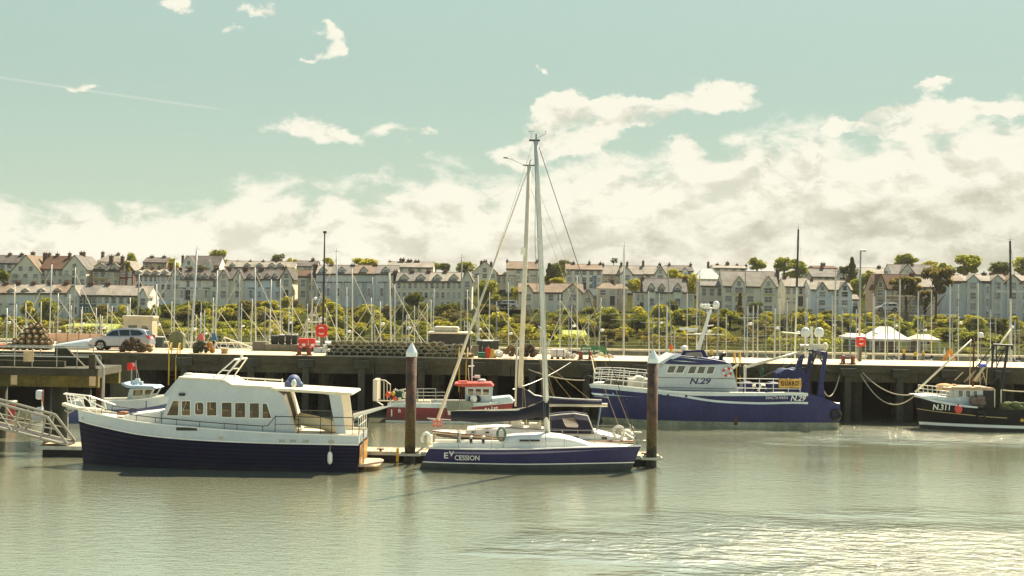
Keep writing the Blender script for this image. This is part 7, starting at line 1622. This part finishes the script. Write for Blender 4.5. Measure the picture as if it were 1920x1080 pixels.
# ------------------------------------------------------------------ marquee and pavilion on the promenade
def tent(label, px0, px1, yeave, ytop, ybase, Y, topw, name, roofm):
    a, b = P(px0, yeave, Y), P(px1, yeave, Y); zt_ = P((px0+px1)/2, ytop, Y).z; zb = P((px0+px1)/2, ybase, Y).z; D = 7; o = thing(name, label, name, ((a.x+b.x)/2, Y+D/2, zb)); cx = (a.x+b.x)/2; tw = topw*Y/F/2; ze = a.z
    g = MB(); n = 6; rows = []
    for i in range(n+1):
        t = i/n; s_ = t**.8; x0, x1 = a.x+(cx-tw-a.x)*t, b.x+(cx+tw-b.x)*t; y0, y1 = Y+(D/2-.4)*t, Y+D-(D/2-.4)*t; z = ze+(zt_-ze)*(t**1.25); rows.append([(x0, y0, z), ((x0+x1)/2, y0, z-.12*math.sin(math.pi*t)), (x1, y0, z), (x1, y1, z), (x0, y1, z), (x0, y0, z)])
    g.grid(rows); g.f.append(tuple(len(g.v)-6+i for i in range(5))); g.build('roof', roofm, o)
    MB().box(a.x+.1, b.x-.1, Y+.05, Y+D-.05, ze-.35, ze-.004).build('valance', roofm, o)
    for x in (a.x+.2, cx-1.5, cx+1.5, b.x-.2):
        for y in (Y+.2, Y+D-.2): MB().tube([(x, y, zb-2), (x, y, ze-.355)], .06, 6).build('post', WHITE2, o)
    MB().box(a.x+.5, b.x-.5, Y+D-.5, Y+D-.4, zb-1, ze-.36).build('rear_screen', mat('tent_interior', (150, 132, 112), .9, .15, 1), o)
    return o
TENT = mat('white_marquee_canvas', (236, 226, 210), .75, .04, .6)
tent('white peaked marquee on the promenade at right', 1631, 1710, 635, 613, 655, 204, 20, 'marquee', TENT)
tent('low pale pavilion roof right of the marquee', 1722, 1764, 636, 628, 655, 202, 22, 'pavilion', mat('pale_pavilion_roof', (224, 204, 178), .8, .06, .6))
tent('low white awning left of the marquee', 1592, 1634, 632, 626, 655, 206, 30, 'awning', TENT)

# ------------------------------------------------------------------ trees
def crown_mesh(name, seed, n_blob, leaves, flat=1.0, leaf=.16, conif=False, umbrella=False):
    rnd = random.Random(seed); vs = []; fs = []; blobs = []
    for i in range(n_blob):
        if conif: t = rnd.random()**.8; r_ = .42*(1-t)+.1; a = rnd.random()*6.283; d = rnd.random()*.4*(1-t); blobs.append((d*math.cos(a), d*math.sin(a), -.9+2.0*t, r_))
        elif umbrella: a = rnd.random()*6.283; d = rnd.random()**.5*.85; z = rnd.choice((.7, .55, .25, -.05)); blobs.append((d*math.cos(a), d*math.sin(a), z, .28))
        else:
            a = rnd.random()*6.283; d = rnd.random()**.5*.66; z = rnd.uniform(-.62, .62); r_ = rnd.uniform(.26, .46)*(1-.25*abs(z)); k = math.sqrt(max(.1, 1-(z*.95)**2)); blobs.append((d*k*math.cos(a), d*k*math.sin(a), z*flat, r_))
    for i in range(leaves):
        bx, by, bz, br = blobs[rnd.randrange(n_blob)]
        v = Vector((rnd.gauss(0, 1), rnd.gauss(0, 1), rnd.gauss(0, 1))).normalized(); rr = br*rnd.uniform(.55, 1.08)
        c = Vector((bx, by, bz))+Vector((v.x*rr, v.y*rr, v.z*rr*(.8 if not umbrella else .45)))
        nrm = (v+Vector((rnd.gauss(0, .5), rnd.gauss(0, .5), rnd.gauss(0, .5)+.35))).normalized(); t1 = nrm.cross(Vector((rnd.random()-.5, rnd.random()-.5, rnd.random()-.5))).normalized(); t2 = nrm.cross(t1); s_ = leaf*rnd.uniform(.55, 1.25)
        b = len(vs); vs += [c+t1*s_, c+t2*s_*.6, c-t1*s_, c-t2*s_*.6]; fs.append((b, b+1, b+2, b+3))
    me = bpy.data.meshes.new(name); me.from_pydata([tuple(v) for v in vs], [], fs); return me
def trunk_mesh(name, seed, h0=-2.0):
    rnd = random.Random(seed); g = MB(); g.tube([(0, 0, h0), (.04, .02, -1.0), (-.02, .03, -.2), (.03, 0, .35)], .11, 7, .04)
    for k in range(6):
        a = rnd.random()*6.283; z = rnd.uniform(-.8, .1); g.tube([(0, 0, z), (.3*math.cos(a), .3*math.sin(a), z+.3), (.58*math.cos(a), .58*math.sin(a), z+.5)], .05, 5, .015)
    return g.mesh(name)
BARK = mat('tree_bark', (78, 66, 50), .9, .2, 3, bump=.6, bscale=12)
LEAF = dict(yellow=leafmat('yellow_green_leaves', (.31, .32, .06), (.50, .47, .10), .62), green=leafmat('mid_green_leaves', (.21, .245, .055), (.36, .37, .09), .62), dark=leafmat('dark_green_leaves', (.09, .11, .04), (.16, .18, .06), .58), olive=leafmat('olive_brown_leaves', (.15, .14, .06), (.24, .21, .09), .58))
CR = {}
for c in LEAF:
    for s_ in range(2):
        me = crown_mesh('crown', hash(c) % 97+s_*13 if False else len(c)*7+s_*13, 24, 3600, 1.0, .092); me.materials.append(LEAF[c]); CR[(c, 'round', s_)] = me
    me = crown_mesh('crown', len(c)*11+5, 26, 3400, .7, .092); me.materials.append(LEAF[c]); CR[(c, 'bush', 0)] = me; CR[(c, 'bush', 1)] = me
for c in ('dark', 'olive'):
    me = crown_mesh('crown', 31+len(c), 22, 2400, 1, .13, conif=True); me.materials.append(LEAF[c]); CR[(c, 'conifer', 0)] = CR[(c, 'conifer', 1)] = me
    me = crown_mesh('crown', 41+len(c), 22, 2600, 1, .13, umbrella=True); me.materials.append(LEAF[c]); CR[(c, 'pine', 0)] = CR[(c, 'pine', 1)] = me
TRK = [trunk_mesh('trunk', 3), trunk_mesh('trunk', 9)]
for t_ in TRK: t_.materials.append(BARK)
ORDW = lambda n: '%d%s' % (n, 'th' if 10 <= n % 100 <= 20 else {1: 'st', 2: 'nd', 3: 'rd'}.get(n % 10, 'th'))
TREES = []
def tree(px, ptop, pbot, wpx, Y, c, shape, label=None, group='trees on the hill', name='tree', cat='tree'):
    a, b = P(px, ptop, Y), P(px, pbot, Y); h = a.z-b.z; rx = wpx*Y/F/2
    s_ = len(TREES) % 2; rz = h/2/(1.0 if shape in ('round', 'conifer') else .85 if shape == 'pine' else .75)
    o = thing(name, label or 'x', cat, (a.x, Y, (a.z+b.z)/2), group); o.rotation_euler = (0, 0, random.random()*6.28)
    o.scale = (rx, rx, rz)
    link('crown', CR[(c, shape, s_)], None, o); link('trunk', TRK[s_], None, o)
    TREES.append((px, ptop, c, shape, o, label)); return o
CN = dict(yellow='yellow-green', green='mid-green', dark='dark green', olive='olive-brown')
SN = dict(round='round-crowned tree', bush='low spreading tree', conifer='pointed conifer', pine='flat-topped pine')
sky_t = [(412, 462, 502, 42, 'green', 'round'), (521, 470, 506, 30, 'dark', 'round'), (547, 481, 510, 30, 'yellow', 'round'), (324, 482, 508, 34, 'yellow', 'round'), (248, 472, 500, 26, 'green', 'bush'), (8, 503, 532, 26, 'green', 'round'), (686, 482, 500, 60, 'yellow', 'bush'), (615, 481, 500, 26, 'yellow', 'round'), (550, 500, 524, 26, 'yellow', 'bush'),
         (817, 489, 508, 26, 'green', 'round'), (874, 486, 515, 44, 'green', 'round'), (1043, 487, 530, 40, 'dark', 'round'), (1030, 495, 532, 30, 'dark', 'conifer'), (1060, 486, 510, 30, 'dark', 'bush'), (1151, 484, 498, 14, 'dark', 'pine'), (1420, 480, 508, 40, 'green', 'round'), (1470, 477, 512, 44, 'green', 'round'), (1497, 482, 518, 44, 'green', 'round'), (1487, 506, 524, 46, 'yellow', 'bush'),
         (1598, 484, 530, 34, 'dark', 'conifer'), (1583, 493, 515, 24, 'dark', 'round'), (1628, 503, 540, 38, 'green', 'round'), (1606, 516, 560, 36, 'green', 'round'), (1698, 472, 505, 54, 'green', 'round'), (1745, 487, 510, 40, 'yellow', 'round'), (1775, 490, 518, 40, 'green', 'round'), (1815, 470, 518, 58, 'green', 'round'), (1875, 485, 518, 44, 'dark', 'round'), (1918, 474, 518, 46, 'green', 'round'),
         (1265, 500, 540, 34, 'yellow', 'round'), (1297, 508, 560, 36, 'yellow', 'round'), (1280, 512, 545, 26, 'green', 'bush'), (1190, 520, 550, 34, 'yellow', 'round'), (1213, 545, 560, 14, 'yellow', 'bush'), (240, 486, 512, 12, 'green', 'round'), (380, 498, 514, 22, 'dark', 'bush'), (448, 496, 510, 34, 'olive', 'bush'), (835, 492, 510, 24, 'dark', 'bush')]
for px, a, b, w_, c, s_ in sky_t: tree(px, a, b, w_, YT+12 if b < 512 else YU-6 if b < 535 else YM+12, c, s_)
mid_t = [(916, 516, 575, 52, 'green', 'round', 300), (966, 536, 556, 22, 'yellow', 'bush', 318), (930, 551, 566, 26, 'olive', 'bush', 305), (1044, 518, 536, 34, 'yellow', 'bush', 322), (1388, 556, 634, 38, 'olive', 'conifer', 292), (1416, 562, 590, 34, 'dark', 'round', 290), (1437, 587, 612, 28, 'yellow', 'round', 284), (775, 546, 578, 44, 'dark', 'bush', 296), (830, 557, 610, 42, 'dark', 'round', 284), (856, 560, 605, 30, 'dark', 'round', 286),
         (682, 556, 625, 36, 'dark', 'round', 280), (720, 566, 628, 44, 'olive', 'round', 276), (762, 580, 632, 46, 'yellow', 'round', 270), (640, 565, 628, 44, 'olive', 'round', 276), (190, 565, 606, 36, 'olive', 'round', 270), (55, 560, 612, 40, 'yellow', 'round', 268), (92, 548, 612, 42, 'green', 'round', 270), (228, 568, 612, 40, 'yellow', 'round', 268), (268, 562, 612, 32, 'dark', 'round', 272), (290, 566, 614, 28, 'green', 'round', 270), (318, 558, 612, 40, 'dark', 'round', 274), (345, 562, 612, 36, 'green', 'round', 274),
         (395, 575, 618, 44, 'yellow', 'round', 262), (428, 572, 618, 42, 'yellow', 'round', 264), (250, 556, 600, 24, 'dark', 'bush', 276), (1240, 566, 612, 46, 'yellow', 'round', 280), (1275, 572, 618, 44, 'green', 'round', 278), (1195, 570, 622, 50, 'yellow', 'round', 276), (1140, 568, 622, 52, 'green', 'round', 280), (1115, 586, 622, 36, 'green', 'round', 270), (1320, 580, 616, 40, 'yellow', 'round', 276), (1352, 584, 618, 36, 'yellow', 'round', 274), (1262, 560, 590, 26, 'dark', 'bush', 290),
         (590, 562, 612, 34, 'olive', 'round', 284), (536, 552, 580, 26, 'yellow', 'bush', 290), (560, 556, 612, 34, 'olive', 'round', 284), (505, 560, 586, 40, 'yellow', 'bush', 284), (470, 562, 584, 34, 'olive', 'bush', 286), (612, 552, 612, 28, 'yellow', 'round', 290), (1700, 520, 575, 66, 'olive', 'pine', 282), (1757, 502, 580, 54, 'olive', 'pine', 280), (1735, 545, 590, 40, 'olive', 'pine', 284), (1870, 585, 622, 40, 'dark', 'round', 262), (1905, 590, 622, 34, 'yellow', 'round', 264), (905, 582, 634, 40, 'green', 'round', 262), (940, 580, 636, 60, 'yellow', 'round', 258), (1012, 600, 632, 40, 'olive', 'bush', 262), (965, 606, 634, 30, 'dark', 'bush', 256), (1040, 590, 622, 34, 'olive', 'bush', 270), (1500, 580, 625, 44, 'yellow', 'bush', 270), (1545, 594, 628, 46, 'olive', 'bush', 266), (1590, 584, 628, 44, 'yellow', 'round', 268), (1630, 582, 622, 46, 'yellow', 'round', 272), (1676, 585, 622, 40, 'yellow', 'round', 268), (1725, 590, 628, 36, 'green', 'bush', 264), (1790, 588, 626, 46, 'yellow', 'round', 262), (1830, 596, 630, 44, 'green', 'bush', 258), (1465, 590, 628, 40, 'olive', 'round', 268), (1425, 596, 632, 46, 'olive', 'round', 262)]
for px, a, b, w_, c, s_, Y in mid_t: tree(px, a, b, w_, Y, c, s_)
random.seed(21)
for Y_, step, lo_, hi_ in ((292, 5.6, 574, 594), (278, 5.2, 576, 602), (264, 5.0, 582, 610), (250, 5.0, 592, 618), (236, 5.0, 600, 624), (222, 5.2, 612, 630), (209, 8.0, 628, 638)):
    x = -.36*Y_-4
    while x < .36*Y_+6:
        Y = Y_+random.uniform(-6.5, 6.5); x += step*random.uniform(.7, 1.25); px = 960+x*F/Y
        yt_ = random.uniform(lo_, hi_)
        if Y_ in (278, 292) and (610 < px < 790 or 1105 < px < 1300 or 1480 < px < 1690 or 340 < px < 440) and random.random() < .7: yt_ -= random.uniform(6, 16)
        if px < 330: yt_ = max(yt_, 598+random.uniform(0, 16))
        if px < 330 and Y_ > 285: continue
        if Y_ < 230 and (1030 < px < 1110 or 1600 < px < 1780 or 90 < px < 215): continue
        zt_ = 8.4-(yt_-566)*Y/F; zg = zter(x, Y)-.4
        if zt_-zg < 1.0: zt_ = zg+random.uniform(1.2, 2.0)
        py_t = 566+(8.4-zt_)*F/Y+(px-960)*math.tan(ROLL); py_b = 566+(8.4-zg)*F/Y+(px-960)*math.tan(ROLL)
        hh_ = zt_-zg; tree(px, py_t, py_b, min(random.uniform(6.0, 10.0), hh_*random.uniform(1.7, 2.5))*F/Y, Y, random.choice(('yellow', 'green', 'green', 'olive', 'dark', 'yellow', 'olive')), random.choice(('round', 'round', 'bush')), group='shrubs on the slope')
for _ in range(34):
    px = random.uniform(330, 1920); Y = random.uniform(250, 284); x = P(px, 600, Y).x; yt_ = random.uniform(566, 592); zg = zter(x, Y)-.3
    if 960 < px < 1110 and yt_ < 584: yt_ += 16
    if 1640 < px < 1760: continue
    zt_ = 8.4-(yt_-566)*Y/F; k_ = (px-960)*math.tan(ROLL); mid_ = zg+(zt_-zg)*.28
    tree(px, yt_+k_, 566+(8.4-mid_)*F/Y+k_, random.uniform(3.2, 5.2)*F/Y, Y, random.choice(('yellow', 'green', 'yellow', 'dark', 'olive')), 'round', group='shrubs on the slope')
TREES.sort(key=lambda t: t[0]); seen = {}
for px, pt_, c, s_, o, lab in TREES:
    k = (c, s_, pt_ < 515); seen[k] = seen.get(k, 0)+1
    where = 'on the skyline' if pt_ < 515 else 'below the houses'
    near = min(HOUSES, key=lambda h: abs((h[0]+h[1])/2-px))
    o['label'] = '%s %s %s, %s of its kind from the left' % (CN[c], SN[s_], where, ORDW(seen[k]))
# clipped hedges on the promenade
HG = [(0, 200, 622), (330, 480, 638), (900, 1000, 636), (1040, 1105, 634), (1200, 1420, 632), (1440, 1590, 634)]
for i, (a, b, py_) in enumerate(HG):
    Y = 208; pa, pb = P(a, py_, Y), P(b, py_, Y); rnd = random.Random(i); vs = []; fs = []
    n = int((pb.x-pa.x)*90)
    for k in range(n):
        c_ = Vector((rnd.uniform(pa.x, pb.x), Y+rnd.uniform(-.7, .7), zter(pa.x, Y)+rnd.random()**.6*1.5)); t1 = Vector((rnd.gauss(0, 1), rnd.gauss(0, 1), rnd.gauss(0, 1))).normalized(); t2 = t1.cross(Vector((rnd.gauss(0, 1), rnd.gauss(0, 1), 1))).normalized(); q = len(vs); vs += [c_+t1*.2, c_+t2*.13, c_-t1*.2, c_-t2*.13]; fs.append((q, q+1, q+2, q+3))
    me = bpy.data.meshes.new('hedge'); me.from_pydata([tuple(v) for v in vs], [], fs)
    tag(link('hedge', me, LEAF['green' if i % 2 else 'olive']), 'clipped hedge along the promenade, %s from the left' % ORDW(i+1), 'hedge', 'promenade hedges')
for i, (a, b, py_, Y) in enumerate(((1040, 1105, 634, 224), (80, 220, 630, 216))):
    pa, pb = P(a, py_, Y), P(b, py_, Y); g = MB(); g.grid([[(x, y, zter(x, y)+.35+(y-Y)*.06) for x in (pa.x, (pa.x+pb.x)/2, pb.x)] for y in (Y, Y+6, Y+14)])
    struct(g.build('lawn', mat('bright_lawn', (140, 150, 52), .9, .15, .5, bump=.4, bscale=5)))
# cars parked up the hill
car0 = [o for o in bpy.data.objects if o.get('label') == 'silver estate car parked nose left on the quay'][0]
for px, py_, Y, col, lab in ((934, 580, 288, (60, 62, 64), 'dark car parked on the hill road left of the big villa'), (950, 579, 288, (206, 196, 186), 'pale car parked on the hill road left of the big villa'), (1663, 584, 292, (196, 196, 190), 'pale car parked by the brown-roofed villa'), (1131, 562, 316, (110, 112, 112), 'grey car parked behind the small pavilion house')):
    p = P(px, py_, Y); c = copy_tree(car0, loc=(p.x, Y, p.z)); c['label'] = lab; c['group'] = 'cars parked up the hill'
    m_ = mat('car_paint_%d' % px, col, .3, .04, 1, coat=.5)
    for ch in c.children:
        if ch.name.split('.')[0] in ('body', 'cabin', 'wing_mirror'): ch.material_slots[0].link = 'OBJECT'; ch.material_slots[0].material = m_
    MB_ = MB(); MB_.box(p.x-5, p.x+5, Y-1.6, Y+1.6, p.z-2.5, p.z-.004); struct(MB_.build('road', ROADM))

# ================================================================== MARINA: masts beyond the quay
MH = None
def marina_hull():
    g = MB(); rows = []; L = 9.6
    for i in range(13):
        u = i/12; x = -L/2+L*u; b = 1.55*math.sin(math.pi*min(1, .28+u*.72))**.8 if u < 1 else .03; b = max(.03, b); rows.append([(x, -b, .95+.3*u*u), (x, -b*.9, .3), (x, -b*.55, -.35), (x, 0, -.45), (x, b*.55, -.35), (x, b*.9, .3), (x, b, .95+.3*u*u)])
    g.grid(rows); g.f.append(tuple(range(7))); return g.mesh('hull')
def marina_deck():
    g = MB(); rows = []; L = 9.6
    for i in range(13):
        u = i/12; x = -L/2+L*u; b = max(.03, 1.55*math.sin(math.pi*min(1, .28+u*.72))**.8) if u < 1 else .03; z = .93+.3*u*u; rows.append([(x, -b, z), (x, 0, z+.06), (x, b, z)])
    g.grid(rows); return g.mesh('deck')
HULLM = []
for m_ in (WHITE2, mat('marina_blue_hull', (40, 52, 88), .4, .1, 1), CREAM):
    me = marina_hull(); me.materials.append(m_); HULLM.append(me)
DECKM = marina_deck(); DECKM.materials.append(CREAM)
g = MB(); rows = []
for yy, k in ((-.95, 0), (-.85, .85), (0, 1), (.85, .85), (.95, 0)): rows.append([(-1.6, yy, 1.0+.0), (-1.5, yy, 1.0+.55*k), (1.0, yy*.9, 1.05+.5*k), (2.4, yy*.7, 1.15+.1*k)])
g.grid(rows); CABM = g.mesh('cabin'); CABM.materials.append(WHITE2)
g = MB(); g.tube([(-3.9, 0, 2.15), (.2, 0, 2.25)], .07, 6); BOOMM = g.mesh('boom'); BOOMM.materials.append(ALLOY)
g = MB(); g.tube([(-3.7, 0, 2.38), (-1.5, 0, 2.42), (.1, 0, 2.55)], .15, 7, .2); COVM = []
for m_ in (BLUEC, CREAM, mat('green_canvas', (40, 70, 58), .8, .1, 3), DCANV): me = g.mesh('sail_cover'); me.materials.append(m_); COVM.append(me)
g = MB(); g.hexa([(-2.6, -.9, 1.5), (-1.4, -.9, 1.5), (-1.4, .9, 1.5), (-2.6, .9, 1.5)], [(-2.5, -.75, 2.2), (-1.8, -.75, 2.2), (-1.8, .75, 2.2), (-2.5, .75, 2.2)]); SPRM = []
for m_ in (BLUEC, CREAM): me = g.mesh('sprayhood'); me.materials.append(m_); SPRM.append(me)
FURL = mat('furled_sail', (206, 196, 168), .7, .08, 2)
MAST_M = [ALLOY, CMAST, ALLOY, mat('grey_mast', (150, 150, 142), .4, .08, 1, metal=.3)]
# base px, top px, top py, spreader heights (py), weight, dark
MS = [(12, 13, 578), (26, 27.5, 533, (), 1.2), (30, 31, 570), (47, 48, 572), (92, 97, 496, (565,), 1.3), (76, 77, 566), (108, 109, 550), (130, 130.5, 552, (561,)), (136, 141, 501, (562,), 1.2), (151, 154, 575), (180, 180.5, 577), (187, 188, 590), (199, 202, 569), (234, 238, 569), (243, 244, 558), (256, 261, 514, (579,), 1.2), (294, 293.5, 533),
      (321, 322, 565), (326, 328, 488, (560,), 1.1), (358, 369, 470, (554,), 1.9), (353, 353.5, 565), (375.6, 376, 586), (383, 383.5, 582), (399, 399.5, 558), (403, 407.5, 507, (573,), 1.4), (447, 449, 514, (), 1.5), (452, 453, 569), (470, 473, 560), (480, 478, 501, (), 1.3), (496, 497, 575), (505, 508.6, 524, (), 1.3), (526, 525.7, 523), (541, 541.5, 575), (548, 548, 555), (585, 584, 507, (), 1.3),
      (631, 631, 474, (), 1.4), (650.6, 650, 539, (595,)), (661.7, 660, 503, (), 1.3), (698, 696, 558), (704, 698, 520, (), 1.2), (713.5, 713, 565), (733.7, 730, 512, (), 1.6), (740, 740, 533), (753, 756.5, 556), (777, 777, 573), (783, 785, 572), (801, 801, 568), (811, 814, 541), (807.6, 808, 562), (863, 866, 485, (), 1.2), (877, 876, 543), (898, 896, 516, (), 1.2), (917, 918, 548), (931, 931, 565), (953.5, 953, 529), (1013, 1014, 569), (1050, 1049.7, 552), (1067, 1066, 541), (1083, 1082, 516, (), 1.3), (1102.5, 1104, 590), (1122.7, 1127, 558),
      (1169.5, 1170.6, 464, (589, 600), 1.5), (1217, 1216, 546, (605,)), (1236, 1236, 550, (604,)), (1251, 1251, 575, (631,)), (1260, 1252.5, 510, (571, 631), 1.1), (1265, 1265, 618), (1288.6, 1288.5, 550, (590,)), (1306.7, 1306.5, 520), (1312, 1312, 517), (1325, 1325.5, 580, (625,)), (1361.6, 1362, 590), (1396, 1398, 505, (575, 597), 1.3), (1401, 1402, 575, (596, 634)), (1412, 1412.5, 573, (640,)), (1420.6, 1421, 572, (630,)), (1436, 1436.5, 585, (613,)), (1452.5, 1453.5, 578, (613, 630), 1.5), (1462, 1462, 560, (637,)), (1475, 1476, 563, (563.5, 624)), (1491, 1497, 430, (625,), 1.6, 1),
      (1513, 1513, 558), (1531, 1531, 560), (1561, 1561, 554, (601,)), (1565, 1567, 512, (574, 633), 1.4), (1579, 1579.5, 580, (597,)), (1594, 1594.5, 588, (597,)), (1605, 1606, 580), (1623, 1623.5, 565), (1636.5, 1637.5, 550, (605,)), (1639, 1640, 556), (1660, 1660.5, 544, (597, 637), 1.2), (1664, 1664.5, 560), (1677, 1677, 590), (1686, 1687.5, 524, (555,), 1.2), (1720.6, 1722, 546, (592,), 1.2), (1725, 1725.5, 600), (1746.5, 1746.5, 543, (606,), 1.2), (1781, 1781.5, 533, (590,), 1.2), (1786, 1786, 556), (1797, 1797, 533, (617,)), (1834, 1834, 531, (597, 645), 1.2), (1857, 1857, 580, (597, 606)), (1867, 1867, 531, (597, 630), 1.1), (1896, 1894, 452, (547,), 1.6, 1), (1911, 1911, 570, (630,)), (1903, 1903, 600, (620,))]
MS = [(m+((), 1.0, 0)[len(m)-3:]) if len(m) < 6 else m for m in MS]
random.seed(11)
for _q in range(34):
    _x = random.uniform(20, 1900)
    if 960 < _x < 1045: continue
    MS.append((_x, _x+random.uniform(-1, 1.5), random.uniform(566, 604), (), .8, 0))
MS.sort(key=lambda m: m[0]); random.seed(5)
for i, (pb, pt_, py_, spr, wt, dk) in enumerate(MS):
    alongY = pb > 1150
    if alongY: Y = (130, 142.5, 155, 167.5, 178)[i % 5]
    else: Y = 126+((i*7) % 15)*3.9
    if wt > 1.35: Y = min(Y, 142) if not alongY else (130 if i % 2 else 142.5)
    A = P(pb, 655, Y); T = P(pt_, py_, Y); x = A.x-(T.x-A.x)*(A.z-1.2)/max(1, T.z-A.z)
    lab = '%s%s mast of a moored marina yacht beyond the quay, %s from the left edge' % ('tall ' if py_ < 530 else 'short ' if py_ > 575 else '', 'dark-topped' if dk else 'stout pale' if wt > 1.35 else 'slim pale', ORDW(i+1))
    o = thing('marina_yacht', lab.replace('mast of a moored marina yacht', 'masted yacht moored'), 'sailing yacht', (x, Y, 0), 'yachts moored in the marina')
    flip = random.random() < .5
    hull_parts = [link('hull', HULLM[random.choice((0, 0, 1, 2))], None, o), link('deck', DECKM, None, o), link('cabin', CABM, None, o), link('boom', BOOMM, None, o), link('sail_cover', random.choice(COVM), None, o)]
    if random.random() < .6: hull_parts.append(link('sprayhood', random.choice(SPRM), None, o))
    rz = (math.pi/2 if flip else -math.pi/2) if alongY else (math.pi if flip else 0)
    for h_ in hull_parts: h_.rotation_euler = (0, 0, rz); 
    dx = T.x-x; mm = MAST_M[i % 4]; r_ = .062*wt
    b0 = Vector((x, Y, 1.1)); t0 = Vector((T.x, Y, T.z))
    ms = MB().tube([b0, b0.lerp(t0, .5), t0], r_, 7, r_*.8).build('mast', mm, o, smooth=True)
    if dk:
        q = b0.lerp(t0, .62); MB().tube([q, t0+Vector((0, 0, .01))], r_*1.12, 7, r_*.9).build('dark_mast_top', DARKM, ms)
    g = MB(); g.tube([t0, t0+Vector((.0, 0, .45))], .015, 4); g.tube([t0+Vector((-.22, 0, .12)), t0+Vector((.3, 0, .15))], .014, 4); g.build('masthead_instruments', DARKM, ms)
    sp_ = spr if spr else ()
    for s_y in sp_:
        z = P(pb, s_y, Y).z; c_ = b0.lerp(t0, (z-1.1)/(t0.z-1.1)); g = MB(); wv = .85 if py_ > 530 else 1.15
        if alongY or True:
            for s_ in (-1, 1): g.tube([c_, c_+Vector((s_*wv*(1 if alongY else .5), .1, .04))], .03, 4, .02)
        g.build('spreader', mm if not dk else ALLOY, ms)
    if not spr:
        c_ = b0.lerp(t0, .55); g = MB()
        for s_ in (-1, 1): g.tube([c_, c_+Vector((0, s_*.8, .06)) if not alongY else c_+Vector((s_*.7, 0, .05))], .028, 4, .02)
        g.build('spreader', mm, ms)
    if not alongY and (i % 3 != 1):
        d_ = -1 if flip else 1
        e_ = Vector((x+d_*4.3, Y, 1.3)); g = MB(); g.tube([t0-Vector((0, 0, .5)), t0.lerp(e_, .5), e_], .022, 5, .055); g.build('furled_genoa', FURL, o)
    g = MB(); hz = Vector((0, 1.35, 0)) if not alongY else Vector((1.35, 0, 0))
    for s_ in (-1, 1): g.tube([Vector((x, Y, 1.1))+hz*s_, b0.lerp(t0, .55)+hz*.58*s_, t0], .008, 3)
    back = Vector((x+(4.4 if flip else -4.4), Y, 1.1)) if not alongY else Vector((x, Y+(-4.4 if not flip else 4.4), 1.1)); g.tube([t0, back], .008, 3); g.build('rigging', WIRE, o)
    if i % 4 == 0:
        z_ = P(pb, 605+(i*13) % 22, Y).z
        if z_ < t0.z-.5: MB().lathe([(.08, -.12), (.2, -.08), (.2, .08), (.08, .12)], tuple(b0.lerp(t0, (z_-1.1)/(t0.z-1.1))+Vector((.22, -.1, 0))), 9).build('radar_dome', WHITE2, ms, smooth=True)
# a fishing vessel with a mast gantry behind the red lifebuoy housing
Y = 124; fv = thing('fishing_vessel', 'white fishing vessel gantry and radar behind the left lifebuoy housing', 'fishing boat', (XP(592, Y, 650), Y, 0))
MB().box(XP(556, Y), XP(632, Y), Y-2, Y+2, -.4, 1.6).build('hull', PALEW, fv, bevel=.3); MB().box(XP(570, Y), XP(618, Y), Y-1.5, Y+1.5, 1.604, ZP(640, Y, 594)).build('wheelhouse', WHITE2, fv, bevel=.1)
for a, b in (((573, 645), (573, 604)), ((616, 645), (607, 604)), ((573, 604), (607, 604)), ((573, 622), (612, 622)), ((585, 640), (586, 560)), ((573, 604), (586, 580)), ((599, 604), (590, 575)), ((599, 645), (599, 604)), ((566, 632), (573, 612)), ((578, 592), (596, 590))): MB().tube([p3(*a, Y), p3(*b, Y)], .06, 5).build('gantry_bar', CMAST, fv)
MB().lathe([(.05, 0), (.25, .03), (.27, .3), (.15, .42), (.02, .45)], p3(604, 604, Y), 12).build('radar_dome', WHITE2, fv, smooth=True); MB().lathe([(.05, 0), (.14, .03), (.15, .18), (.02, .25)], p3(591, 562, Y), 10).build('mast_dome', WHITE2, fv, smooth=True)
MB().lathe([(.05, 0), (.14, .03), (.15, .18), (.02, .25)], p3(578, 603, Y), 10).build('mast_dome', WHITE2, fv, smooth=True)

# ------------------------------------------------------------------ summer haze over the harbour
hz = MB(); hz.box(-2700, 2700, -360, 3300, -6, 46)
HZM = bpy.data.materials.new('summer_haze'); HZM.use_nodes = True; _nt = HZM.node_tree; _nt.nodes.clear()
_o = _nt.nodes.new('ShaderNodeOutputMaterial'); _v = _nt.nodes.new('ShaderNodeVolumePrincipled'); _nt.links.new(_v.outputs[0], _o.inputs['Volume'])
_v.inputs['Density'].default_value = HAZE; _v.inputs['Color'].default_value = (.95, .93, .86, 1); _v.inputs['Anisotropy'].default_value = .25
ho = hz.build('haze', HZM); ho['kind'] = 'stuff'; ho['label'] = 'pale summer haze lying over the harbour and town'; ho['category'] = 'haze'
